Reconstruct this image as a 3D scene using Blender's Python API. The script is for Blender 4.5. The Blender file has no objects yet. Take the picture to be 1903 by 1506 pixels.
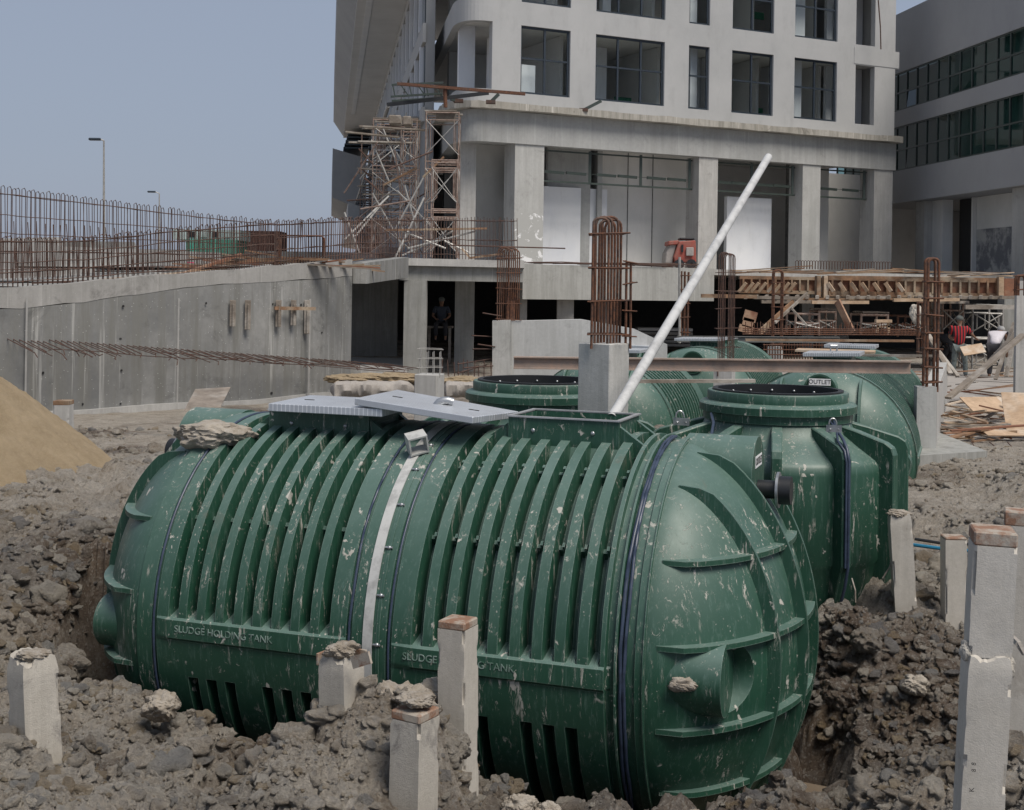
import bpy, bmesh, math, random
import numpy as np
from mathutils import Vector, Matrix
random.seed(7); np.random.seed(7)
S = bpy.context.scene
COL = S.collection
PI = math.pi
# ---------------------------------------------------------------- camera, world, sun
F = 2400.0; RHO = 0.015; EZ = 2.4; CX = 951.5; CY = 535.0
cam = bpy.data.cameras.new('camera'); camo = bpy.data.objects.new('camera', cam); COL.objects.link(camo)
cam.sensor_fit = 'HORIZONTAL'; cam.sensor_width = 36; cam.lens = 36 * F / 1903.0
cam.shift_y = -(753 - CY) / 1903.0
cam.clip_start = 0.1; cam.clip_end = 6000
cr, sr = math.cos(RHO), math.sin(RHO)
camo.matrix_world = Matrix(((cr, -sr, 0, 0), (0, 0, -1, 0), (sr, cr, 0, EZ), (0, 0, 0, 1)))
S.camera = camo
W = bpy.data.worlds.new('World'); S.world = W; W.use_nodes = True
nt = W.node_tree; nt.nodes.clear()
out = nt.nodes.new('ShaderNodeOutputWorld'); bg = nt.nodes.new('ShaderNodeBackground')
sky = nt.nodes.new('ShaderNodeTexSky'); sky.sky_type = 'NISHITA'; sky.sun_disc = False
SUN_EL, SUN_AZ = math.radians(58), math.radians(140)   # azimuth clockwise from +Y
sky.sun_elevation = SUN_EL; sky.sun_rotation = SUN_AZ
sky.air_density = 1.3; sky.dust_density = 1.6; sky.ozone_density = 1.5; sky.altitude = 0
hs = nt.nodes.new('ShaderNodeHueSaturation'); hs.inputs['Saturation'].default_value = 0.55
mx = nt.nodes.new('ShaderNodeMixRGB'); mx.inputs[0].default_value = 0.76; mx.inputs[2].default_value = (3.05, 3.65, 4.95, 1)
nt.links.new(sky.outputs[0], hs.inputs['Color']); nt.links.new(hs.outputs[0], mx.inputs[1])
nt.links.new(mx.outputs[0], bg.inputs['Color']); bg.inputs['Strength'].default_value = 0.071
nt.links.new(bg.outputs[0], out.inputs[0])
sl = bpy.data.lights.new('sun', 'SUN'); sl.energy = 2.9; sl.angle = math.radians(30); sl.color = (1, 0.93, 0.84)
so = bpy.data.objects.new('sun', sl); COL.objects.link(so)
sv = Vector((math.sin(SUN_AZ) * math.cos(SUN_EL), math.cos(SUN_AZ) * math.cos(SUN_EL), math.sin(SUN_EL)))
so.rotation_euler = sv.to_track_quat('Z', 'Y').to_euler(); so.location = (20, -20, 40)
S.view_settings.view_transform = 'Standard'; S.view_settings.look = 'None'; S.view_settings.exposure = 0.43; S.view_settings.gamma = 1
S.render.engine = 'CYCLES'
S.cycles.max_bounces = 6; S.cycles.transparent_max_bounces = 12

# ---------------------------------------------------------------- measuring helpers (photo pixel -> metres)
def ray(px, py):
    u = (px - CX) / F; v = (CY - py) / F
    return Vector((u * cr - v * sr, 1, u * sr + v * cr))
def P(px, py, D):
    r = ray(px, py); return Vector((r.x * D, D, EZ + r.z * D))
def XZ(px, py, D):
    p = P(px, py, D); return p.x, p.z

# ---------------------------------------------------------------- mesh helpers
class MB:
    def __init__(s): s.v = []; s.f = []; s.m = []; s.mi = 0
    def add(s, vs, fs):
        o = len(s.v); s.v.extend([tuple(v) for v in vs]); s.f.extend([tuple(i + o for i in f) for f in fs]); s.m.extend([s.mi] * len(fs))
        return s
    def box(s, c, d, rz=0, M=None, bev=0):
        hx, hy, hz = d[0] / 2, d[1] / 2, d[2] / 2
        vs = [Vector((x, y, z)) for x in (-hx, hx) for y in (-hy, hy) for z in (-hz, hz)]
        if M is None: M = Matrix.Translation(Vector(c)) @ Matrix.Rotation(rz, 4, 'Z')
        else: M = Matrix.Translation(Vector(c)) @ M
        s.add([M @ v for v in vs], [(0, 1, 3, 2), (4, 6, 7, 5), (0, 4, 5, 1), (2, 3, 7, 6), (0, 2, 6, 4), (1, 5, 7, 3)])
        return s
    def box2(s, x0, x1, y0, y1, z0, z1):
        return s.box(((x0 + x1) / 2, (y0 + y1) / 2, (z0 + z1) / 2), (abs(x1 - x0), abs(y1 - y0), abs(z1 - z0)))
    def bar(s, a, b, w, h, up=(0, 0, 1)):
        a = Vector(a); b = Vector(b); d = (b - a); L = d.length
        if L < 1e-6: return s
        x = d / L; u = Vector(up)
        if abs(x.dot(u)) > .98: u = Vector((0, 1, 0))
        y = u.cross(x).normalized(); z = x.cross(y)
        M = Matrix((x, y, z)).transposed().to_4x4()
        return s.box((a + b) / 2, (L, w, h), M=M)
    def tube(s, pts, r, n=6, cap=True, r1=None):
        pts = [Vector(p) for p in pts]; k = len(pts); base = len(s.v); vs = []; fs = []
        t0 = (pts[1] - pts[0]).normalized(); ref = Vector((0, 0, 1)) if abs(t0.z) < .9 else Vector((1, 0, 0))
        nx = t0.cross(ref).normalized()
        for i, p in enumerate(pts):
            a = pts[max(i - 1, 0)]; b = pts[min(i + 1, k - 1)]; t = (b - a).normalized()
            nx = (nx - t * nx.dot(t)).normalized(); ny = t.cross(nx)
            rr = r if r1 is None else r + (r1 - r) * i / (k - 1)
            for j in range(n):
                an = 2 * PI * j / n; vs.append(p + nx * (rr * math.cos(an)) + ny * (rr * math.sin(an)))
        for i in range(k - 1):
            for j in range(n):
                fs.append((i * n + j, i * n + (j + 1) % n, (i + 1) * n + (j + 1) % n, (i + 1) * n + j))
        if cap: fs.append(tuple(range(n - 1, -1, -1))); fs.append(tuple((k - 1) * n + j for j in range(n)))
        return s.add(vs, fs)
    def lathe(s, prof, n=48, c=(0, 0, 0), a0=0, a1=2 * PI, cap=False):
        full = abs(a1 - a0 - 2 * PI) < 1e-4; m = n if full else n + 1; vs = []; fs = []
        for (r, z) in prof:
            for j in range(m):
                a = a0 + (a1 - a0) * j / n; vs.append((c[0] + r * math.cos(a), c[1] + r * math.sin(a), c[2] + z))
        for i in range(len(prof) - 1):
            for j in range(n):
                k = (j + 1) % m; fs.append((i * m + j, i * m + k, (i + 1) * m + k, (i + 1) * m + j))
        return s.add(vs, fs)
    def prism(s, poly, z0, z1):
        n = len(poly); vs = [(x, y, z0) for x, y in poly] + [(x, y, z1) for x, y in poly]
        fs = [tuple(range(n - 1, -1, -1)), tuple(range(n, 2 * n))] + [(i, (i + 1) % n, n + (i + 1) % n, n + i) for i in range(n)]
        return s.add(vs, fs)
    def strip(s, path, z0, z1, th):
        """wall following a plan polyline; z0,z1 numbers or lists; thickness to the left of travel"""
        n = len(path); P2 = [Vector((p[0], p[1])) for p in path]; off = []
        for i in range(n):
            a = P2[max(i - 1, 0)]; b = P2[min(i + 1, n - 1)]; t = (b - a).normalized(); off.append(P2[i] + Vector((-t.y, t.x)) * th)
        g = lambda z, i: z[i] if hasattr(z, '__len__') else z
        vs = []; fs = []
        for i in range(n):
            vs += [(P2[i].x, P2[i].y, g(z0, i)), (P2[i].x, P2[i].y, g(z1, i)), (off[i].x, off[i].y, g(z1, i)), (off[i].x, off[i].y, g(z0, i))]
        for i in range(n - 1):
            a = i * 4; b = a + 4
            for k in range(4): fs.append((a + k, b + k, b + (k + 1) % 4, a + (k + 1) % 4))
        fs += [(0, 1, 2, 3), ((n - 1) * 4 + 3, (n - 1) * 4 + 2, (n - 1) * 4 + 1, (n - 1) * 4)]
        return s.add(vs, fs)
    def sphere(s, c, r, n=10, m=7, sc=(1, 1, 1)):
        vs = [(c[0], c[1], c[2] + r * sc[2])]; fs = []
        for i in range(1, m):
            t = PI * i / m
            for j in range(n):
                a = 2 * PI * j / n; vs.append((c[0] + r * sc[0] * math.sin(t) * math.cos(a), c[1] + r * sc[1] * math.sin(t) * math.sin(a), c[2] + r * sc[2] * math.cos(t)))
        vs.append((c[0], c[1], c[2] - r * sc[2])); L = len(vs) - 1
        for j in range(n):
            fs.append((0, 1 + j, 1 + (j + 1) % n)); fs.append((L, 1 + (m - 2) * n + (j + 1) % n, 1 + (m - 2) * n + j))
            for i in range(m - 2): fs.append((1 + i * n + j, 1 + (i + 1) * n + j, 1 + (i + 1) * n + (j + 1) % n, 1 + i * n + (j + 1) % n))
        return s.add(vs, fs)

def mkobj(name, me, mats, parent=None, smooth=None, base=None):
    o = bpy.data.objects.new(name, me); COL.objects.link(o)
    for m in (mats if isinstance(mats, (list, tuple)) else [mats]): me.materials.append(m)
    if smooth is not None:
        me.polygons.foreach_set('use_smooth', [True] * len(me.polygons)); me.set_sharp_from_angle(angle=math.radians(smooth))
    if parent is not None: o.parent = parent
    return o
def wmat(o):
    m = Matrix.Identity(4)
    while o is not None:
        m = Matrix.LocRotScale(o.location, o.rotation_euler, o.scale) @ m; o = o.parent
    return m
def obj(name, mb, mats, parent=None, smooth=None, local=False, bevel=0, recalc=True, split=False):
    """link mb as one mesh; verts are world coordinates unless local"""
    vs = np.array(mb.v, dtype=float).reshape(-1, 3)
    loc = None
    if not local:
        if parent is not None:
            Mi = np.array(wmat(parent).inverted()); vs = vs @ Mi[:3, :3].T + Mi[:3, 3]
        if parent is None or True:
            loc = np.array([(vs[:, 0].min() + vs[:, 0].max()) / 2, (vs[:, 1].min() + vs[:, 1].max()) / 2, vs[:, 2].min()]); vs = vs - loc
    me = bpy.data.meshes.new(name); me.from_pydata(vs.tolist(), [], mb.f)
    if any(mb.m): me.polygons.foreach_set('material_index', mb.m)
    if recalc or bevel:
        bm = bmesh.new(); bm.from_mesh(me)
        if recalc: bmesh.ops.recalc_face_normals(bm, faces=bm.faces)
        if bevel:
            es = [e for e in bm.edges if len(e.link_faces) == 2 and e.calc_face_angle(0) > 0.6]
            bmesh.ops.bevel(bm, geom=es, offset=bevel, segments=1, affect='EDGES')
        bm.to_mesh(me); bm.free()
    me.update()
    if split:
        return split_islands(name, me, mats, parent, loc)
    o = mkobj(name, me, mats, parent, smooth)
    if loc is not None: o.location = Vector(loc)
    return o
def split_islands(name, me, mats, parent, loc):
    n = len(me.vertices); par = list(range(n))
    def find(i):
        while par[i] != i: par[i] = par[par[i]]; i = par[i]
        return i
    for e in me.edges:
        a, b = find(e.vertices[0]), find(e.vertices[1])
        if a != b: par[a] = b
    groups = {}
    for f in me.polygons: groups.setdefault(find(f.vertices[0]), []).append(f)
    last = None
    for fs in groups.values():
        ids = sorted({v for f in fs for v in f.vertices}); mp = {v: i for i, v in enumerate(ids)}
        m2 = bpy.data.meshes.new(name); m2.from_pydata([me.vertices[v].co[:] for v in ids], [], [[mp[v] for v in f.vertices] for f in fs]); m2.update()
        last = mkobj(name, m2, mats, parent); last.location = Vector(loc) if loc is not None else Vector()
    bpy.data.meshes.remove(me); return last
def tag(o, label=None, cat=None, group=None, kind=None):
    if label: o['label'] = label
    if cat: o['category'] = cat
    if group: o['group'] = group
    if kind: o['kind'] = kind
    return o
def empty(name, loc, label=None, cat=None, group=None, rz=0):
    o = bpy.data.objects.new(name, None); COL.objects.link(o); o.location = loc; o.rotation_euler = (0, 0, rz); o.empty_display_size = .2
    return tag(o, label, cat, group)
def copy_tree(o, parent=None):
    c = o.copy(); COL.objects.link(c); c.parent = parent
    for ch in [x for x in S.objects if x.parent == o]: copy_tree(ch, c)
    return c

# ---------------------------------------------------------------- materials
MATS = {}
class NT:
    def __init__(s, name):
        s.mat = bpy.data.materials.new(name); s.mat.use_nodes = True; s.t = s.mat.node_tree; s.n = s.t.nodes
        s.b = s.n['Principled BSDF']; s.tc = s.n.new('ShaderNodeNewGeometry').outputs['Position']
    def link(s, a, b): s.t.links.new(a, b)
    def mapping(s, sc=(1, 1, 1), rot=(0, 0, 0), loc=(0, 0, 0), src=None):
        m = s.n.new('ShaderNodeMapping'); m.inputs['Scale'].default_value = sc; m.inputs['Rotation'].default_value = rot; m.inputs['Location'].default_value = loc
        s.link(src or s.tc, m.inputs[0]); return m.outputs[0]
    def noise(s, scale, detail=4, rough=.6, vec=None, dist=0):
        n = s.n.new('ShaderNodeTexNoise'); n.inputs['Scale'].default_value = scale; n.inputs['Detail'].default_value = detail; n.inputs['Roughness'].default_value = rough; n.inputs['Distortion'].default_value = dist
        s.link(vec or s.tc, n.inputs['Vector']); return n.outputs['Fac']
    def voro(s, scale, vec=None, rand=1, feat='F1', out='Distance'):
        n = s.n.new('ShaderNodeTexVoronoi'); n.feature = feat; n.inputs['Scale'].default_value = scale; n.inputs['Randomness'].default_value = rand
        s.link(vec or s.tc, n.inputs['Vector']); return n.outputs[out]
    def ramp(s, fac, stops):
        r = s.n.new('ShaderNodeValToRGB'); e = r.color_ramp.elements
        while len(e) < len(stops): e.new(.5)
        for i, (p, c) in enumerate(stops):
            e[i].position = p; e[i].color = (c, c, c, 1) if not hasattr(c, '__len__') else (*c[:3], 1)
        s.link(fac, r.inputs[0]); return r.outputs[0]
    def mix(s, fac, a, b, mode='MIX'):
        m = s.n.new('ShaderNodeMixRGB'); m.blend_type = mode
        for i, x in ((0, fac), (1, a), (2, b)):
            if hasattr(x, 'is_linked') or isinstance(x, bpy.types.NodeSocket): s.link(x, m.inputs[i])
            elif i == 0: m.inputs[0].default_value = x
            else: m.inputs[i].default_value = (*x[:3], 1) if hasattr(x, '__len__') else (x, x, x, 1)
        return m.outputs[0]
    def math(s, op, a, b=0):
        m = s.n.new('ShaderNodeMath'); m.operation = op
        for i, x in ((0, a), (1, b)):
            if isinstance(x, bpy.types.NodeSocket): s.link(x, m.inputs[i])
            else: m.inputs[i].default_value = x
        return m.outputs[0]
    def bump(s, h, dist=.01, strength=.6, nrm=None):
        b = s.n.new('ShaderNodeBump'); b.inputs['Distance'].default_value = dist; b.inputs['Strength'].default_value = strength
        s.link(h, b.inputs['Height'])
        if nrm is not None: s.link(nrm, b.inputs['Normal'])
        s.link(b.outputs[0], s.b.inputs['Normal']); return b.outputs[0]
    def fin(s, col=None, rough=None, metal=None):
        for x, k in ((col, 'Base Color'), (rough, 'Roughness'), (metal, 'Metallic')):
            if x is None: continue
            if isinstance(x, bpy.types.NodeSocket): s.link(x, s.b.inputs[k])
            elif hasattr(x, '__len__'): s.b.inputs[k].default_value = (*x, 1)
            else: s.b.inputs[k].default_value = x
        MATS[s.mat.name] = s.mat; return s.mat

def concrete(name, c1, c2, sc=1.0, streak=.5, stain=(.06, .055, .05), bump=.004, rough=.85, stain_amt=.5, speck=0.0, streak_c=None):
    n = NT(name)
    big = n.noise(.7 * sc, 5, .65); fine = n.noise(14 * sc, 5, .7)
    col = n.mix(n.ramp(big, [(.3, 0), (.7, 1)]), c1, c2)
    col = n.mix(n.ramp(fine, [(.35, .0), (.75, .28)]), col, (c1[0] * .6, c1[1] * .6, c1[2] * .6))
    if streak:
        st = n.noise(1, 5, .7, n.mapping((5 * sc, 5 * sc, .35 * sc)))
        col = n.mix(n.ramp(st, [(.45, 0), (.62, streak)]), col, streak_c or (c2[0] * .55, c2[1] * .55, c2[2] * .53))
        st2 = n.noise(1, 4, .7, n.mapping((9 * sc, 9 * sc, .3 * sc), loc=(7, 3, 1)))
        col = n.mix(n.ramp(st2, [(.58, 0), (.68, streak * .7)]), col, (min(c2[0] * 1.35, .7), min(c2[1] * 1.35, .7), min(c2[2] * 1.35, .68)))
    if stain_amt:
        bl = n.noise(1.3 * sc, 7, .75, n.mapping((1, 1, 1), loc=(3, 9, 4)), .6)
        col = n.mix(n.ramp(bl, [(.56, 0), (.7, stain_amt)]), col, stain)
    if speck:
        v = n.voro(16 * sc); m = n.ramp(v, [(.06, speck), (.12, 0)]); col = n.mix(m, col, (.62, .62, .6))
    n.bump(n.mix(.5, fine, n.noise(60 * sc, 3, .6)), bump, .8)
    return n.fin(col, rough)
def simple(name, c, rough=.6, metal=0, var=.25, sc=6, bump=0, c2=None, thr=(.45, .65)):
    n = NT(name); f = n.noise(sc, 6, .7)
    c2 = c2 or (c[0] * (1 - var), c[1] * (1 - var), c[2] * (1 - var))
    col = n.mix(n.ramp(f, [(thr[0], 0), (thr[1], 1)]), c, c2)
    if bump: n.bump(n.noise(sc * 6, 5, .7), bump, .7)
    return n.fin(col, rough, metal)
def green_plastic(name, base=(.012, .057, .034), splat=1.0, rough=.40):
    n = NT(name)
    big = n.noise(1.4, 5, .6)
    col = n.mix(n.ramp(big, [(.35, 0), (.7, 1)]), base, (base[0] * 1.9, base[1] * 1.3, base[2] * 1.4))
    sep = n.n.new('ShaderNodeSeparateXYZ'); gn = n.n.new('ShaderNodeNewGeometry'); n.link(gn.outputs['Normal'], sep.inputs[0])
    up = n.ramp(sep.outputs['Z'], [(.05, 0), (.9, 1)])
    # dust tint on upward faces also carries the sky's sheen in its colour
    dust_sheen = n.math('MULTIPLY', up, n.ramp(n.noise(3, 6, .7), [(.3, .35), (.75, .72)]))
    col = n.mix(dust_sheen, col, (.15, .215, .195))
    # fine scratches and dried water runs
    sc1 = n.noise(1, 6, .8, n.mapping((45, 45, 3.5)))
    col = n.mix(n.ramp(sc1, [(.54, 0), (.72, .45 * splat)]), col, (.16, .24, .21))
    # cement splashes: a few big torn blots, streaked drips, and clusters of fine spatter
    def warp(sc, amt, loc):
        vm = n.mapping(sc, loc=loc); wv = n.n.new('ShaderNodeVectorMath'); wv.operation = 'MULTIPLY_ADD'; wv.inputs[1].default_value = (amt, amt, amt)
        sw = n.n.new('ShaderNodeTexNoise'); sw.inputs['Scale'].default_value = 11; sw.inputs['Detail'].default_value = 5; n.link(n.tc, sw.inputs['Vector']); n.link(sw.outputs['Color'], wv.inputs[0]); n.link(vm, wv.inputs[2]); return wv.outputs[0]
    def area(sc, loc, a, b): return n.ramp(n.noise(sc, 4, .65, n.mapping((1, 1, 1), loc=loc)), [(a, 0), (b, 1)])
    v1 = n.voro(1, warp((8, 8, 3.2), 1.6, (0, 0, 0))); sp = n.math('MULTIPLY', n.ramp(v1, [(.12, 1), (.16, 0)]), area(3.1, (11, 2, 5), .52, .56))
    v2 = n.voro(1, warp((42, 42, 30), 2.5, (3, 3, 3))); sp2 = n.math('MULTIPLY', n.ramp(v2, [(.13, .85), (.2, 0)]), area(2.4, (1, 12, 5), .54, .66))
    v3 = n.noise(1, 6, .8, n.mapping((24, 24, 3.6), loc=(5, 5, 5)), .5); sp3 = n.math('MULTIPLY', n.ramp(v3, [(.57, 0), (.62, 1)]), area(2.1, (4, 7, 15), .47, .58))
    v4 = n.noise(1, 6, .8, n.mapping((13, 13, 9), (.3, .5, .2), (5, 1, 8)), .9); sp4 = n.math('MULTIPLY', n.ramp(v4, [(.61, 0), (.65, .85)]), area(1.2, (9, 7, 2), .48, .58))
    m = n.math('MULTIPLY', n.math('MAXIMUM', n.math('MAXIMUM', n.math('MAXIMUM', sp, sp2), sp3), sp4), splat)
    col = n.mix(m, col, n.mix(n.noise(8, 3), (.30, .285, .245), (.52, .505, .46)))
    # pale moulded edges: whitish edge highlight put into the colour, patchy like scuffs
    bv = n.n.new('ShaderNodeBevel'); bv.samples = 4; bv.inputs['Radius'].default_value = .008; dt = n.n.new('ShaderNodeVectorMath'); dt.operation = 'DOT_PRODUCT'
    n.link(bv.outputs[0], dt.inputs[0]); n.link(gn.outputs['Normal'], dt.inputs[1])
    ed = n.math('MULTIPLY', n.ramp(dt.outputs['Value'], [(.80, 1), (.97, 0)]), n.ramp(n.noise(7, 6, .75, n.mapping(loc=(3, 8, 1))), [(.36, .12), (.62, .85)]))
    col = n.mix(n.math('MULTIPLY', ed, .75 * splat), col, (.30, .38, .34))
    # mud smears
    ms = n.noise(2.2, 7, .75, n.mapping((1, 1, .6), loc=(9, 1, 2)), .8)
    col = n.mix(n.ramp(ms, [(.62, 0), (.72, .5 * splat)]), col, (.13, .12, .09))
    rg = n.mix(m, n.mix(n.noise(5, 4), rough - .06, rough + .2), .9)
    n.bump(n.mix(m, n.noise(5, 3), 1.0), .004, .5)
    return n.fin(col, rg)
def steel_rust(name, c=(.16, .065, .032), c2=(.055, .028, .02)):
    n = NT(name); f = n.noise(18, 5, .7)
    col = n.mix(n.ramp(f, [(.35, 0), (.65, 1)]), c, c2)
    col = n.mix(n.ramp(n.noise(2.5, 4), [(.5, 0), (.7, .55)]), col, (.10, .085, .075))
    n.bump(n.voro(120), .0015, .8); return n.fin(col, .85)
def wood(name, c=(.36, .22, .12), c2=(.16, .10, .06), c3=(.42, .36, .28)):
    n = NT(name)
    col = n.mix(n.ramp(n.noise(3, 5, .7), [(.35, 0), (.65, 1)]), c, c2)
    col = n.mix(n.ramp(n.noise(1.1, 3, .6, n.mapping((1, 1, 1), loc=(5, 1, 2))), [(.5, 0), (.62, .9)]), col, c3)
    g = n.noise(1, 5, .75, n.mapping((9, 30, 30))); col = n.mix(n.ramp(g, [(.45, 0), (.7, .5)]), col, (c2[0] * .5, c2[1] * .5, c2[2] * .5))
    n.bump(g, .003, .6); return n.fin(col, .8)
def plaster(name, c, c2, amt=.35):
    n = NT(name); b = n.noise(.35, 6, .65); f = n.noise(2.2, 7, .7, n.mapping((1, 1, .35)))
    col = n.mix(n.ramp(b, [(.35, 0), (.65, 1)]), c, c2)
    col = n.mix(n.ramp(f, [(.52, 0), (.75, amt)]), col, (c[0] * .62, c[1] * .62, c[2] * .6))
    n.bump(n.noise(9, 6, .7), .006, .5); return n.fin(col, .85)
def glass(name, tint=(.75, .85, .85), base=.12):
    m = bpy.data.materials.new(name); m.use_nodes = True; t = m.node_tree; t.nodes.clear()
    o = t.nodes.new('ShaderNodeOutputMaterial'); mx = t.nodes.new('ShaderNodeMixShader'); tr = t.nodes.new('ShaderNodeBsdfTransparent'); gl = t.nodes.new('ShaderNodeBsdfGlossy')
    tr.inputs[0].default_value = (*tint, 1); gl.inputs['Roughness'].default_value = .03; gl.inputs[0].default_value = (.9, .95, 1, 1)
    fr = t.nodes.new('ShaderNodeLayerWeight'); fr.inputs[0].default_value = base
    t.links.new(fr.outputs['Fresnel'], mx.inputs[0]); t.links.new(tr.outputs[0], mx.inputs[1]); t.links.new(gl.outputs[0], mx.inputs[2]); t.links.new(mx.outputs[0], o.inputs[0])
    MATS[name] = m; return m

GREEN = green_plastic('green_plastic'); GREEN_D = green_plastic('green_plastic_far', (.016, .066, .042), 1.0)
BLACKP = simple('black_plastic', (.012, .013, .015), .45)
CABLE = simple('blue_grey_cable', (.035, .05, .085), .4, 0, .4, 20)
GALV = simple('galvanised_steel', (.42, .43, .44), .38, .75, .3, 9)
ALU = None
CONC_WALL = concrete('cast_wall_concrete', (.145, .148, .147), (.30, .298, .285), .8, 1.0, speck=.6, stain=(.085, .085, .08), stain_amt=.8)
CONC = concrete('pale_concrete', (.36, .355, .34), (.46, .45, .43), 1.6, .35, stain_amt=.3)
CONC_D = concrete('old_column_concrete', (.24, .24, .23), (.33, .33, .31), 1.2, .6, stain_amt=.3)
CONC_PILE = concrete('pile_concrete', (.42, .39, .34), (.52, .49, .44), 3.0, .2, stain=(.20, .165, .13), stain_amt=.45, bump=.003)
CORNICE = concrete('weathered_cornice', (.30, .28, .24), (.42, .40, .36), .9, .9, stain=(.07, .06, .05), stain_amt=.9)
BEAMC = concrete('grey_screeded_beam', (.31, .315, .31), (.41, .412, .40), .5, .35, stain_amt=.3, bump=.006)
FACADE = plaster('grey_render', (.345, .35, .35), (.40, .402, .40), .28)
PRIMER = plaster('pale_blue_plaster', (.64, .66, .70), (.74, .75, .76), .3)
SOFF = plaster('pale_soffit', (.58, .58, .58), (.66, .66, .66), .15)
INNER = plaster('interior_plaster', (.56, .56, .54), (.66, .65, .63), .25)
DARKCLAD = plaster('grey_cladding', (.26, .265, .27), (.30, .305, .31), .2)
LOUVRE = simple('dark_louvre', (.035, .045, .055), .5)
WINGC = plaster('wing_render', (.31, .31, .315), (.34, .34, .345), .15)
FRAME = simple('blue_grey_frame', (.022, .032, .045), .45)
TEAL = simple('green_frame', (.04, .055, .048), .5)
GLASS = glass('window_glass', (.95, .97, .97), .08)
WGLASS = glass('green_window_glass', (.30, .50, .46), .30)
RUST = steel_rust('rusty_steel'); RUST2 = steel_rust('brown_rebar', (.11, .055, .038), (.05, .032, .028))
WOOD = wood('site_timber', (.30, .17, .095), (.14, .085, .05), (.36, .29, .21)); WOODL = wood('pale_plywood', (.50, .36, .24), (.36, .25, .16), (.55, .47, .38)); WOODG = wood('grey_timber', (.27, .23, .19), (.15, .125, .10), (.40, .37, .33))
WOODR = wood('red_formwork', (.28, .12, .065), (.17, .08, .05), (.36, .24, .16))
WHITEP = simple('white_pvc', (.50, .50, .49), .42, 0, .3, 7)
SCAF = simple('painted_scaffold', (.28, .21, .175), .7, .1, .5, 6, c2=(.15, .08, .055))
SCAFW = simple('pale_scaffold_tube', (.36, .35, .33), .5, .2, .35, 6)
WHITE = simple('white_paper', (.75, .75, .75), .5, 0, .05)
BLACK = simple('black_ink', (.02, .02, .02), .6)

# ================================================================ TERRAIN
def hash2(ix, iy, k):
    h = (ix.astype(np.int64) * 374761393 + iy.astype(np.int64) * 668265263 + k * 974634777) & 0xffffffff
    h = ((h ^ (h >> 13)) * 1274126177) & 0xffffffff
    h = (h ^ (h >> 16)) & 0xffffffff
    return h / 4294967295.0
def vnoise(x, y, k=0):
    ix = np.floor(x); iy = np.floor(y); fx = x - ix; fy = y - iy; fx = fx * fx * (3 - 2 * fx); fy = fy * fy * (3 - 2 * fy)
    a = hash2(ix, iy, k); b = hash2(ix + 1, iy, k); c = hash2(ix, iy + 1, k); d = hash2(ix + 1, iy + 1, k)
    return (a * (1 - fx) + b * fx) * (1 - fy) + (c * (1 - fx) + d * fx) * fy - .5
def fbm(x, y, k=0, o=5, g=.5):
    s = 0; a = 1
    for i in range(o): s = s + a * vnoise(x, y, k + i * 17); x = x * 2.03 + 3.1; y = y * 2.03 + 1.7; a *= g
    return s
def clods(x, y, size, k=0):
    """rounded lumps of random height packed on a jittered grid"""
    X = x / size + .35 * vnoise(x / size * 2, y / size * 2, k + 5); Y = y / size + .35 * vnoise(x / size * 2, y / size * 2, k + 9)
    ix = np.floor(X); iy = np.floor(Y); best = np.zeros_like(X)
    for dx in (-1, 0, 1):
        for dy in (-1, 0, 1):
            jx = ix + dx; jy = iy + dy
            px = jx + hash2(jx, jy, k + 1); py = jy + hash2(jx, jy, k + 2); r = .35 + .5 * hash2(jx, jy, k + 3); hh = hash2(jx, jy, k + 4) ** 1.6
            d2 = ((X - px) ** 2 + (Y - py) ** 2) / (r * r)
            best = np.maximum(best, np.sqrt(np.clip(1 - d2, 0, 1)) * r * (.25 + hh))
    return best * size
PHI = math.radians(19.5); CP, SP = math.cos(PHI), math.sin(PHI)
TC = Vector((.995, 7.95, EZ - 2.09))          # centre of the big tank's right-hand ring
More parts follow.
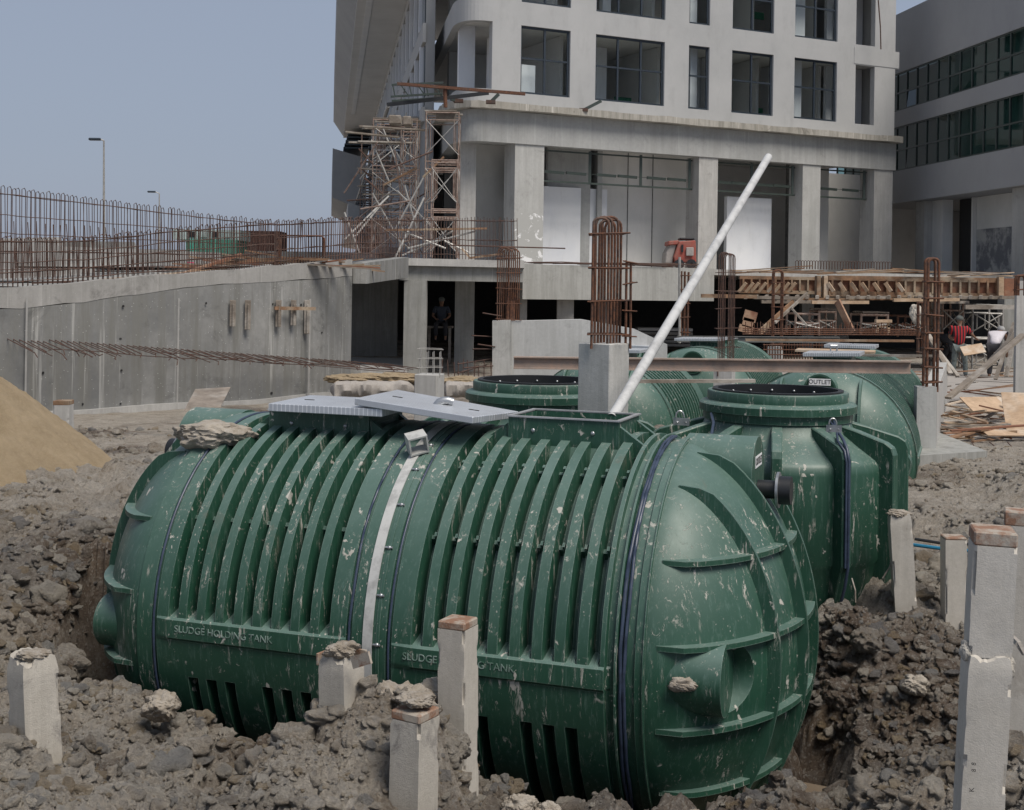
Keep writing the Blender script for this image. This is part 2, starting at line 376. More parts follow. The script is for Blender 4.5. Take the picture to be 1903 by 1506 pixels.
CTRL = [  # x, y, z : how high the dug ground lies
 (-2.1, 5.1, .46), (-2.0, 4.4, .52), (-1.2, 4.3, .30), (0, 4.2, .12), (1.2, 4.2, -.05), (2.0, 4.2, .1), (2.6, 4.2, .2),
 (-2.6, 6.2, .26), (-3.7, 7.6, .58), (-3.3, 8.0, .45), (-2.8, 8.0, .0), (-2.5, 8.0, -.05), (-3.5, 9.2, .64), (-2.2, 7.3, -.05), (-1.9, 7.4, -.15), (-1.55, 7.0, -.34), (-1.25, 6.7, -.30), (-1.3, 6.0, .06), (-1.7, 6.3, .02),
 (-.88, 5.9, .34), (-.55, 6.0, .50), (-.38, 6.1, .40), (-.14, 6.1, -.15), (0.05, 6.4, -.4), (0.15, 6.05, -.28), (.35, 5.7, -.18), (.7, 6.0, -.32), (1.2, 5.8, -.34), (.4, 5.2, -.05), (1.0, 5.1, -.08), (-.6, 5.3, .12), (-.1, 5.5, .02),
 (1.6, 6.2, -.30), (1.75, 7.1, -.48), (2.2, 7.6, -.42), (2.1, 6.4, .02), (2.6, 6.0, .22), (3.0, 5.2, .30), (2.5, 7.2, -.22), (2.8, 8.2, -.06), (3.3, 8.6, .05), (2.5, 8.9, .08), (3.9, 8.0, .28), (3.3, 7.0, .22),
 (3.2, 10.4, .16), (3.5, 12.0, .12), (4.4, 14.0, -.05), (5.1, 15.2, -.02), (4.6, 12.2, .20), (5.6, 12.5, .34), (5.2, 9.5, .42), (6.3, 15.0, .34), (5.6, 16.4, .02), (6.4, 17.5, .2),
 (-4.2, 11.0, .58), (-3.2, 12.0, .46), (-5.5, 13.0, .40), (-2.6, 10.8, .48), (-1.5, 11.5, .42), (-4.0, 15.5, .15), (-2.0, 15.0, .30), (-6.5, 18.0, .05), (-3.0, 19.0, .05), (-1.5, 19.0, .22), (0, 15, .25), (0, 18.5, .25), (0, 12.5, .2), (2.0, 13.0, .2), (3.0, 14.5, .1), (-8, 8, .6), (-6, 6, .4),
 (8, 8, .5), (8, 12, .5), (10, 18, .15), (-12, 20, 0), (0, 24, .05), (8, 24, .02), (-5, 24, 0.), (0, 34, .02), (10, 34, 0), (-15, 34, 0), (20, 20, 0), (4, 28, 0)]
def terrain_base(x, y):
    num = np.zeros_like(x); den = np.zeros_like(x) + 1e-9
    for cx, cy, cz in CTRL:
        s = .22 + .055 * cy
        d2 = ((x - cx) ** 2 + (y - cy) ** 2) / (s * s)
        w = 1 / (d2 * d2 * .6 + d2 + .02); w = w * w ** .35
        num += w * cz; den += w
    z = num / den
    far = np.clip((y - 26) / 8, 0, 1); z = z * (1 - far)
    # the pit dug for the big tank
    dx = x - TC.x; dy = y - TC.y; s = dx * CP - dy * SP; n = dx * SP + dy * CP
    wob = .10 * fbm(x * 1.3, y * 1.3, 40, 4)
    sd = np.where(s < -1.43, np.maximum(-s - np.where(n < -.2, 3.45, 3.08), 0) * 2.1, np.maximum(s - .12, 0)); cap = np.sqrt((sd * 1.15) ** 2 + n ** 2) + wob
    pit = -.95 + np.clip((cap - np.where(n > .3, .9, 1.14)) / .30, 0, 9) * 1.25
    capr = np.sqrt((np.maximum(s - .12, 0) * 1.15) ** 2 + n ** 2) + wob * 1.6
    pitr = -.62 + np.clip((capr - 1.02) / .62, 0, 9) * 1.0 - .25 * np.clip(1 - np.abs(capr - 1.1) / .3, 0, 1) * 0
    z = np.where(s > .35, np.minimum(z, np.maximum(np.minimum(pit, pitr + .0), pitr)), np.minimum(z, pit))
    return z
def terrain(x, y):
    z = terrain_base(x, y)
    near = np.clip((22 - y) / 12, 0.12, 1)
    rough = .35 + .9 * np.clip(fbm(x * .8, y * .8, 60, 3) + .55, 0, 1)
    z = z + near * (.13 * fbm(x * 1.1, y * 1.1, 3, 4) + rough * (.62 * clods(x, y, .36, 11) + .62 * clods(x, y, .15, 21) + .55 * clods(x, y, .07, 31) + .6 * clods(x, y, .034, 41) * (y < 12)) - .09)
    z = z + near * (.045 * fbm(x * 12, y * 12, 8, 4, .65) + .016 * fbm(x * 45, y * 45, 18, 3, .7) * (y < 14))
    # the sand heap spilling in from the left
    r = np.sqrt((x + 6.85) ** 2 + (y - 14.1) ** 2)
    return z
rows = 3.3 * (22.5 / 3.3) ** np.linspace(0, 1, 800)
rows = np.concatenate([rows, 22.5 * (1800 / 22.5) ** np.linspace(0.012, 1, 60)])
cols = np.concatenate([[-30, -8, -3, -1.4, -.85, -.62, -.52], np.linspace(-.455, .455, 860), [.52, .62, .85, 1.4, 3, 8, 30]])
U, D_ = np.meshgrid(cols, rows); TX = U * D_; TZ = terrain(TX, D_)
nr, nc = TX.shape
me = bpy.data.meshes.new('ground')
co = np.stack([TX, D_, TZ], -1).reshape(-1, 3)
idx = np.arange(nr * nc).reshape(nr, nc); q = np.stack([idx[:-1, :-1], idx[:-1, 1:], idx[1:, 1:], idx[1:, :-1]], -1).reshape(-1, 4)
me.vertices.add(len(co)); me.vertices.foreach_set('co', co.ravel())
me.loops.add(len(q) * 4); me.loops.foreach_set('vertex_index', q.ravel().astype(np.int32))
me.polygons.add(len(q)); me.polygons.foreach_set('loop_start', np.arange(0, len(q) * 4, 4, dtype=np.int32)); me.update(calc_edges=True)
me.polygons.foreach_set('use_smooth', [True] * len(q))
def mud(name, island=False):
    n = NT(name)
    sep = n.n.new('ShaderNodeSeparateXYZ'); n.link(n.tc, sep.inputs[0])
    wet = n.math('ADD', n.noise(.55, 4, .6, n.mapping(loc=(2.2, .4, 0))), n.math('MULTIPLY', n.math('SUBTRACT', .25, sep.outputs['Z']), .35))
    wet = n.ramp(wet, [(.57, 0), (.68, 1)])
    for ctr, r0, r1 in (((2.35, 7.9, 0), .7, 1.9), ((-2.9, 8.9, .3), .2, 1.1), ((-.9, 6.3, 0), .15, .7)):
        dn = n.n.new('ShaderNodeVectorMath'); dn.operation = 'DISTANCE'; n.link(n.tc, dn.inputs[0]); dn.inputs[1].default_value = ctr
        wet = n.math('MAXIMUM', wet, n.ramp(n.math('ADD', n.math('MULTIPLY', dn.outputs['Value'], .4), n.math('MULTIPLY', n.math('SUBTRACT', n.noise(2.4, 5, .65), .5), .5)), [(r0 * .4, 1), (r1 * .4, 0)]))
    cn = n.noise(3.2, 8, .74, None, .5); sp = n.noise(16, 6, .75)
    dry = n.mix(n.ramp(cn, [(.35, 0), (.62, 1)]), (.40, .335, .262), (.66, .60, .515))
    dry = n.mix(n.ramp(sp, [(.5, 0), (.72, .7)]), dry, (.74, .69, .61))
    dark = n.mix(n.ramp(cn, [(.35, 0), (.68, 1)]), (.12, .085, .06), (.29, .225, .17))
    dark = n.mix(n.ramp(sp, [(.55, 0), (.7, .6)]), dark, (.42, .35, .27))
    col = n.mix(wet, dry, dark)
    blue = n.noise(.9, 4, .6, n.mapping(loc=(8, 3, 2))); col = n.mix(n.ramp(blue, [(.54, 0), (.64, .45)]), col, n.mix(sp, (.22, .215, .205), (.42, .41, .39)))
    och = n.noise(1.7, 5, .65, n.mapping(loc=(1, 8, 6))); col = n.mix(n.ramp(och, [(.6, 0), (.7, .6)]), col, (.24, .165, .09))
    cells = n.n.new('ShaderNodeTexVoronoi'); cells.inputs['Scale'].default_value = 24; n.link(n.mapping(), cells.inputs[0]); cc_ = n.n.new('ShaderNodeSeparateXYZ'); n.link(cells.outputs['Color'], cc_.inputs[0])
    cells2 = n.n.new('ShaderNodeTexVoronoi'); cells2.inputs['Scale'].default_value = 70; n.link(n.mapping(), cells2.inputs[0]); cc2 = n.n.new('ShaderNodeSeparateXYZ'); n.link(cells2.outputs['Color'], cc2.inputs[0])
    col = n.mix(n.math('MULTIPLY', n.ramp(cc_.outputs['X'], [(.6, 0), (1, .55)]), n.ramp(cn, [(.4, .3), (.6, 1)])), col, (.47, .43, .38))
    col = n.mix(n.ramp(cc2.outputs['X'], [(.0, .35), (.35, 0)]), col, (.13, .10, .078)); col = n.mix(n.ramp(cc2.outputs['Y'], [(.75, 0), (1, .6)]), col, (.52, .49, .44))
    if island:
        gi = n.n.new('ShaderNodeNewGeometry').outputs['Random Per Island']; col = n.mix(n.ramp(gi, [(0, .40), (.35, 0)]), col, (.11, .085, .064)); col = n.mix(n.ramp(gi, [(.5, 0), (1, .8)]), col, (.56, .52, .45))
        wn = n.n.new('ShaderNodeTexWhiteNoise'); wn.noise_dimensions = '1D'; n.link(gi, wn.inputs['W']); col = n.mix(n.ramp(wn.outputs['Value'], [(.86, 0), (.9, .6)]), col, (.33, .25, .15)); col = n.mix(n.ramp(wn.outputs['Value'], [(.10, .6), (.14, 0)]), col, (.24, .245, .25))
    h = n.mix(.35, n.noise(17, 12, .82), n.ramp(n.noise(42, 8, .8, None, .8), [(.35, 0), (.65, 1)]))
    n.bump(h, .09, 1.0)
    n.b.inputs['Specular IOR Level'].default_value = .25
    return n.fin(col, n.mix(wet, .95, .72))
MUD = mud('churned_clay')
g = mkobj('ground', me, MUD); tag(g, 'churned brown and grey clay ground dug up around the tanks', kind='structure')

def rocks_mesh(name, pts, sizes, mat, sub=1, jit=.32, seed=1, flat=.75):
    rs = np.random.RandomState(seed); bm = bmesh.new(); bmesh.ops.create_icosphere(bm, subdivisions=sub, radius=1)
    bv = np.array([v.co[:] for v in bm.verts]); bf = np.array([[v.index for v in f.verts] for f in bm.faces]); bm.free()
    V_ = []; F_ = []; o = 0
    for p, s in zip(pts, sizes):
        v = bv * (1 + jit * rs.randn(len(bv), 1) * .6) * (1 + .35 * rs.randn(3) * .7)
        a, b, c = rs.rand(3) * 6.28
        R_ = np.array(Matrix.Rotation(a, 3, 'X') @ Matrix.Rotation(b, 3, 'Y') @ Matrix.Rotation(c, 3, 'Z'))
        v = v @ R_.T * s; v[:, 2] *= flat
        V_.append(v + np.array(p)); F_.append(bf + o); o += len(bv)
    V_ = np.concatenate(V_); F_ = np.concatenate(F_)
    me = bpy.data.meshes.new(name); me.from_pydata(V_.tolist(), [], F_.tolist()); me.update()
    return me
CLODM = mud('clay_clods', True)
def ico(sub):
    bm = bmesh.new(); bmesh.ops.create_icosphere(bm, subdivisions=sub, radius=1); v = np.array([x.co[:] for x in bm.verts]); f = np.array([[q.index for q in w.verts] for w in bm.faces]); bm.free(); return v, f
def clod_field(name, n_, smin, smax, powr, sub, seed, dmax, jag, thr, label, smooth=None, dmin=3.8, at=None):
    rs = np.random.RandomState(seed); bv, bf = ico(sub)
    uu = rs.uniform(-.47, .47, n_); dd = dmin * (dmax / dmin) ** (rs.rand(n_) ** 1.05); xx = uu * dd
    cl = fbm(xx * 1.1, dd * 1.1, 90, 4); keep = cl * 1.5 + rs.rand(n_) * .8 > thr
    sx = (xx - TC.x) * CP - (dd - TC.y) * SP; sn = (xx - TC.x) * SP + (dd - TC.y) * CP
    keep &= ~((np.abs(sn) < 1.22) & (sx > -3.7) & (sx < .7)) & ~(np.hypot(xx + 6.95, dd - 14.1) < 2.75)
    keep &= ~((dd > 18.5) & (xx > 5.6)) & ~((np.hypot(xx - 2.12, dd - 10.28) < 1.0)) & ~((np.abs((xx - 4.08) * CP - (dd - 16.9) * SP) < 1.1) & (dd > 16))
    xx = xx[keep]; dd = dd[keep]
    if at is not None: xx, dd = at
    N = len(xx)
    sz = (smin + (smax - smin) * rs.rand(N) ** powr) * np.clip(dd / 7.5, .8, 1.35)
    zz = terrain(xx, dd) + sz * (.12 if sub < 3 else -.05)
    # a bank of differently broken shapes, then rotated and scaled
    K = 24; shapes = []
    for k in range(K):
        d = 1 + jag * (fbm(bv[:, 0] * 1.5 + k * 3.1, bv[:, 1] * 1.5 + bv[:, 2] * 1.3, 300 + k, 4) * 1.8)
        for c in range(4):      # chop flat facets
            nv = rs.randn(3); nv /= np.linalg.norm(nv); lim = rs.uniform(.7, .95); pr = (bv * d[:, None]) @ nv; over = pr > lim; d = np.where(over, d * lim / np.maximum(pr, 1e-3), d)
        if sub >= 2: d = d + (.28 if sub < 3 else .40) * clods(bv[:, 0] + bv[:, 2] * .6 + k, bv[:, 1] + bv[:, 2] * .8, .5, k) + .30 * fbm(bv[:, 0] * 4.5, bv[:, 1] * 4.5 + bv[:, 2] * 4, 500 + k, 4, .65)
        if sub >= 3: d = d + .5 * clods(bv[:, 0] - bv[:, 2] * .7 + k, bv[:, 1] + bv[:, 2] * .5, .2, k + 7) + .5 * clods(bv[:, 0] + bv[:, 2] * .8 + k, bv[:, 1] - bv[:, 2] * .6, .1, k + 9)
        shapes.append(bv * d[:, None])
    V_ = np.empty((N, len(bv), 3)); ang = rs.rand(N, 3) * 6.28; sc = 1 + .28 * rs.randn(N, 3).clip(-1.4, 1.6); ki = rs.randint(0, K, N)
    for i in range(N):
        a, b, c = ang[i]; ca, sa, cb, sb, cc, sc_ = math.cos(a), math.sin(a), math.cos(b), math.sin(b), math.cos(c), math.sin(c)
        Rm = np.array([[ca * cb, ca * sb * sc_ - sa * cc, ca * sb * cc + sa * sc_], [sa * cb, sa * sb * sc_ + ca * cc, sa * sb * cc - ca * sc_], [-sb, cb * sc_, cb * cc]])
        V_[i] = ((shapes[ki[i]] * sc[i]) @ Rm.T) * sz[i]
    V_[:, :, 2] *= .8; V_ += np.stack([xx, dd, zz], -1)[:, None, :]
    F_ = (bf[None] + (np.arange(N) * len(bv))[:, None, None]).reshape(-1)
    me = bpy.data.meshes.new(name); me.vertices.add(N * len(bv)); me.vertices.foreach_set('co', V_.ravel()); me.loops.add(len(F_)); me.loops.foreach_set('vertex_index', F_.astype(np.int32))
    me.polygons.add(len(F_) // 3); me.polygons.foreach_set('loop_start', np.arange(0, len(F_), 3, dtype=np.int32)); me.update(calc_edges=True)
    if smooth: me.polygons.foreach_set('use_smooth', [True] * (len(F_) // 3))
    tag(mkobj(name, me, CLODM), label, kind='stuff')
clod_field('clay_crumbs_ground', 95000, .005, .020, 2.2, 1, 11, 20, .5, .15, 'fine crumbs of clay scattered over the ground')
clod_field('near_clods_ground', 4600, .014, .050, 1.8, 3, 19, 9.5, .6, .30, 'broken crumbly clods heaped over the foreground banks', True)
clod_field('clay_clods_ground', 15000, .016, .052, 2.2, 2, 12, 21, .55, .36, 'fist sized clods of clay scattered over the ground', True)
clod_field('clay_boulders_ground', 1500, .04, .11, 2.0, 3, 13, 20, .6, .50, 'bigger broken lumps of clay spread over the banks', True)
def bank_pts(n_, seed):
    rs = np.random.RandomState(seed); X = []; Y = []
    while len(X) < n_:
        if rs.rand() < .16: an = rs.uniform(-1.5, .3); rad = rs.uniform(1.15, 1.75); s = -3.1 - rad * math.cos(an) / 1.15; n = rad * math.sin(an); X.append(TC.x + s * CP + n * SP); Y.append(TC.y - s * SP + n * CP); continue
        if rs.rand() < .6: an = rs.uniform(-1.2, 1.35); rad = rs.uniform(1.12, 1.9); s = .12 + rad * math.cos(an) / 1.1; n = rad * math.sin(an)
        else: s = rs.uniform(-3.7, -.2); n = -rs.uniform(1.30, 1.7)
        if s < .12 and abs(n) < 1.29: continue
        if s > .12 and (max(s - .12, 0) / .84) ** 2 + (n / 1.22) ** 2 < 1.12: continue
        X.append(TC.x + s * CP + n * SP); Y.append(TC.y - s * SP + n * CP)
    return np.array(X), np.array(Y)
# clods broken out of the steep sides of the pit
clod_field('pit_side_clods', 10, .010, .046, 2.2, 3, 77, 20, .6, .3, 'clods broken out of the steep sides of the pit round the big tank', True, at=bank_pts(3300, 78))
def clodmat(name, a, b):
    n = NT(name); c = n.mix(n.ramp(n.noise(2.3, 6, .7), [(.35, 0), (.65, 1)]), a, b)
    c = n.mix(n.ramp(n.noise(24, 5, .7), [(.45, 0), (.7, .6)]), c, (.40, .375, .34)); n.bump(n.noise(70, 6, .75), .01, .9); return n.fin(c, .93)
CLOD = CLODM

# bigger lumps sitting on the mound in front of the tank and by the piles
def lump(c, r, seed, mat=None, sc=(1, 1, .8)):
    bm = bmesh.new(); bmesh.ops.create_icosphere(bm, subdivisions=5, radius=1); v = np.array([x.co[:] for x in bm.verts])
    d = 1 + .42 * fbm(v[:, 0] * 1.7 + seed, v[:, 1] * 1.7 + v[:, 2] * 1.3, seed, 3) + .55 * clods(v[:, 0] * 1 + v[:, 2] * .6 + seed, v[:, 1] + v[:, 2] * .8, .5, seed) + .5 * clods(v[:, 0] + v[:, 2] * .7, v[:, 1] - v[:, 2] * .7 + seed, .2, seed + 3) + .12 * fbm(v[:, 0] * 9, v[:, 1] * 9 + v[:, 2] * 8, seed + 9, 3)
    v = v * d[:, None] * r * np.array(sc)
    for x, p in zip(bm.verts, v): x.co = Vector(p) + Vector(c)
    m = bpy.data.meshes.new('l'); bm.to_mesh(m); bm.free(); mb = MB(); mb.add([x.co[:] for x in m.vertices], [tuple(p.vertices) for p in m.polygons]); bpy.data.meshes.remove(m)
    return mb
CLODL = clodmat('pale_clay', (.20, .165, .125), (.36, .32, .265))
CLODD = clodmat('dark_clay', (.055, .042, .033), (.15, .125, .1))
lumps = [
 (30, 1010, 11, .14, 'm', 'mud lump at the left edge below the sand heap'),
 (150, 985, 11.5, .12, 'm', 'brown mud lump behind the left end of the big tank'),
 (1560, 1290, 7.8, .10, 'm', 'damp mud lump close against the right side of the dome'),
 (1610, 1190, 8.4, .09, 'm', 'mud lump below the round tank left of the plain grey pile'), # px, py, D, radius, mat, label
 (640, 1420, 6.0, .20, 'm', 'brown clay lump below the pile with the splintered wooden collar'),
 (560, 1452, 5.7, .15, 'm', 'brown lump at the left foot of the clay mound'),
 (745, 1325, 6.25, .17, 'p', 'clay lump heaped between the two middle foreground piles'),
 (800, 1300, 6.62, .11, 'p', 'pale dry lump leaning on the tallest middle pile'),
 (828, 1385, 6.15, .11, 'm', 'dark clay lump wedged beside the tallest middle pile'),
 (690, 1385, 5.9, .15, 'm', 'clay lump in the middle of the mound behind the broken pile'),
 (965, 1500, 6.1, .075, 'p', 'tan lump at the bottom edge below the ribbed tank'),
 (1020, 1510, 6.1, .055, 'p', 'small tan lump beside the larger one at the bottom edge'),
 (120, 1235, 8.0, .12, 'm', 'mud lump against the lower left nozzle of the big tank'),
 (300, 1312, 7.2, .09, 'p', 'mud lump pushed up against the left foot of the big tank'),
 (1700, 1275, 8.0, .07, 'p', 'pale stone on the dark mud right of the dome'),
 (1290, 1530, 5.6, .06, 'p', 'stone at the bottom edge below the dome'),
 (60, 1150, 9.0, .15, 'm', 'large mud lump at the left edge beyond the left pile')]
for i, (px, py, D, r, k, lb) in enumerate(lumps):
    c = P(px, py, D); o = obj('clay_lump', lump(c, r, i * 7 + 3), {'p': CLODL, 'm': CLOD, 'd': CLODD}[k], smooth=40, recalc=False); tag(o, lb, 'clay lump', 'big clay lumps')

# sand heap
xs = np.linspace(-9, -3.4, 260); ys = np.linspace(10.6, 16.6, 260); X, Y = np.meshgrid(xs, ys)
r = np.hypot(X + 6.95, (Y - 14.1)); r = r * (1 + .05 * fbm(X * .5, Y * .5, 7, 3))
Z = np.where(r < 2.55, 2.45 - .86 * np.sqrt(r * r + .05), 2.45 - .86 * 2.55 - (r - 2.55) * .5) + .07 * fbm(X * 1.3, Y * 1.3, 71, 4) + .03 * fbm(X * 7, Y * 7, 5, 5, .7) + .05 * clods(X, Y, .12, 6) + .03 * fbm(X * 2.5 + Y, Y * .8, 15, 4)
idx = np.arange(X.size).reshape(X.shape); mb = MB(); mb.add(np.stack([X, Y, Z], -1).reshape(-1, 3).tolist(), np.stack([idx[:-1, :-1], idx[:-1, 1:], idx[1:, 1:], idx[1:, :-1]], -1).reshape(-1, 4).tolist())
n = NT('yellow_sand'); c = n.mix(n.ramp(n.noise(3, 7, .75), [(.35, 0), (.65, 1)]), (.55, .425, .27), (.42, .315, .19)); c = n.mix(n.ramp(n.noise(60, 3, .7), [(.5, 0), (.7, .45)]), c, (.55, .44, .30)); n.bump(n.noise(22, 10, .85), .08, 1); SAND = n.fin(c, .95)
tag(obj('sand_heap', mb, SAND, smooth=60, recalc=False), 'heap of yellow building sand at the left edge', kind='stuff')
# puddle
mb = MB(); mb.lathe([(0.001, 0), (.7, 0)], 32, (1.55, 7.15, -.56)); n = NT('muddy_water'); PUD = n.fin((.16, .125, .09), .08); tag(obj('puddle', mb, PUD, recalc=False), 'muddy brown puddle under the dome', kind='structure')

# ================================================================ MAIN BUILDING
B0 = Vector((.7, 50.0)); d1 = Vector((.8933, .4495)); e1 = Vector((-.1407, .99)).normalized(); n1 = Vector((-d1.y, d1.x))  # n1 points into the building
def bp(t, q=0, z=0):
    p = B0 + d1 * t + n1 * q; return (p.x, p.y, z)
bld = empty('hospital_block', bp(0, 0, 3.25), 'unfinished grey rendered concrete block with curved corner, blue-grey windows and open ground storey', 'building')
def gridwall(mb, ts, zs, holes, fn, th):
    """wall sheet with openings: fn(t, q, z) -> point; cells inside a hole stay open"""
    ts = sorted(set(round(t, 4) for t in ts)); zs = sorted(set(round(z, 4) for z in zs))
    def solid(i, j):
        if i < 0 or j < 0 or i >= len(ts) - 1 or j >= len(zs) - 1: return False
        tc = (ts[i] + ts[i + 1]) / 2; zc = (zs[j] + zs[j + 1]) / 2
        return not any(a < tc < b and c < zc < d for a, b, c, d in holes)
    for i in range(len(ts) - 1):
        for j in range(len(zs) - 1):
            if not solid(i, j): continue
            a, b, c, d = ts[i], ts[i + 1], zs[j], zs[j + 1]
            v = [fn(a, 0, c), fn(b, 0, c), fn(b, 0, d), fn(a, 0, d), fn(a, th, c), fn(b, th, c), fn(b, th, d), fn(a, th, d)]
            fs = [(0, 1, 2, 3), (5, 4, 7, 6)]
            if not solid(i - 1, j): fs.append((4, 0, 3, 7))
            if not solid(i + 1, j): fs.append((1, 5, 6, 2))
            if not solid(i, j - 1): fs.append((4, 5, 1, 0))
            if not solid(i, j + 1): fs.append((3, 2, 6, 7))
            mb.add(v, fs)
wins = [(-.55, 1.63, 2, 2), (2.78, 6.04, 3, 2), (7.22, 8.25, 1, 2), (9.40, 11.57, 2, 2), (12.70, 15.05, 2, 2)]
TE = 18.4; ZT = 19.6
floors = [(9.90, 12.52), (13.42, 16.02), (16.92, 19.5)]
holes = []; ts = [-1.78, TE]; zs = [9.42, ZT]
for a, b, _, _ in wins + [(16.1, 17.2, 0, 0)]:
    ts += [a, b]
    for z0, z1 in floors: holes.append((a, b, z0, z1)); zs += [z0, z1]
mb = MB(); gridwall(mb, ts, zs, holes, bp, .28); obj('wall', mb, FACADE, bld)
# curved corner: bezier plan from right face to left face
K = B0 + d1 * -3.25
def corner(q=0, n=14):
    A = B0 + d1 * -1.78; Bq = K + e1 * 2.2; pts = []
    for i in range(n + 1):
        t = i / n; p = A * (1 - t) ** 2 + K * 2 * t * (1 - t) + Bq * t * t; pts.append(p)
    out_ = []
    for i, p in enumerate(pts):
        a = pts[max(i - 1, 0)]; b = pts[min(i + 1, n)]; tt = (b - a).normalized(); nn = Vector((tt.y, -tt.x)); out_.append(p + nn * q)
    return out_
cpath = [tuple(p) for p in corner()]
endL = K + e1 * 24
bandpath = cpath + [tuple(K + e1 * (2.2 + 21.8 * i / 6)) for i in range(1, 7)]
mb = MB()
for z0, z1 in [(9.42, 9.96), (12.54, 13.44), (16.04, 16.94)]: mb.strip(bandpath[::-1], z0, z1, .3)
obj('curved_spandrel', mb, FACADE, bld)
# beam, cornice
rp = [tuple(B0 + d1 * t) for t in (18.5, 12, 6, 0, -1.78)]
path = [tuple(Vector(p)) for p in rp] + bandpath[1:]
def offs(path, q):
    n = len(path); o = []
    for i in range(n):
        a = Vector(path[max(i - 1, 0)]); b = Vector(path[min(i + 1, n - 1)]); t = (b - a).normalized(); o.append(tuple(Vector(path[i]) + Vector((-t.y, t.x)) * q))
    return o
path = path[::-1]      # travel left -> right so that +q is into the building
zb = [7.95 for p in path]
obj('ring_beam', MB().strip(offs(path, -.03), 7.95, 9.16, .5), BEAMC, bld)
mb = MB(); pc = offs(path, -.46); 
dense = []
for i in range(len(pc) - 1):
    a = Vector(pc[i]); b = Vector(pc[i + 1]); k = max(1, int((b - a).length / .7))
    for j in range(k): dense.append(a.lerp(b, j / k))
dense.append(Vector(pc[-1])); rz_ = random.Random(4)
mb.strip([(p.x + rz_.uniform(-.02, .02), p.y + rz_.uniform(-.03, .03)) for p in dense], [9.17 + rz_.uniform(-.02, .015) for _ in dense], [9.42 + rz_.uniform(-.02, .03) for _ in dense], .9)
obj('cornice', mb, CORNICE, bld)
# right end: slab noses and corner pier
mb = MB()
def tb(mb, t0, t1, q0, q1, z0, z1):
    v = [bp(t, q, z) for t in (t0, t1) for q in (q0, q1) for z in (z0, z1)]
    return mb.add(v, [(0, 1, 3, 2), (4, 6, 7, 5), (0, 4, 5, 1), (2, 3, 7, 6), (0, 2, 6, 4), (1, 5, 7, 3)])
tb(mb, 16.0, 18.62, -.02, -.003, 12.56, 13.30); tb(mb, 16.0, 18.62, -.02, -.003, 16.04, 16.8); tb(mb, 18.403, 18.62, .0, 6, 12.52, 13.3)
obj('slab_nose', mb, FACADE, bld, split=True)
mb = MB(); tb(mb, 18.12, 18.39, .29, 6.5, 9.42, ZT); obj('end_wall', mb, FACADE, bld)
# ground storey columns
cols_t = [(-.72, .55), (7.83, 8.78), (13.26, 14.24), (17.3, 18.38)]
for i, (a, b) in enumerate(cols_t):
    mb = MB(); tb(mb, a, b, .03, .95, 3.2, 7.95); o = obj('column', mb, concrete('column_concrete_%s' % 'abcd'[i], (.37, .37, .355), (.46, .46, .445), .8, .3, stain_amt=.35) if i in (0, 2) else CONC, bld)
# flaking white paint patches on the corner column (thin applied coat)
def paint_patch(name, a, b, z0, z1, seed, q=.022, thr=.56):
    n = NT(name); m = n.noise(1.9, 7, .7, n.mapping(loc=(seed, 2, 3)), .4)
    c = n.mix(n.ramp(m, [(thr, 0), (thr + .01, 1)]), (.36, .36, .345), (.68, .68, .68)); n.bump(n.ramp(m, [(thr, 0), (thr + .01, 1)]), .01, .5)
    mt = n.fin(c, .8); mb = MB(); tb(mb, a, b, q, .028, z0, z1); return obj('flaking_paint', mb, mt, bld)
paint_patch('flaking_paint', -.70, .54, 3.35, 5.3, 5)
# left face: corner posts and the columns going back
def lp(s, q=0, z=0):
    nn = Vector((e1.y, -e1.x)); p = K + e1 * s + nn * q; return (p.x, p.y, z)   # q into the building
def lb(mb, s0, s1, q0, q1, z0, z1):
    v = [lp(s, q, z) for s in (s0, s1) for q in (q0, q1) for z in (z0, z1)]
    return mb.add(v, [(0, 1, 3, 2), (4, 6, 7, 5), (0, 4, 5, 1), (2, 3, 7, 6), (0, 2, 6, 4), (1, 5, 7, 3)])
for s in (1.4, 8.5, 15.5, 22.5):
    mb = MB(); lb(mb, s, s + .6, .35, .95, 3.2, 7.95); obj('column', mb, CONC, bld)
for z0, z1 in floors[:2]:
    mb = MB(); lb(mb, 2.4, 2.9, .31, .95, z0 - .45, z1 + .4); obj('corner_post', mb, PRIMER, bld)
# slabs and ceilings
mb = MB()
def slab(poly, z0, z1): mb.prism([tuple(p) for p in poly], z0, z1)
inP = offs(path, .28)
poly = [inP[i] for i in range(len(inP))] + [bp(17.9, 16)[:2], lp(24, 22)[:2]]
for z0, z1 in [(8.35, 8.75), (12.72, 13.0), (16.2, 16.5)]:
    mb.prism(poly, z0, z1)
obj('floor_slab', mb, INNER, bld)
mb = MB()
for z_0, z_1 in ((8.76, 12.7), (13.02, 16.18)):
    tb(mb, -.3, 3.4, 7.4, 7.6, z_0, z_1); tb(mb, 5.4, 8.6, 7.4, 7.6, z_0, z_1); tb(mb, 10.8, 13.9, 7.4, 7.6, z_0, z_1); tb(mb, 16.2, TE - .3, 7.4, 7.6, z_0, z_1)
obj('corridor_wall', mb, INNER, bld, split=True)
mb = MB()
for t in (2.2, 6.9, 12.1, 15.6):
    tb(mb, t, t + .15, 1.9, 7.38, 8.76, 12.7); tb(mb, t - .3, t - .15, 1.9, 7.38, 13.02, 16.18)
obj('partition_wall', mb, INNER, bld, split=True)
mb = MB()
for t in (-.2, 4.6, 9.9, 13.8): tb(mb, t, t + .6, 3.2, 3.8, 8.76, 12.7)
obj('inner_column', mb, PRIMER, bld, split=True)
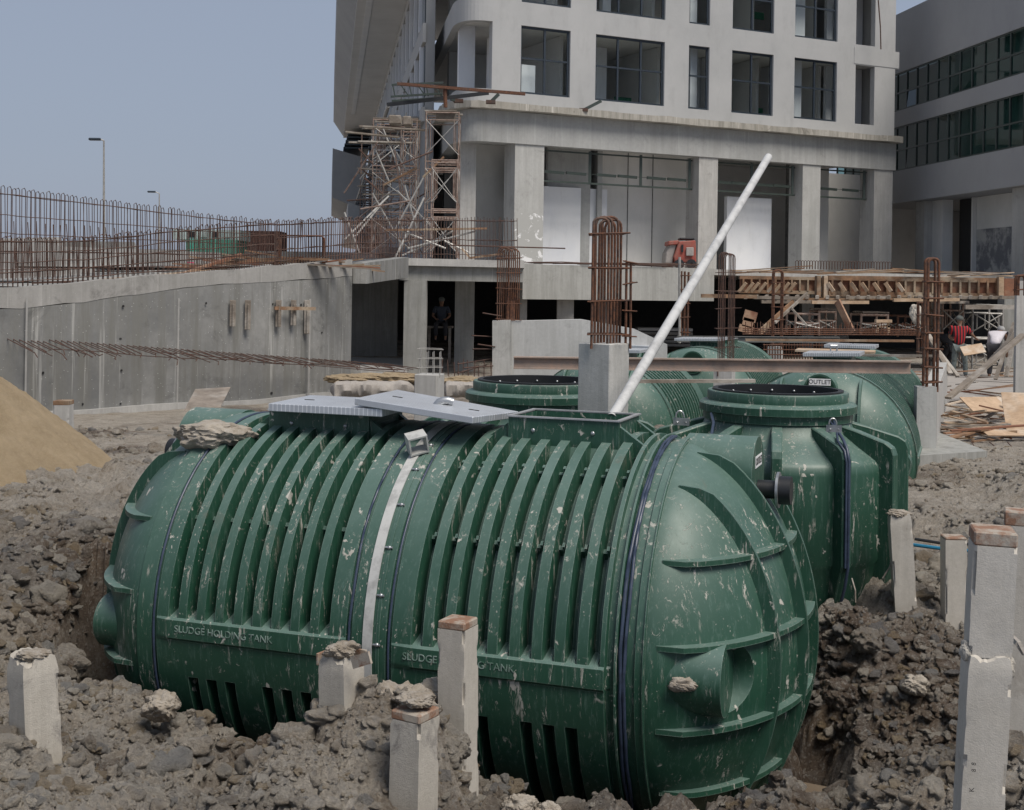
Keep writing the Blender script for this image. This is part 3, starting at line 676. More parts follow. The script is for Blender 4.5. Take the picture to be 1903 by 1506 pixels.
mb = MB(); tb(mb, .62, 4.6, 2.0, 2.2, 3.2, 6.55); tb(mb, 10.35, 12.75, 1.5, 1.7, 3.2, 6.5); obj('pale_plaster_panel', mb, PRIMER, bld, split=True)
mb = MB(); tb(mb, 4.62, 9.9, 2.6, 2.8, 3.2, 8.34); tb(mb, 9.95, 30, 6.0, 6.2, 3.2, 8.34); tb(mb, -.5, 1.35, 4.2, 4.4, 3.2, 8.34); tb(mb, 15.9, 16.9, 2.6, 3.3, 3.2, 8.34); obj('ground_storey_wall', mb, INNER, bld, split=True)
mb = MB(); tb(mb, 5.95, 5.98, 2.57, 2.597, 3.2, 8.3); tb(mb, 7.2, 7.23, 2.57, 2.597, 3.2, 8.3); tb(mb, 14.4, 15.4, 1.8, 2.6, 3.2, 8.3); obj('dark_upright', mb, simple('dark_grey_render', (.16, .16, .155), .9, c2=(.07, .07, .07)), bld, split=True)  # thin dark joint strips and a dark column, mottled grey
mb = MB()
for a_, b_, q_, z_0, z_1 in ((-.45, .45, .7, 9.6, 11.15), (13.35, 14.15, 1.3, 8.8, 12.7), (13.45, 14.3, 1.3, 13.05, 16.1), (7.85, 8.2, .8, 8.8, 12.7), (7.8, 8.15, .8, 13.05, 16.1), (3.4, 3.9, 2.6, 8.8, 12.7), (10.0, 10.5, 2.8, 8.8, 12.7), (4.6, 5.0, 2.6, 13.05, 16.1)): tb(mb, a_, b_, q_, q_ + .3, z_0, z_1)
obj('pale_plaster_panel', mb, PRIMER, bld, split=True)  # white panels added inside, standing for pale blinds and reflections in the panes
mb = MB(); tb(mb, 15.9, 18.0, 1.72, 1.9, 8.76, 12.7); tb(mb, 15.9, 18.0, 1.72, 1.9, 13.02, 16.18); obj('balcony_wall', mb, PRIMER, bld, split=True)
mb = MB(); tb(mb, 14.45, 15.42, 1.7, 1.79, 3.2, 4.75); obj('white_board', mb, PRIMER, bld)
# left bays seen under the curved beam
mb = MB()
for s in (4.0, 8.5, 13.0, 17.5, 22):
    lb(mb, s, s + .5, 4.2, 6.0, 3.2, 8.34)
lb(mb, 4.0, 24, 6.3, 6.5, 3.2, 8.34); obj('cross_wall', mb, BEAMC, bld, split=True)
mb = MB()
for s in (4.6, 9.1, 13.6): lb(mb, s, s + .3, 2.6, 4.1, 6.3, 7.8)
obj('service_panel', mb, LOUVRE, bld, split=True)
# green steel hangers between the columns
mb = MB()
for a, b in [(.6, 7.8), (8.8, 13.2), (14.3, 17.25)]:
    mb.bar(bp(a, .5, 7.82), bp(b, .5, 7.82), .06, .06); mb.bar(bp(a, .5, 6.62), bp(b, .5, 6.62), .07, .07); mb.bar(bp(a, .55, 7.0), bp(b, .55, 7.0), .02, .02)
    k = 3 if b - a > 6 else 2 if b - a > 4 else 1
    for i in range(1, k + 1):
        t = a + (b - a) * i / (k + .0) - .12; mb.bar(bp(t, .5, 6.62), bp(t, .5, 7.9), .11, .10)
        for j in range(2):
            t2 = t - (b - a) / k * (.25 + .42 * j); mb.bar(bp(t2 - .45, .55, 7.0), bp(t2 + .45, .55, 6.98), .07, .11)
obj('shutter_rail', mb, TEAL, bld)
# windows
rw = random.Random(2)
for z0, z1 in floors:
    for (a, b, nx_, ny_) in wins:
        mb = MB(); q0, q1 = .10, .17; w = .085
        tb(mb, a, a + w, q0, q1, z0, z1); tb(mb, b - w, b, q0, q1, z0, z1); tb(mb, a + w, b - w, q0, q1, z0, z0 + w); tb(mb, a + w, b - w, q0, q1, z1 - w, z1)
        for i in range(1, nx_):
            t = a + (b - a) * i / nx_; tb(mb, t - .04, t + .04, q0 - .01, q1 - .002, z0 + w, z1 - w)
        zm = z0 + (z1 - z0) * .53
        for i in range(nx_):
            ta = a + (b - a) * i / nx_ + (.04 if i else w); tbb = a + (b - a) * (i + 1) / nx_ - (.04 if i < nx_ - 1 else w)
            tb(mb, ta, tbb, q0 + .003, q1 - .005, zm - .035, zm + .035)
        f = obj('window', mb, FRAME, bld)
        mb = MB(); tb(mb, a + w, b - w, .13, .138, z0 + w, z1 - w); obj('pane', mb, GLASS, f)
for z0, z1 in floors:    # narrow balcony window behind the end opening
    mb = MB(); 
    for t0, t1, a0, a1 in ((16.25, 16.32, z0, z1 - .5), (16.95, 17.02, z0, z1 - .5)): tb(mb, t0, t1, 1.5, 1.6, a0, a1)
    tb(mb, 16.32, 16.95, 1.5, 1.6, z0 + 1.0, z0 + 1.08); tb(mb, 16.32, 16.95, 1.5, 1.6, z1 - .58, z1 - .5)
    f = obj('window', mb, FRAME, bld); mb = MB(); tb(mb, 16.32, 16.95, 1.54, 1.55, z0, z1 - .5); obj('pane', mb, WGLASS, f)
EXITG = simple('green_sign', (.01, .12, .06), .5)
for k_, (px, py) in enumerate([(1404, 207), (1406, 29), (1158, 188)]):
    r = ray(px, py); q = 3.0; o2 = B0 + n1 * q; t = (r.x * o2.y - o2.x) / (d1.x - r.x * d1.y); D = o2.y + t * d1.y; z = EZ + r.z * D
    mb = MB(); tb(mb, t - .42, t + .42, q, q + .05, z - .16, z + .16); s_ = obj('exit_sign', mb, EXITG, None)
    tag(s_, ['green hanging exit sign behind the fourth window of the lower row', 'green hanging exit sign behind the fourth window of the upper row', 'green hanging exit sign behind the second window of the lower row'][k_], 'exit sign', 'green exit signs')
    s_['label'] = s_['label']
# left wing beyond the corner: window strips, sloping fins, cladding
VPx = math.tan(math.atan((610 - CX) / F)) 
def vl(px, py, D):      # point at distance D on the line through the photo point that runs along e1
    return P(610 + (px - 610), py, D)
def alongs(D0, xo, zo, D):  # offset (xo, zo) from the line through the eye along e1
    u = e1.x / e1.y; return (u * D + xo, D, EZ + zo)
def lbox(mb, D0, D1, sec):   # extrude a section [(xo,zo)..] along e1 from D0 to D1
    n = len(sec); v = [alongs(0, x, z, D0) for x, z in sec] + [alongs(0, x, z, D1) for x, z in sec]
    fs = [tuple(range(n - 1, -1, -1)), tuple(range(n, 2 * n))] + [(i, (i + 1) % n, n + (i + 1) % n, n + i) for i in range(n)]
    return mb.add(v, fs)
wing_l = empty('canopy_wing', alongs(0, 4, 0, 60), 'long grey clad wing running back on the left with dark overhanging canopy', 'building')
mb = MB(); lbox(mb, 53, 128, [(1.25, 14.6), (3.9, 14.6), (3.9, 14.9), (1.25, 14.9)]); obj('soffit', mb, SOFF, wing_l)
mb = MB(); lbox(mb, 53, 128, [(.25, 16.2), (1.24, 14.75), (1.24, 20.5), (.25, 20.5)]); obj('fascia', mb, DARKCLAD, wing_l)
mb = MB(); lbox(mb, 53, 110, [(1.72, 14.57), (2.05, 14.57), (2.05, 14.595), (1.72, 14.595)]); obj('trim_strip', mb, PRIMER, wing_l)
mb = MB(); lbox(mb, 54, 128, [(3.92, 1.0), (4.3, 1.0), (4.3, 15.5), (3.92, 15.5)])
obj('wall', mb, DARKCLAD, wing_l)
mb = MB(); lbox(mb, 53.9, 127, [(3.78, 14.0), (3.915, 14.0), (3.915, 14.55), (3.78, 14.55)]); lbox(mb, 53.9, 127, [(3.78, 10.2), (3.915, 10.2), (3.915, 11.0), (3.78, 11.0)]); lbox(mb, 53.9, 127, [(3.78, 6.9), (3.915, 6.9), (3.915, 7.5), (3.78, 7.5)])
obj('spandrel', mb, FACADE, wing_l)
mb = MB()
for i in range(22):
    D = 55 + i * 3.3; lbox(mb, D, D + .25, [(3.74, 7.5), (3.913, 7.5), (3.913, 10.2), (3.74, 10.2)]); lbox(mb, D + .9, D + 1.15, [(3.74, 11.0), (3.913, 11.0), (3.913, 14.0), (3.74, 14.0)])
obj('mullion', mb, PRIMER, wing_l, split=True)
mb = MB(); lbox(mb, 54.2, 127, [(3.88, 7.6), (3.912, 7.6), (3.912, 10.1), (3.88, 10.1)]); lbox(mb, 54.2, 127, [(3.88, 11.1), (3.912, 11.1), (3.912, 13.9), (3.88, 13.9)]); obj('ribbon_window', mb, simple('dark_glazing', (.03, .045, .05), .12), wing_l)
# sunshade ladder under the ribbon windows: rails with slats across
mb = MB(); mb.tube([alongs(0, 2.35, 7.4, 53), alongs(0, 2.35, 7.4, 124)], .09, 8); obj('sunshade_rail', mb, SCAFW, wing_l)
for i in range(24):
    D = 55.5 + i * 2.9; mb = MB(); lbox(mb, D, D + 1.5, [(2.45, 7.25), (3.75, 7.25), (3.75, 7.31), (2.45, 7.31)]); obj('sunshade_slat', mb, LOUVRE if i % 3 else DARKCLAD, wing_l)
# lower canopies further down the wing
mb = MB(); lbox(mb, 118, 150, [(.2, 8.0), (3.3, 6.8), (3.3, 11.6), (.2, 12.5)]); obj('lower_canopy', mb, DARKCLAD, wing_l)
mb = MB(); lbox(mb, 112, 150, [(1.6, 4.4), (4.2, 4.0), (4.2, 6.4), (1.6, 7.2)]); obj('lower_canopy', mb, FACADE, wing_l)
mb = MB()
for k in range(5): lbox(mb, 120, 140, [(1.2 + .1 * k, 12.7 + .33 * k), (3.6, 12.7 + .33 * k), (3.6, 12.85 + .33 * k), (1.2 + .1 * k, 12.85 + .33 * k)])
for k in range(6): lbox(mb, 100, 112, [(2.2, 2.2 + .55 * k), (3.9, 2.2 + .55 * k), (3.9, 2.36 + .55 * k), (2.2, 2.36 + .55 * k)])
obj('louvre_bank', mb, LOUVRE, wing_l, split=True)
mb = MB(); lbox(mb, 70, 112, [(2.6, .8), (3.9, .8), (3.9, 2.1), (2.6, 2.1)]); obj('plinth', mb, CONC_D, wing_l)

# ---- right wing
wing = empty('rear_wing', (21, 57, 3.2), 'dark grey wing at the right edge with two ribbons of green glass', 'building')
w0 = Vector((18.5, 62)); wd = Vector((.1407, -.99)).normalized(); wn = Vector((.99, .1407)).normalized()
def wp(t, q=0, z=0):
    p = w0 + wd * t + wn * q; return (p.x, p.y, z)
def wb(mb, t0, t1, q0, q1, z0, z1):
    v = [wp(t, q, z) for t in (t0, t1) for q in (q0, q1) for z in (z0, z1)]
    return mb.add(v, [(0, 1, 3, 2), (4, 6, 7, 5), (0, 4, 5, 1), (2, 3, 7, 6), (0, 2, 6, 4), (1, 5, 7, 3)])
mb = MB(); T0, T1 = -8, 18
gridwall(mb, [T0, T1], [6.75, 8.3, 10.43, 11.19, 13.03, 15.9], [(T0, T1, 8.3, 10.43), (T0, T1, 11.19, 13.03)], wp, .3); wb(mb, T0, T1, .6, .8, 8.2, 13.1)
obj('wall', mb, WINGC, wing)
mb = MB(); wb(mb, T0, T1, .31, 9, 6.75, 7.0); wb(mb, T0, T1, .31, 9, 13.2, 13.4); obj('floor_slab', mb, WINGC, wing)
for z0, z1 in ((8.3, 10.43), (11.19, 13.03)):
    mb = MB(); fz = .05; wb(mb, T0, T1, .04, .12, z0, z0 + .07); wb(mb, T0, T1, .04, .12, z1 - .07, z1); zm = z0 + (z1 - z0) * .47; wb(mb, T0, T1, .045, .11, zm - .04, zm + .04)
    t = T0 + .2
    while t < T1:
        wb(mb, t - .035, t + .035, .03, .105, z0 + .07, zm - .04); wb(mb, t - .035, t + .035, .03, .105, zm + .04, z1 - .07); t += 1.05
    f = obj('ribbon_window', mb, TEAL, wing)
    mb = MB(); rr = random.Random(5); t = T0 + .2
    while t < T1:
        for a, b in ((z0 + .07, zm - .04), (zm + .04, z1 - .07)):
            tl = .05 if rr.random() < .12 else 0
            v = [wp(t + .04, .08 - tl, a), wp(t + 1.01, .08 - tl, a), wp(t + 1.01, .08, b), wp(t + .04, .08, b)]; mb.add(v, [(0, 1, 2, 3)])
        t += 1.05
    obj('pane', mb, WGLASS, f, recalc=False)
    mb = MB(); t = T0 + 1
    while t < T1: wb(mb, t, t + .5, 1.6, 1.7, z0, z1 - .5) if rr.random() < .5 else None; t += 1.9
    obj('blind', mb, INNER, wing, split=True)
mb = MB(); wb(mb, T0, T1, 6, 6.2, 3.2, 6.74); wb(mb, 1.2, 2.9, .8, 1.3, 3.2, 6.74); obj('ground_storey_wall', mb, INNER, wing, split=True)
mb = MB(); wb(mb, 2.95, 4.6, 1.6, 1.7, 3.2, 6.74); obj('dark_doorway', mb, BLACK, wing)
mb = MB(); wb(mb, 4.75, 9.6, 1.5, 1.75, 3.2, 6.74); wb(mb, 4.62, 4.74, 1.3, 1.6, 3.2, 6.74); obj('recessed_wall', mb, INNER, wing)
n = NT('sooty_render'); c = n.mix(n.ramp(n.noise(.45, 6, .7, n.mapping(loc=(3, 1, 9))), [(.44, 0), (.52, 1)]), (.15, .155, .17), (.38, .38, .37)); SOOT = n.fin(c, .85)
mb = MB(); wb(mb, 4.8, 9.4, 1.47, 1.497, 3.2, 5.3); obj('unpainted_patch', mb, SOOT, wing)
mb = MB(); wb(mb, 8.35, 8.6, 1.38, 1.49, 4.55, 4.9); obj('junction_box', mb, GALV, wing)
for t in (9.7, 1.0): mb = MB(); wb(mb, t, t + .9, .4, 1.3, 3.2, 6.74); obj('column', mb, CONC, wing)
mb = MB(); wb(mb, 2, 5, 2.2, 6, 15.9, 17.8); wb(mb, 5.5, 18, 1.2, 2.2, 15.9, 17.2); obj('roof_upstand', mb, PRIMER, wing)

# ================================================================ RIBBED HORIZONTAL TANKS
# local frame: +X along the tank, +Z up, -Y the side that faces the camera on the big one
def to_mesh(name, mb):
    me = bpy.data.meshes.new(name); me.from_pydata([tuple(v) for v in mb.v], [], mb.f)
    if any(mb.m): me.polygons.foreach_set('material_index', mb.m)
    return me
def tank_shell(gaps, sL, sR, R=1.2, bands=(), grooves=(), lower=None, gw=.028, depth=.12, res=1):
    """profile r(s, theta); theta 0 = camera side at half height, counted upward"""
    S_ = [sL, sR]
    for c in gaps: S_ += [c - gw - .007, c - gw - .002, c - gw + .002, c, c + gw - .002, c + gw + .002, c + gw + .007]
    if res == 1:
        for c in gaps[9:]: S_ += [c + .0035, c + .0045, c + .0195, c + .0205]
    for a, b, dep in grooves: S_ += [a - .006, a, (a + b) / 2, b, b + .006]
    S_ = sorted(set(round(x, 4) for x in S_)); 
    T_ = list(np.arange(-180, 180, 3.0 * res)); 
    lo_hi = [-64, -60, -15, -13.4, -13, -3, -2.4, -1.6, -1, 3.4, 4, 6.5, 7]
    for a in lo_hi: T_ += [a, 180 - a if a > 0 else -180 - a]
    T_ += [33, 34, 35.2, 36.2, 60.5, 61.3, 62.5, 63.3] if res == 1 else []
    T_ += [147, 146, 144.8, 143.8] if res == 1 else []
    T_ = sorted(set(round(((t + 180) % 360) - 180, 2) for t in T_))
    s = np.array(S_)[:, None]; th = np.array(T_)[None, :]
    ab = np.where(th > 90, 180 - th, np.where(th < -90, -180 - th, th))   # fold the far side onto the near side
    def step(x, a, b): return np.clip((x - a) / (b - a), 0, 1)
    up = step(ab, 4, 6.5)                         # upper recess fades in above the ledge
    lowm = step(-ab, 13, 13.6) * 1.0
    r = np.full((len(S_), len(T_)), R, dtype=float)
    g = np.zeros_like(r)
    for i, c in enumerate(gaps):
        prof = 1 - step(np.abs(s - c), gw - .001, gw + .005)
        m = up * 1.0
        if res == 1:
            for a in (34.6, 61.9): m = m * (1 - .42 * (np.abs(ab - a) < .75))
        pr = prof * m
        if lower is None or lower[i]: pr = np.maximum(pr, prof * lowm * step(64 + ab, -0.0, 4) * 1.1)
        g = np.maximum(g, pr)
    r = r - depth * g
    if res == 1:
        for c in gaps[9:]:      # small inner ridge on the floor of the right-hand recesses
            r = r + .045 * ((s > c + .004) & (s < c + .020)) * up * (g > .5)
    for a, b, dep in grooves:
        r = r - dep * step(s, a - .004, a) * (1 - step(s, b, b + .004))
    fl = ((ab > -2) & (ab < 4)); r = r + .016 * fl * ((s > sL + .15) & (s < sR - .2)) * (1 - ((s > -1.62) & (s < -1.30)) * (res == 1))
    # thickening below the waist
    mb = MB(); n_s, n_t = len(S_), len(T_); tr = np.radians(T_)[None, :]
    X = np.repeat(s, n_t, 1); Y = -r * np.cos(tr); Z = r * np.sin(tr)
    idx = np.arange(n_s * n_t).reshape(n_s, n_t); nx_ = np.roll(idx, -1, 1)
    mb.add(np.stack([X, Y, Z], -1).reshape(-1, 3).tolist(), np.stack([idx[:-1], idx[1:], nx_[1:], nx_[:-1]], -1).reshape(-1, 4).tolist())
    return mb
def dome_x(n, w, R, H):      # how far the end dome bulges at lateral n, height w
    q = max(0.0, 1 - ((abs(n) ** 2 + abs(w) ** 2) / (R * R)) ** 1.0)
    return H * q ** .60
def end_dome(sgn, s0, R, H, pocket=None, nz=26, nt_=72):
    mb = MB(); vs = []; fs = []
    for i in range(nz + 1):
        rr = R * math.sin(PI / 2 * i / nz)
        for j in range(nt_):
            a = 2 * PI * j / nt_; y, z = rr * math.cos(a), rr * math.sin(a)
            vs.append((s0 + sgn * dome_x(y, z, R, H), y, z))
    for i in range(nz):
        for j in range(nt_):
            k = (j + 1) % nt_; fs.append((i * nt_ + j, (i + 1) * nt_ + j, (i + 1) * nt_ + k, i * nt_ + k))
    mb.add(vs, fs); return mb
def arc_rib(mb, sgn, s0, R, H, kind, c, h=.065, th=.036, a=.0, n=30, lim=None, tip=.10):
    """rib standing on the dome: kind 'v' = vertical plane y=c, 'h' = horizontal plane z=c"""
    L = math.sqrt(max(R * R - c * c, .01)); l0, l1 = lim or (-L * .985, L * .985)
    rows_ = []
    for i in range(n + 1):
        q = l0 + (l1 - l0) * i / n
        y, z = (c, q) if kind == 'v' else (q, c)
        x = dome_x(y, z, R, H)
        e = min(1, (q - l0) / tip, (l1 - q) / tip) ; e = max(e, .03)
        # outward normal in the rib's own plane
        dq = 1e-3; y2, z2 = (c, q + dq) if kind == 'v' else (q + dq, c); y1, z1 = (c, q - dq) if kind == 'v' else (q - dq, c)
        dx = (dome_x(y2, z2, R, H) - dome_x(y1, z1, R, H)) / (2 * dq); nl = math.hypot(1, dx); nx_, nq = 1 / nl, -dx / nl
        hh = h * e
        for (off, hgt) in ((-th / 2, -.03), (-th / 2 * .8, hh), (th / 2 * .8, hh), (th / 2, -.03)):
            X = x + nx_ * hgt; Q = q + nq * hgt
            pt = (s0 + sgn * X, c + off, Q) if kind == 'v' else (s0 + sgn * X, Q, c + off); rows_.append(pt)
    fs = []
    for i in range(n):
        for k in range(3): fs.append((i * 4 + k, i * 4 + k + 1, (i + 1) * 4 + k + 1, (i + 1) * 4 + k))
    fs += [(0, 1, 2, 3), (n * 4 + 3, n * 4 + 2, n * 4 + 1, n * 4)]
    mb.add(rows_, fs)
def horn(mb, x0, x1, y, z, r, n=36):
    v = []; 
    for x in (x0, x1):
        for j in range(n): a = 2 * PI * j / n; v.append((x, y + r * math.cos(a), z + r * math.sin(a)))
    v2 = [(x1 - .0, y + (r - .012) * math.cos(2 * PI * j / n), z + (r - .012) * math.sin(2 * PI * j / n)) for j in range(n)]
    mb.add(v, [(j, (j + 1) % n, n + (j + 1) % n, n + j) for j in range(n)] + [tuple(range(n - 1, -1, -1)), tuple(range(n, 2 * n))])
def boolean_cut(o, cutter_mb):
    me = to_mesh('cut', cutter_mb); bm = bmesh.new(); bm.from_mesh(me); bmesh.ops.recalc_face_normals(bm, faces=bm.faces); bm.to_mesh(me); bm.free()
    c = bpy.data.objects.new('cut', me); COL.objects.link(c); c.matrix_world = Matrix.Identity(4)
    par = o.parent; o.parent = None
    m = o.modifiers.new('b', 'BOOLEAN'); m.operation = 'DIFFERENCE'; m.solver = 'EXACT'; m.object = c
    bpy.context.view_layer.update(); dg = bpy.context.evaluated_depsgraph_get(); nm = bpy.data.meshes.new_from_object(o.evaluated_get(dg))
    o.modifiers.clear(); o.data = nm; bpy.data.objects.remove(c); o.parent = par
def text_mesh(name, body, size, M, mat, parent, extrude=.001, label=None):
    cu = bpy.data.curves.new(name, 'FONT'); cu.body = body; cu.size = size; cu.extrude = extrude; cu.align_x = 'CENTER'; cu.align_y = 'CENTER'
    t = bpy.data.objects.new(name, cu); COL.objects.link(t); bpy.context.view_layer.update()
    me = bpy.data.meshes.new_from_object(t.evaluated_get(bpy.context.evaluated_depsgraph_get())); bpy.data.objects.remove(t)
    me.name = name; me.transform(M); me.materials.clear(); me.materials.append(mat)
    o = bpy.data.objects.new(name, me); COL.objects.link(o); o.parent = parent
    return o
SINK = dict(local=True)
def end_with_ribs(root, sgn, s0, R, H, mat, hv=(-.62, -.24, .2, .62), hh=(.62, .2, -.24, -.62), low_y=-.95, top=True, label_side=None, cut=True, nz=26, lr=.197):
    mb = end_dome(sgn, s0, R, H, nz=nz); mb.add([(s0, R * math.cos(2 * PI * j / 72), R * math.sin(2 * PI * j / 72)) for j in range(72)], [tuple(range(72))])
    d = obj('end_dome', mb, mat, root, smooth=35, **SINK)
    if cut and low_y is not None:      # pocket moulded beyond the low nozzle's face
        cm = MB(); a0 = .40; n = 40; v = []
        for x in (s0 + sgn * a0, s0 + sgn * 1.5):
            for j in range(n): a = 2 * PI * j / n; v.append((x, low_y + .2 * math.cos(a), .02 + .2 * math.sin(a)))
        cm.add(v, [(j, (j + 1) % n, n + (j + 1) % n, n + j) for j in range(n)] + [tuple(range(n - 1, -1, -1)), tuple(range(n, 2 * n))])
        boolean_cut(d, cm); me = d.data; me.polygons.foreach_set('use_smooth', [True] * len(me.polygons)); me.set_sharp_from_angle(angle=math.radians(30))
    mb = MB()
    obj('collar', MB().lathe([(R + .006, 0), (R + .012, .004), (R + .012, .05), (R + .002, .054)], 96), mat, root, smooth=35, **SINK).matrix_local = Matrix.Translation((s0 - (.054 if sgn > 0 else 0), 0, 0)) @ Matrix.Rotation(PI / 2, 4, 'Y')
    for c in hv:
        m = MB(); L = math.sqrt(R * R - c * c); arc_rib(m, sgn, s0, R, H, 'v', c, lim=(-L * .97, L * (.99 if abs(c) > .3 else .74 if c > 0 else .985)), n=44, tip=.07); obj('dome_rib', m, mat, root, smooth=30, **SINK)
    for c in hh:
        m = MB(); L = math.sqrt(R * R - c * c); arc_rib(m, sgn, s0, R, H, 'h', c, lim=(-L * .992, L * .99), n=44, h=.052, tip=.05); obj('dome_rib', m, mat, root, smooth=30, **SINK)
    if low_y is not None:
        m = MB(); horn(m, s0 + sgn * .02, s0 + sgn * .398, low_y, .02 if lr > .19 else -.05, lr); obj('low_nozzle', m, mat, root, smooth=35, **SINK)
    if top:
        m = MB(); horn(m, s0 - sgn * .02, s0 + sgn * .40, 0.02, .97, .245); nzl = obj('top_nozzle', m, mat, root, smooth=35, **SINK)
        m = MB(); horn(m, s0 + sgn * .401, s0 + sgn * .53, 0.02, .90, .055); horn(m, s0 + sgn * .531, s0 + sgn * .60, .02, .90, .085); obj('pipe_stub', m, BLACKP, nzl, smooth=35, **SINK)
        m = MB(); horn(m, s0 + sgn * .515, s0 + sgn * .530, .02, .90, .108); obj('pipe_flange', m, GALV, nzl, smooth=35, **SINK)
        if label_side:
            m = MB(); m.box((s0 + sgn * .4025, .02, 1.07), (.003, .24, .07)); lb_ = obj('outlet_label', m, WHITE, nzl, **SINK)
            Mx = Matrix(((0, 0, 1, s0 + .4052), (1, 0, 0, .02), (0, 1, 0, 1.07), (0, 0, 0, 1)))
            text_mesh('outlet_text', 'OUTLET', .062, Mx, BLACK, nzl)
    return d
def ring_part(name, root, s, r, w, t, mat, a0=-100, a1=280, n=90):
    mb = MB(); rows_ = []
    for j in range(n + 1):
        a = math.radians(a0 + (a1 - a0) * j / n); 
        for (x, rr) in ((-w / 2, 0), (w / 2, 0), (w / 2, t), (-w / 2, t)): rows_.append((s + x, -(r + rr) * math.cos(a), (r + rr) * math.sin(a)))
    fs = [(i * 4 + k, i * 4 + (k + 1) % 4, (i + 1) * 4 + (k + 1) % 4, (i + 1) * 4 + k) for i in range(n) for k in range(4)]
    mb.add(rows_, fs); return obj(name, mb, mat, root, smooth=35, **SINK)
def cable_part(name, root, s, r, rad, mat, a0=-90, a1=100, n=70, wob=.006, seed=1):
    rr = random.Random(seed); pts = []; o = 0
    for j in range(n + 1):
        a = math.radians(a0 + (a1 - a0) * j / n); o = o * .85 + rr.uniform(-wob, wob) * .5; pts.append((s + o, -(r) * math.cos(a), r * math.sin(a)))
    return obj(name, MB().tube(pts, rad, 6), mat, root, smooth=60, **SINK)
def hatch_neck(root, s0, s1, y0, y1, zt, mat, R=1.2):
    m = MB(); 
    def ring(z, g): return [(s0 - g, y0 - g, z), (s1 + g, y0 - g, z), (s1 + g, y1 + g, z), (s0 - g, y1 + g, z)]
    g = .012; z_ = zt
    vs = ring(z_, g) + ring(z_ - .15, g) + ring(z_ - .165, g) + ring(z_ - .32, .10)
    inn = ring(z_, -.012) + ring(z_ - .35, -.012)
    m.add(vs, [(i + 4 * k, (i + 1) % 4 + 4 * k, (i + 1) % 4 + 4 * k + 4, i + 4 * k + 4) for k in range(3) for i in range(4)])
    m.add(inn, [(i, i + 4, (i + 1) % 4 + 4, (i + 1) % 4) for i in range(4)] + [(4, 5, 6, 7)])
    # gussets at the corners
    for sx, s_ in ((-1, s0 - g), (1, s1 + g)):
        for y in (y0 + .03, y1 - .03): 
            m.add([(s_, y - .018, z_ - .03), (s_ + sx * .20, y - .018, z_ - .17), (s_, y - .018, z_ - .25), (s_, y + .018, z_ - .03), (s_ + sx * .20, y + .018, z_ - .17), (s_, y + .018, z_ - .25)], [(0, 1, 2), (3, 5, 4), (0, 3, 4, 1), (1, 4, 5, 2), (0, 2, 5, 3)])
    h = obj('hatch_neck', m, mat, root, recalc=False, **SINK)
    m = MB(); a = .022; zt2 = zt + .003
    m.box2(s0 - .024, s1 + .024, y0 - .024, y0 + a - .024 + .008, zt2, zt2 + .008); m.box2(s0 - .024, s1 + .024, y1 - a + .016, y1 + .024, zt2, zt2 + .008)
    m.box2(s0 - .024, s0 + .006, y0 + .0065, y1 - .0065, zt2, zt2 + .008); m.box2(s1 - .006, s1 + .024, y0 + .0065, y1 - .0065, zt2, zt2 + .008)
    m.box2(s0 - .0118, s1 + .0118, y0 - .0118, y0 - .006, zt - .10, zt2 - .001); m.box2(s0 - .0118, s1 + .0118, y1 + .006, y1 + .0118, zt - .10, zt2 - .001)
    m.box2(s0 - .0118, s0 - .006, y0, y1, zt - .10, zt2 - .001); m.box2(s1 + .006, s1 + .0118, y0, y1, zt - .10, zt2 - .001)
    obj('hatch_frame', m, ALU_P, h, recalc=False, **SINK)
    for sx in (.22, .78):
        m = MB(); x = s0 + (s1 - s0) * sx; m.sphere((x, y0 - .014, zt - .075), .014, 10, 6, (1, .6, 1)); obj('bolt', m, GALV, h, smooth=60, **SINK)
        m = MB(); m.sphere((x, y1 - .014, zt - .05), .012, 10, 6, (1, .6, 1)); obj('bolt', m, GALV, h, smooth=60, **SINK)
    return h
ALU_P = simple('aluminium_frame', (.50, .50, .50), .42, .6, .25, 8)
n = NT('chequer_plate'); tcn = n.n.new('ShaderNodeTexCoord').outputs['Object']
def diam(vec, ang):
    mp = n.mapping((1, 1, 1), (0, 0, ang), src=vec); s_ = n.n.new('ShaderNodeSeparateXYZ'); n.link(mp, s_.inputs[0])
    a = n.math('ABSOLUTE', n.math('SUBTRACT', n.math('FRACT', n.math('MULTIPLY', s_.outputs['X'], 46)), .5)); b = n.math('ABSOLUTE', n.math('SUBTRACT', n.math('FRACT', n.math('MULTIPLY', s_.outputs['Y'], 46)), .5))
    return n.math('LESS_THAN', n.math('ADD', n.math('MULTIPLY', a, 1.1), n.math('MULTIPLY', b, 3.0)), .42)
chk = n.math('MAXIMUM', diam(tcn, PI / 4), diam(tcn, -PI / 4))
c = n.mix(n.ramp(n.noise(3.5, 6, .7), [(.35, 0), (.7, 1)]), (.50, .53, .57), (.40, .42, .45)); c = n.mix(n.math('MULTIPLY', chk, .7), c, (.84, .86, .88)); c = n.mix(n.ramp(n.noise(14, 5, .75, tcn), [(.6, 0), (.72, .6)]), c, (.34, .31, .27))
n.bump(chk, .0025, .9); CHEQ = n.fin(c, .36, .35)

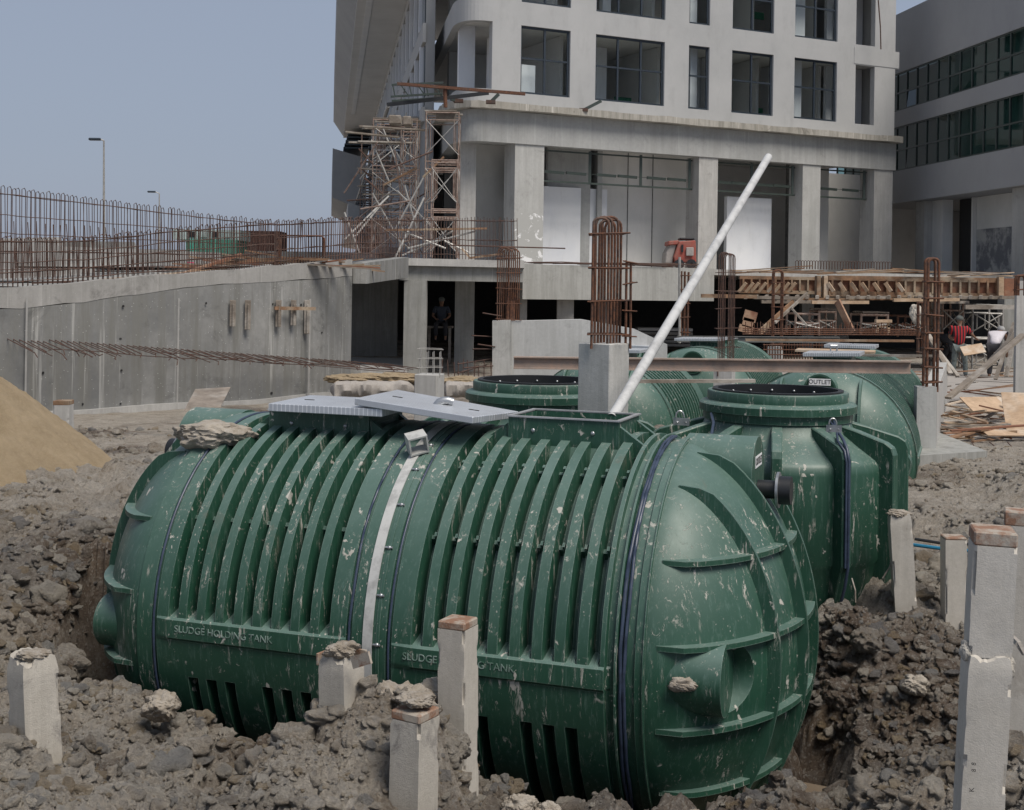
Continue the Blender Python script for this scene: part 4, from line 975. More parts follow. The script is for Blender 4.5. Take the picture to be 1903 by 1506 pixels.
def lid(name, corners, th, label, group=None):
    """chequer plate cover from its four top corners (world)"""
    c = [Vector(p) for p in corners]; x = (c[1] - c[0]).normalized(); z = x.cross(c[3] - c[0]).normalized()
    if z.z < 0: z = -z
    y = z.cross(x); ctr = sum(c, Vector()) / 4; M = Matrix((x, y, z)).transposed().to_4x4(); M.translation = ctr
    Mi = M.inverted(); lc = [Mi @ p for p in c]
    o = bpy.data.objects.new(name, None); COL.objects.link(o); o.matrix_world = M; o.rotation_mode = 'XYZ'
    loc, rot, _ = M.decompose(); o.location = loc; o.rotation_euler = rot.to_euler()
    m = MB(); m.add([(p.x, p.y, 0) for p in lc] + [(p.x, p.y, -th) for p in lc], [(0, 1, 2, 3), (7, 6, 5, 4)] + [(i, i + 4, (i + 1) % 4 + 4, (i + 1) % 4) for i in range(4)])
    obj('cover_plate', m, CHEQ, o, bevel=.0035, **SINK)
    for t_ in (.18, .82):
        a = lc[0].lerp(lc[1], t_).lerp(lc[3].lerp(lc[2], t_), .5); m = MB(); m.box((a.x, a.y, .002), (.07, .012, .004)); obj('lift_slot', m, BLACK, o, **SINK)
    tag(o, label, 'hatch cover', group or 'chequer plate hatch covers'); return o

STRAP = simple('dull_strap_steel', (.50, .50, .48), .5, .15, .3, 12)
# ---------------- the big tank in front
TROT = -PHI
big_tank = empty('storage_tank', TC, 'large dark green ribbed plastic tank lying in the foreground pit, splashed with cement', 'tank', 'ribbed tanks lying on their sides', TROT)
gA = [-2.755 + .1262 * k for k in range(9)]; gB = [-1.166 + .1282 * k for k in range(9)]
lowmask = [0, 1, 1, 1, 0, 1, 1, 1, 0] * 2; lowmask[9 + 1] = 0; lowmask[9 + 2] = 0
sh = tank_shell(gA + gB, -3.01, .13, lower=lowmask, grooves=[(-.075, -.035, .035), (-1.60, -1.575, .012), (-1.35, -1.325, .012), (-2.90, -2.875, .012), (-.012, .118, .03)])
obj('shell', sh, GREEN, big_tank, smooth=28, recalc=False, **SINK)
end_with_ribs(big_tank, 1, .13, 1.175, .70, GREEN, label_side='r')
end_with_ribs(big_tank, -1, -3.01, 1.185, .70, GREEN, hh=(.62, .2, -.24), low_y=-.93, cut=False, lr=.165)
st_ = ring_part('steel_strap', big_tank, -1.466, 1.204, .060, .006, STRAP, -80, 96)
cable_part('cable', big_tank, .0, 1.187, .011, CABLE, -95, 92, seed=3); cable_part('cable', big_tank, .024, 1.187, .010, CABLE, -70, 92, seed=4)
cable_part('cable', big_tank, -1.588, 1.20, .008, CABLE, seed=5); cable_part('cable', big_tank, -1.338, 1.20, .007, CABLE, seed=6, wob=.002); cable_part('cable', big_tank, -2.888, 1.20, .008, CABLE, seed=7, wob=.002)
for k, a in enumerate((-28, -12, 3, 16, 29, 42, 55, 67)):
    ar = math.radians(a); m = MB(); m.sphere((-1.405, -1.205 * math.cos(ar), 1.205 * math.sin(ar)), .013, 8, 6, (1, 1, 1)); m.tube([(-1.43, -1.208 * math.cos(ar), 1.208 * math.sin(ar)), (-1.385, -1.208 * math.cos(ar), 1.208 * math.sin(ar))], .007, 6); obj('bolt', m, GALV, big_tank, smooth=60, **SINK)
# joint flange lip beside the strap
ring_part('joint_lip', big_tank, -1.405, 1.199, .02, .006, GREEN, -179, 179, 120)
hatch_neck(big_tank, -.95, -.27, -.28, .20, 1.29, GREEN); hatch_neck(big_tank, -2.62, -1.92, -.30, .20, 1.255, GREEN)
# steel loop handle standing on the strap
def hollow(mb, x0, x1, y0, y1, z0, z1, t):
    mb.box2(x0, x1, y0, y1, z0, z0 + t); mb.box2(x0, x1, y0, y1, z1 - t, z1); mb.box2(x0, x0 + t, y0, y1, z0 + t, z1 - t); mb.box2(x1 - t, x1, y0, y1, z0 + t, z1 - t)
m = MB(); hollow(m, -.06, .06, -.05, .05, 0, .115, .010); lh = obj('lifting_loop', m, STRAP, st_, **SINK); ar = math.radians(63); lh.matrix_local = Matrix.Translation((-1.455, -1.212 * math.cos(ar), 1.212 * math.sin(ar))) @ Matrix.Rotation(math.radians(22), 4, 'X') @ Matrix.Rotation(math.radians(38), 4, 'Z')
# small white stickers
for (sx, z0, z1) in ((-1.38, -.19, -.155), (-1.38, -.255, -.238)):
    m = MB(); ring = []
    for z in (z0, z1):
        a = math.asin(z / 1.2)
        for x in (-1.40 + .03, -1.40 + .115): ring.append((x, -1.2035 * math.cos(a), z))
    m.add(ring, [(0, 1, 3, 2)]); obj('sticker', m, WHITE, big_tank, recalc=False, **SINK)
# raised lettering along the waist
LET = simple('worn_lettering', (.22, .29, .26), .7, 0, .6, 30, c2=(.03, .10, .06))
def waist_text(body, s, w, size):
    Mx = Matrix(((1, 0, 0, s), (0, 0, -1, -1.2175), (0, 1, 0, w), (0, 0, 0, 1))); text_mesh('waist_lettering', body, size, Mx, LET, big_tank, .0015)
waist_text('SLUDGE HOLDING TANK', -2.40, .022, .058)
waist_text('SLUDGE HOLDING TANK', -.91, .022, .058)
# T-shaped straps and ends of moulded pads on the shoulder of the left dome
# ---------------- covers on the big tank
def TW(s, y, w): return Matrix.Translation(TC) @ Matrix.Rotation(TROT, 4, 'Z') @ Vector((s, y, w))
lid('hatch_cover', [TW(-2.55, .47 * -1, 1.318), TW(-1.74, -.47, 1.318), TW(-1.80, .25, 1.318), TW(-2.62, .22, 1.318)], .05, 'galvanised chequer plate cover lying flat at the left on the big tank')
lid('hatch_cover', [TW(-1.93, -.47, 1.375), TW(-1.11, -.52, 1.300), TW(-1.02, .06, 1.30), TW(-1.98, .28, 1.375)], .042, 'chequer plate cover tilted across the other one on the big tank')
# white elbow duct lying on the tilted cover
pts = [P(px, py, 8.30) for px, py in ((809, 762), (811, 754), (816, 748), (824, 745), (833, 745), (842, 748))]
tag(obj('duct_elbow', MB().tube(pts, .027, 14), GALV, smooth=40), 'short grey pipe elbow on the tilted chequer plate cover', 'pipe elbow')
# clay thrown onto the left shoulder
c = TW(-2.93, -.52, 1.10); tag(obj('clay_lump', lump(c, .15, 91, sc=(1.5, 1.0, .55)), CLODL, smooth=40, recalc=False), 'dry clay clod lying on the left shoulder of the big tank', 'clay lump', 'big clay lumps')
c = TW(.34, -1.16, .03); o = obj('clay_lump', lump(c, .05, 33, sc=(1.3, .6, .7)), CLODL, smooth=40, recalc=False); tag(o, 'small clay splat sitting on the low round nozzle of the big tank', 'clay lump', 'big clay lumps')

# ---------------- white pipe
tag(obj('plastic_pipe', (lambda m: (m.tube([P(1137, 778, 8.28), P(1428, 292, 12.4)], .036, 20, cap=False), m.tube([P(1137, 778, 8.28), P(1428, 292, 12.4)], .032, 20, cap=False), m)[-1])(MB()), WHITEP, smooth=50, recalc=False), 'long white plastic pipe leaning up out of the open hatch', 'pipe')

# ---------------- far horizontal tanks (simpler copies of the same mould)
def far_tank(near, name_lbl, length, lids_, gr='ribbed tanks lying on their sides', R=1.2, low=.95, top=True, lab=True, mat=None, wide=False):
    """near = centre of the near ring; the axis runs away from the camera, +X local points at the camera"""
    mat = mat or GREEN_D
    t = empty('storage_tank', near, name_lbl, 'tank', gr, -(PI / 2 + PHI))
    k = int((length - .5) / .18); gp = [-.25 - .18 * i for i in range(k)]
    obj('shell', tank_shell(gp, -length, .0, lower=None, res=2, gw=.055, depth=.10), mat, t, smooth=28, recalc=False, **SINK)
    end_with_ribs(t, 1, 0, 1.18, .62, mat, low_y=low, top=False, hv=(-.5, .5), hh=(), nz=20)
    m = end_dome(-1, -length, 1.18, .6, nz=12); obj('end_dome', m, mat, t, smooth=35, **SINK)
    if top:
        m = MB(); horn(m, -.02, .50, .02, .93, .21); nz_ = obj('top_nozzle', m, mat, t, smooth=35, **SINK)
        m = MB(); m.lathe([(.001, 0), (.185, 0), (.185, .004), (.001, .004)], 32); dk = obj('nozzle_face', m, GREEN_DK, nz_, **SINK); dk.matrix_local = Matrix.Translation((.5015, .02, .93)) @ Matrix.Rotation(PI / 2, 4, 'Y')
        if lab:
            m = MB(); m.box((.509, .02, 1.04), (.003, .27, .085)); obj('outlet_label', m, WHITE, nz_, **SINK)
            text_mesh('outlet_text', 'OUTLET', .075, Matrix(((0, 0, 1, .512), (1, 0, 0, .02), (0, 1, 0, 1.04), (0, 0, 0, 1))), BLACK, nz_)
    for s_ in lids_:
        hatch_neck(t, s_ - .35, s_ + .35, -.25, .25, 1.27, mat)
    return t
GREEN_DK = simple('dark_green_plastic', (.006, .03, .016), .4)
ad = Vector((SP, CP, 0))
n4 = Vector((4.08, 16.9, .22)); t4 = far_tank(n4, 'dark green ribbed tank with the OUTLET label, running away behind the round tank', 6.6, [-1.6, -4.4])
n5 = Vector((1.40, 20.2, .10)); t5 = far_tank(n5, 'green ribbed tank behind the concrete pier, streaked with pale cement', 2.7, [-1.0, -2.1], lab=False, top=False)
n6 = Vector((3.50, 24.3, .14)); t6 = far_tank(n6, 'farthest green ribbed tank, behind the rusty beam and the tall rebar cage', 3.8, [-1.0, -2.6], lab=False)
def lid_on(nr, s, w, ln, wd, th, lb_, tilt=0, dy=0, drz=0):
    M = Matrix.Translation(nr) @ Matrix.Rotation(-(PI / 2 + PHI), 4, 'Z'); M2 = Matrix.Translation((s, dy, w)) @ Matrix.Rotation(drz, 4, 'Z') @ Matrix.Rotation(tilt, 4, 'X')
    return lid('hatch_cover', [M @ M2 @ Vector(p) for p in ((-ln / 2, -wd / 2, 0), (ln / 2, -wd / 2, 0), (ln / 2, wd / 2, 0), (-ln / 2, wd / 2, 0))], th, lb_)
lid_on(n4, -1.5, 1.34, .8, .78, .05, 'chequer plate cover on the near hatch of the tank with the OUTLET label', .03)
lid_on(n4, -4.4, 1.34, .8, .8, .05, 'chequer plate cover on the far hatch of the tank with the OUTLET label')
lid_on(n5, -.9, 1.33, .75, .8, .05, 'nearer chequer plate cover on the tank behind the concrete pier', .02, .1)
lid_on(n5, -2.1, 1.36, .75, .8, .05, 'farther chequer plate cover on the tank behind the concrete pier', -.03, -.1, .1)
lid_on(n6, -.9, 1.34, .8, .9, .05, 'upper chequer plate cover on the farthest tank', .02, -.1)
# handle on T4 cover and boards
tag(obj('plywood_board', MB().box(n4 + ad * 2.75 + Vector((-.1, 0, 1.30)), (1.15, .6, .03), rz=-.3), WOODL), 'pale plywood board lying on top of the tank with the OUTLET label', 'board')
pts = [n4 + ad * 1.5 + Vector((x, 0, z)) for x, z in ((-.05, 1.35), (-.05, 1.43), (.04, 1.43), (.04, 1.35))]
tag(obj('lifting_handle', MB().tube(pts, .012, 6), GALV), 'small lifting handle on the near cover of the tank with the OUTLET label', 'handle')

# ================================================================ UPRIGHT ROUND TANKS
def round_tank(c, zt, lbl, rot=0, flat_side=False, mud_top=True):
    t = empty('upright_tank', (c[0], c[1], zt - 1.62), lbl, 'tank', 'upright round tanks', rot)
    H = 1.62
    def L(m_): return m_
    # neck: two stepped rings with an open black mouth
    m = MB(); m.lathe([(.475, H - .02), (.475, H), (.545, H), (.552, H - .012), (.552, H - .075), (.60, H - .085), (.615, H - .1), (.615, H - .155), (.585, H - .165), (.585, H - .22), (.43, H - .22), (.43, H - .08)], 72)
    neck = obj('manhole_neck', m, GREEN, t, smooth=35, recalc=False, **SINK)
    m = MB(); m.lathe([(.512, H + .014), (.512, H + .001)], 64); m.lathe([(.512, H + .014), (.47, H + .014), (.465, H - .35), (.001, H - .36)], 64); obj('rim_seal', m, BLACKP, neck, smooth=35, recalc=False, **SINK)
    for k in range(16):
        a = 2 * PI * k / 16 + .1; m = MB(); m.sphere((.462 * math.cos(a), .462 * math.sin(a), H - .035), .011, 8, 5); obj('rim_bolt', m, GALV, neck, smooth=60, **SINK)
    # body
    m = MB(); m.lathe([(.56, H - .21), (.60, H - .30), (.70, H - .37), (.86, H - .47), (.885, H - .50), (.895, H - .56), (.895, H - 1.2), (.87, H - 1.24), (.84, H - 1.45), (.66, H - 2.05), (.5, H - 2.3)], 96)
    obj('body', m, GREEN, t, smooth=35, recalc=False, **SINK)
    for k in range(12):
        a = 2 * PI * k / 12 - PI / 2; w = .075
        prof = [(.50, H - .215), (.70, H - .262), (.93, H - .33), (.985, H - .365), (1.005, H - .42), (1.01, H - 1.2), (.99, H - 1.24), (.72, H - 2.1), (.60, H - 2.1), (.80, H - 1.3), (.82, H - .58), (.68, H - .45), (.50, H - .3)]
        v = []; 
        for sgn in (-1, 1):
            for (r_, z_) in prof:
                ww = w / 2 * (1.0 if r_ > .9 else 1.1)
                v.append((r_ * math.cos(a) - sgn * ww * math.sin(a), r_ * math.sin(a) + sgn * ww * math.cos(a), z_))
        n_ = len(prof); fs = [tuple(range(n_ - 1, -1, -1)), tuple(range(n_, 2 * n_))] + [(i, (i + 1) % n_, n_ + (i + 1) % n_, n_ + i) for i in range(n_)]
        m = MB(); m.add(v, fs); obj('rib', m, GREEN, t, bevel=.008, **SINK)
    return t
c2 = P(1445, 727, 10.28); rt2 = round_tank((c2.x, c2.y), 1.615, 'dark green upright round tank with box ribs and open manhole, right behind the big tank', -.2036)
c3 = P(1000, 716, 10.95); rt3 = round_tank((c3.x, c3.y), 1.615, 'green upright round tank mostly hidden behind the concrete pier and the big tank', -.1)
# blue lashing on the upright tank
def lash(pts, lbl, r=.012):
    return tag(obj('lashing_cable', MB().tube(pts, r, 7), CABLE, smooth=60), lbl, 'cable', 'blue lashing cables on the round tank')
H = 1.615
def ct(a, r, z): return (c2.x + r * math.cos(a), c2.y + r * math.sin(a), z)
a1 = math.radians(-71.6); 
lash([ct(a1 + .25, .60, H - .19), ct(a1 + .12, .72, H - .23), ct(a1 + .03, .90, H - .29), ct(a1, .995, H - .35), ct(a1, 1.022, H - .43), ct(a1, 1.024, H - .8), ct(a1, 1.026, H - 1.2), ct(a1, .99, H - 1.35), ct(a1, .93, H - 1.5)], 'blue cable running down the front right rib of the round tank')
lash([ct(a1 + .2, .59, H - .19), ct(a1 + .1, .74, H - .235), ct(a1 - .02, .90, H - .30), ct(a1 - .02, .995, H - .36), ct(a1 - .02, 1.022, H - .44), ct(a1 - .02, 1.024, H - 1.2)], 'second blue cable beside the first on the front right rib', .009)
a2 = math.radians(-127)
lash([ct(a2 - .5, .62, H - .17), ct(a2 - .25, .74, H - .22), ct(a2 - .12, .9, H - .30), ct(a2 - .1, 1.0, H - .40), ct(a2 - .1, 1.02, H - .6)], 'blue cable on the left shoulder of the round tank')
def shackle(p, lbl):
    t = empty('shackle', p, lbl, 'shackle', 'galvanised shackles'); p = Vector(p)
    obj('plate', MB().box(p, (.11, .012, .05), rz=-.3), GALV, t)
    pts = [p + Vector((.028 * math.cos(a) - .01, 0, .03 + .045 * math.sin(a))) for a in np.linspace(0, PI, 9)]
    obj('bow', MB().tube(pts, .006, 6), GALV, t)
    for dx in (-.03, .03): obj('bolt', MB().sphere(p + Vector((dx, -.01, -.004)), .009, 8, 5), GALV, t)
shackle(P(1266, 784, 8.9), 'galvanised shackle plate on the green shoulder beside the open hatch')
shackle(P(1550, 797, 9.4), 'small shackle on the front right rib of the round tank')
# white wire loop by the big tank's dome, black pipe ends are parts of the tanks

# ================================================================ RAMP WALL, PODIUM, BASEMENT
wall_pts = [(-120, 21.6), (0, 22.5), (120, 23.1), (260, 24.0), (380, 25.0), (480, 25.9), (560, 26.8), (655, 28.4)]
top_y = [538, 535, 527, 515, 505, 497, 490, 481]
plan = []; ztop = []
for (px, D), ty in zip(wall_pts, top_y):
    p = P(px, ty, D); plan.append((p.x, p.y)); ztop.append(p.z)
def dens(plan, zt, step=.35):
    o = []; z = []
    for i in range(len(plan) - 1):
        a = Vector(plan[i]); b = Vector(plan[i + 1]); k = max(1, int((b - a).length / step))
        for j in range(k): o.append(tuple(a.lerp(b, j / k))); z.append(zt[i] + (zt[i + 1] - zt[i]) * j / k)
    o.append(plan[-1]); z.append(zt[-1]); return o, z
dp, dz = dens(plan, ztop); rz = random.Random(9)
ramp = empty('ramp_wall', (-6, 24.6, 0), 'curved streaked grey concrete ramp wall with rows of tie holes at the left', 'wall')
obj('lower_lift', MB().strip(dp, -.6, [z - .33 - .05 * math.sin(i * .35) for i, z in enumerate(dz)], .35), CONC_WALL, ramp)
obj('upper_lift', MB().strip([(x + .002, y - .007) for x, y in dp], [z - .325 - .05 * math.sin(i * .35) + rz.uniform(-.02, .02) for i, z in enumerate(dz)], [z + rz.uniform(-.02, .02) for z in dz], .38), concrete('upper_lift_concrete', (.27, .265, .25), (.36, .35, .335), 1, .4, speck=.3), ramp)
obj('footing', MB().strip([(x - .02, y - .14) for x, y in dp], -.6, [.10 + .02 * math.sin(i * .7) for i in range(len(dp))], .16), CONC, ramp)
m = MB(); n_ = len(dp)
for row, zz_ in enumerate((1.98, 1.36, .75, .16)):
    L = .35
    for i in range(1, n_ - 2):
        if i % 2 == 0 or rz.random() < .22: continue
        a = Vector(dp[i]); b = Vector(dp[i + 1]); t = (b - a).normalized(); nn = Vector((t.y, -t.x)); c = a + nn * .004
        m.box((c.x + rz.uniform(-.04, .04), c.y, zz_ + rz.uniform(-.03, .03)), (rz.uniform(.03, .05), .01, rz.uniform(.03, .05)), rz=math.atan2(t.y, t.x))
obj('tie_holes', m, BLACK, ramp, bevel=.012)['kind'] = 'stuff'
m = MB()
for px, D in ((50, 22.7), (213, 23.75), (247, 24.0), (332, 24.6), (576, 26.9)):
    p = P(px, 600, D); m.box((p.x, p.y - .012 - .0, 1.1), (.03, .02, 2.0))
obj('panel_joint', m, CONC, ramp)
# rusty dowels sticking out of the wall in one sloping line
rb = random.Random(12)
for i in range(64):
    t = i / 63; px = 14 + 700 * t; yy = 634 + 50 * t + (4 if t < .1 else 0); k = min(int(px / 655 * 1), 1)
    D = np.interp(px, [w[0] for w in wall_pts], [w[1] for w in wall_pts]); a = P(px, yy - 8, D); L = rb.uniform(.55, .95)
    a.y -= .0; b = a + Vector((L * .86, -L * .25 - .25, -L * (.30 - .2 * t) + rb.uniform(-.04, .04))); c = b + Vector((rb.uniform(-.05, .12), -.03, rb.uniform(-.1, .03)))
    obj('dowel_bar', MB().tube([a, b, c], .0095, 5), RUST2, ramp)
m = MB(); 
for px0, px1, y0, y1 in ((100, 760, 650, 690), (300, 740, 656, 688), (480, 760, 672, 693)):
    pts = []
    for i in range(9):
        t = i / 8; px = px0 + (px1 - px0) * t; D = np.interp(px, [w[0] for w in wall_pts], [w[1] for w in wall_pts]) - .45; pts.append(P(px, y0 + (y1 - y0) * t ** 1.0 + rb.uniform(-2, 2), D))
    obj('distribution_bar', MB().tube(pts, .008, 5), RUST2, ramp)
# timber battens fixed to the wall
for px, y0, y1, lb_ in ((432, 558, 607, 'leftmost dark timber batten on the ramp wall'), (460, 558, 613, 'second timber batten from the left on the ramp wall'), (517, 558, 608, 'third timber batten, crossed by the horizontal strip'), (545, 558, 605, 'fourth timber batten under the horizontal strip'), (570, 558, 621, 'rightmost and longest timber batten on the ramp wall')):
    D = np.interp(px, [w[0] for w in wall_pts], [w[1] for w in wall_pts]) - .10; a = P(px, y0, D); b = P(px + 1, y1, D)
    m = MB(); m.box(((a.x + b.x) / 2, a.y, (a.z + b.z) / 2), (.11, .06, a.z - b.z)); m.box((a.x + .03, a.y - .045, (a.z + b.z) / 2 - .04), (.035, .028, (a.z - b.z) * .86)); tag(obj('timber_batten', m, WOODG, bevel=.006), lb_, 'batten', 'timber battens on the ramp wall')
tag(obj('timber_strip', MB().bar(P(510, 573, 26.1), P(586, 574, 26.75), .03, .07), WOOD), 'thin horizontal timber strip nailed over three battens on the ramp wall', 'batten')
# ramp deck behind the wall and the light parapet at its back
mb = MB(); mb.strip([(x - .1, y + .38) for x, y in dp], [z - .5 for z in dz], [z - .12 for z in dz], 9); o = obj('ramp_deck', mb, CONC_D); tag(o, 'concrete ramp deck behind the curved wall', kind='structure')
par = empty('parapet_wall', P(180, 520, 32), 'light grey stepped concrete parapet behind the reinforcement mesh at the left', 'wall')
def ppoly(D, pts_, th, name, mat, parent=None, lift=0):
    v = [P(x, y, D) for x, y in pts_]; n = len(v); w = [p + Vector((0, th, 0)) for p in v]; m = MB()
    m.add(v + w, [tuple(range(n)), tuple(range(2 * n - 1, n - 1, -1))] + [(i, n + i, n + (i + 1) % n, (i + 1) % n) for i in range(n)]); return obj(name, m, mat, parent)
ppoly(32, [(-90, 446), (105, 441), (108, 458), (320, 466), (408, 470), (408, 540), (-90, 540)], .3, 'panel', CONC, par)
ppoly(33, [(100, 447), (245, 450), (250, 474), (100, 474)], .3, 'panel', CONC_D, par)
ppoly(30.5, [(-90, 497), (230, 500), (330, 508), (330, 530), (-90, 530)], .2, 'kerb', CONC, par)

# podium
pod = empty('podium', (.5, 38, 0), 'unfinished concrete podium deck with dark open basement under it', 'building')
m = MB(); m.prism([(-2.9, 33.0), (.32, 34.4), (.32, 40.2), (20, 50.0), (24, 60), (-9, 60), (-7, 40)], 2.93, 3.12); obj('deck_slab', m, CONC, pod)
m = MB(); m.prism([(-2.9, 33.2), (.3, 34.6), (.3, 35.1), (-2.9, 33.7)], 2.55, 2.925); obj('edge_beam', m, CONC_D, pod)
m = MB(); v0 = Vector((.33, 40.0)); v1 = v0 + d1 * 7.2; m.prism([tuple(v0), tuple(v1), tuple(v1 + n1 * .4), tuple(v0 + n1 * .4)], 2.05, 3.14); obj('fascia_beam', m, concrete('podium_beam_concrete', (.33, .33, .31), (.42, .42, .40), .9, .5, stain_amt=.4), pod)
m = MB(); a = P(656, 488, 28.45); b = P(737, 478, 33.0); m.add([(a.x, a.y, 2.44), (b.x, b.y, 2.62), (b.x, b.y, b.z), (a.x, a.y, a.z), (a.x + .3, a.y + .1, 2.44), (b.x + .3, b.y + .1, 2.62), (b.x + .3, b.y + .1, b.z), (a.x + .3, a.y + .1, a.z)], [(0, 1, 2, 3), (7, 6, 5, 4), (0, 4, 5, 1), (3, 2, 6, 7), (0, 3, 7, 4), (1, 5, 6, 2)]); obj('ramp_beam', m, CONC_WALL, pod)
def post(px0, px1, D, z0, z1, mat, dpt=None):
    a = P(px0, 600, D); b = P(px1, 600, D); w = b.x - a.x; dpt = dpt or w; return obj('column', MB().box2(a.x, b.x, D, D + dpt, z0, z1), mat, pod)
post(750, 791, 33.3, -.2, 2.55, CONC_D); post(845, 880, 37, -.2, 2.92, CONC_D); post(966, 979, 40.8, -.2, 2.05, CONC, .6); post(1035, 1066, 41.3, -.2, 2.05, CONC, .6); post(1112, 1130, 42, -.2, 2.05, CONC_D, .5)
post(1533, 1578, 43, -.2, 2.6, CONC_D, .6); post(1730, 1752, 43, -.2, 2.6, CONC_D, .6); post(1866, 1888, 43, -.2, 2.6, CONC_D, .6); post(1490, 1512, 50, -.2, 2.6, CONC_D, .5)
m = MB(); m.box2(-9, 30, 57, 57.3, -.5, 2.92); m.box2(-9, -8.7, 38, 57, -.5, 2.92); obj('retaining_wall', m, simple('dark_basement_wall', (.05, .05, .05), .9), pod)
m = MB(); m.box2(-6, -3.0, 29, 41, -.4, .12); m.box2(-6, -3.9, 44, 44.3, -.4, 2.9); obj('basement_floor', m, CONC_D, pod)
obj('threshold', MB().bar(P(655, 690, 28.6), P(742, 694, 31.5), .4, .3), CONC, pod)
for i in range(5): obj('stored_slab', MB().box2(4.6 + .1 * (i % 2), 6.6, 47, 48, .35 + i * .14, .45 + i * .14), WHITE if i == 4 else CONC, pod)
# bars lying along the deck edge
rb = random.Random(3)
for i in range(14):
    a = v0 + d1 * rb.uniform(-.5, 2.5) - n1 * rb.uniform(-.3, .05); b = a + d1 * rb.uniform(3, 5.5); z = 3.17 + .03 * rb.random()
    tag(obj('reinforcing_bar', MB().tube([(a.x, a.y, z), ((a.x + b.x) / 2, (a.y + b.y) / 2, z + rb.uniform(.0, .06)), (b.x, b.y, z + rb.uniform(-.02, .08))], .012, 5), RUST2), 'loose rusty bar lying along the edge of the podium deck', 'steel bar', 'loose bars on the podium edge')
tag(obj('reinforcing_bar', MB().tube([P(838, 456, 33), P(1050, 462, 35)], .02, 6), RUST2), 'single long brown bar sticking out level over the podium edge', 'steel bar')

# ---- reinforcement fences on the wall and behind it
def rebar_fence(name_lbl, base_pts, top_pts, nv, cat='reinforcement mesh', r=.009, nh=4, hook=True, mat=None, seed=1, gap=.16, hz=()):
    """base_pts/top_pts: lists of (px, py, D)"""
    t = empty('reinforcement_mesh', P(*base_pts[0]), name_lbl, cat, 'reinforcement meshes along the ramp'); rr = random.Random(seed)
    def at(pts, q):
        xs_ = [p[0] for p in pts]; x = xs_[0] + (xs_[-1] - xs_[0]) * q; return P(x, np.interp(x, xs_, [p[1] for p in pts]), np.interp(x, xs_, [p[2] for p in pts]))
    for i in range(nv):
        q = i / (nv - 1); a = at(base_pts, q); b = at(top_pts, q); b += Vector((rr.uniform(-.03, .03), 0, rr.uniform(-.03, .02)))
        pts = [a, b]
        if hook:
            b2 = b + Vector((0.02, gap * .6, .03)); c = b + Vector((.02, gap, -.02)); d_ = Vector((a.x + .02, a.y + gap, a.z)); pts = [a, b, b2, c, d_]
        obj('bar', MB().tube(pts, r, 5), mat or RUST2, t)
    for k in range(nh):
        f = (k + .5) / nh if k < nh - 1 else .93
        for off in ((0, gap) if k in (nh - 1, 1) else (0,)):
            pts = [at(base_pts, j / 24).lerp(at(top_pts, j / 24), f) + Vector((0, off - .012, rr.uniform(-.012, .012))) for j in range(25)]
            obj('long_bar', MB().tube(pts, r, 5), mat or RUST2, t)
    return t
rebar_fence('lower rusty mesh standing on the left part of the ramp wall', [(-60, 540, 22.2), (0, 535, 22.6), (380, 506, 25.1), (510, 496, 26.3)], [(-60, 443, 22.2), (150, 443, 23.4), (330, 424, 24.7), (510, 410, 26.3)], 62, nh=5, seed=1)
rebar_fence('rusty mesh on the ramp wall between the bent frame and the podium', [(512, 496, 26.4), (655, 482, 28.5), (735, 480, 33.2)], [(512, 412, 26.4), (600, 408, 27.6), (735, 404, 33.2)], 44, nh=4, seed=2)
rebar_fence('brown upright bars along the podium edge under the scaffold', [(740, 484, 33.3), (962, 490, 34.6)], [(740, 404, 33.3), (960, 405, 34.6)], 40, nh=3, hook=False, seed=3)
rebar_fence('tall rusty mesh at the far side of the ramp at the left', [(-60, 520, 27.6), (200, 512, 29), (510, 500, 31)], [(-60, 342, 27.6), (0, 348, 27.9), (230, 377, 29), (380, 398, 30), (510, 412, 31)], 64, nh=5, seed=4)
rebar_fence('short starter bars in the middle of the ramp at the left', [(-60, 528, 25.4), (250, 512, 26)], [(-60, 404, 25.4), (60, 412, 25.6), (240, 428, 26)], 22, nh=0, hook=False, seed=5)
# bent frame of thick bars
t = empty('bent_bar_frame', P(560, 478, 27.5), 'bundle of thick bent rusty bars standing like a low portal on the ramp', 'steel bars')
for i in range(6):
    D = 27.2 + i * .16; o = [P(519 + i * .6, 478, D), P(518 + i * .6, 443, D), P(522, 438, D), P(598, 439, D), P(603 - i * .5, 444, D), P(602 - i * .5, 476, D)]; obj('bar', MB().tube(o, .02, 6), RUST, t)
# timber heap on the ramp
rb = random.Random(21)
for i in range(40):
    q = rb.random(); px = 400 + 230 * q; D = 28 + rb.uniform(-1, 1.2); hgt = (1 - abs(q - .45) * 1.7); L = rb.uniform(1.1, 2.6); an = rb.uniform(-.35, .35) + (PI if rb.random() < .5 else 0)
    c = P(px, 497 - 22 * max(hgt, 0) * rb.random(), D); d_ = Vector((math.cos(an) * .95, math.sin(an) * .6, rb.uniform(-.12, .16))).normalized() * L / 2
    tag(obj('timber_offcut', MB().bar(c - d_, c + d_, .10, .03), (WOOD, WOODG, WOODR)[i % 3]), 'loose %s timber in the heap on the ramp behind the mesh' % ('brown', 'grey', 'reddish')[i % 3], 'timber', '%s timber heap on the ramp' % ('brown', 'grey', 'reddish')[i % 3])
tag(obj('timber_plank', MB().bar(P(300, 522, 26.2), P(448, 473, 27.2), .16, .05), WOODR), 'long red brown plank sloping up to the right over the ramp timber heap', 'plank')
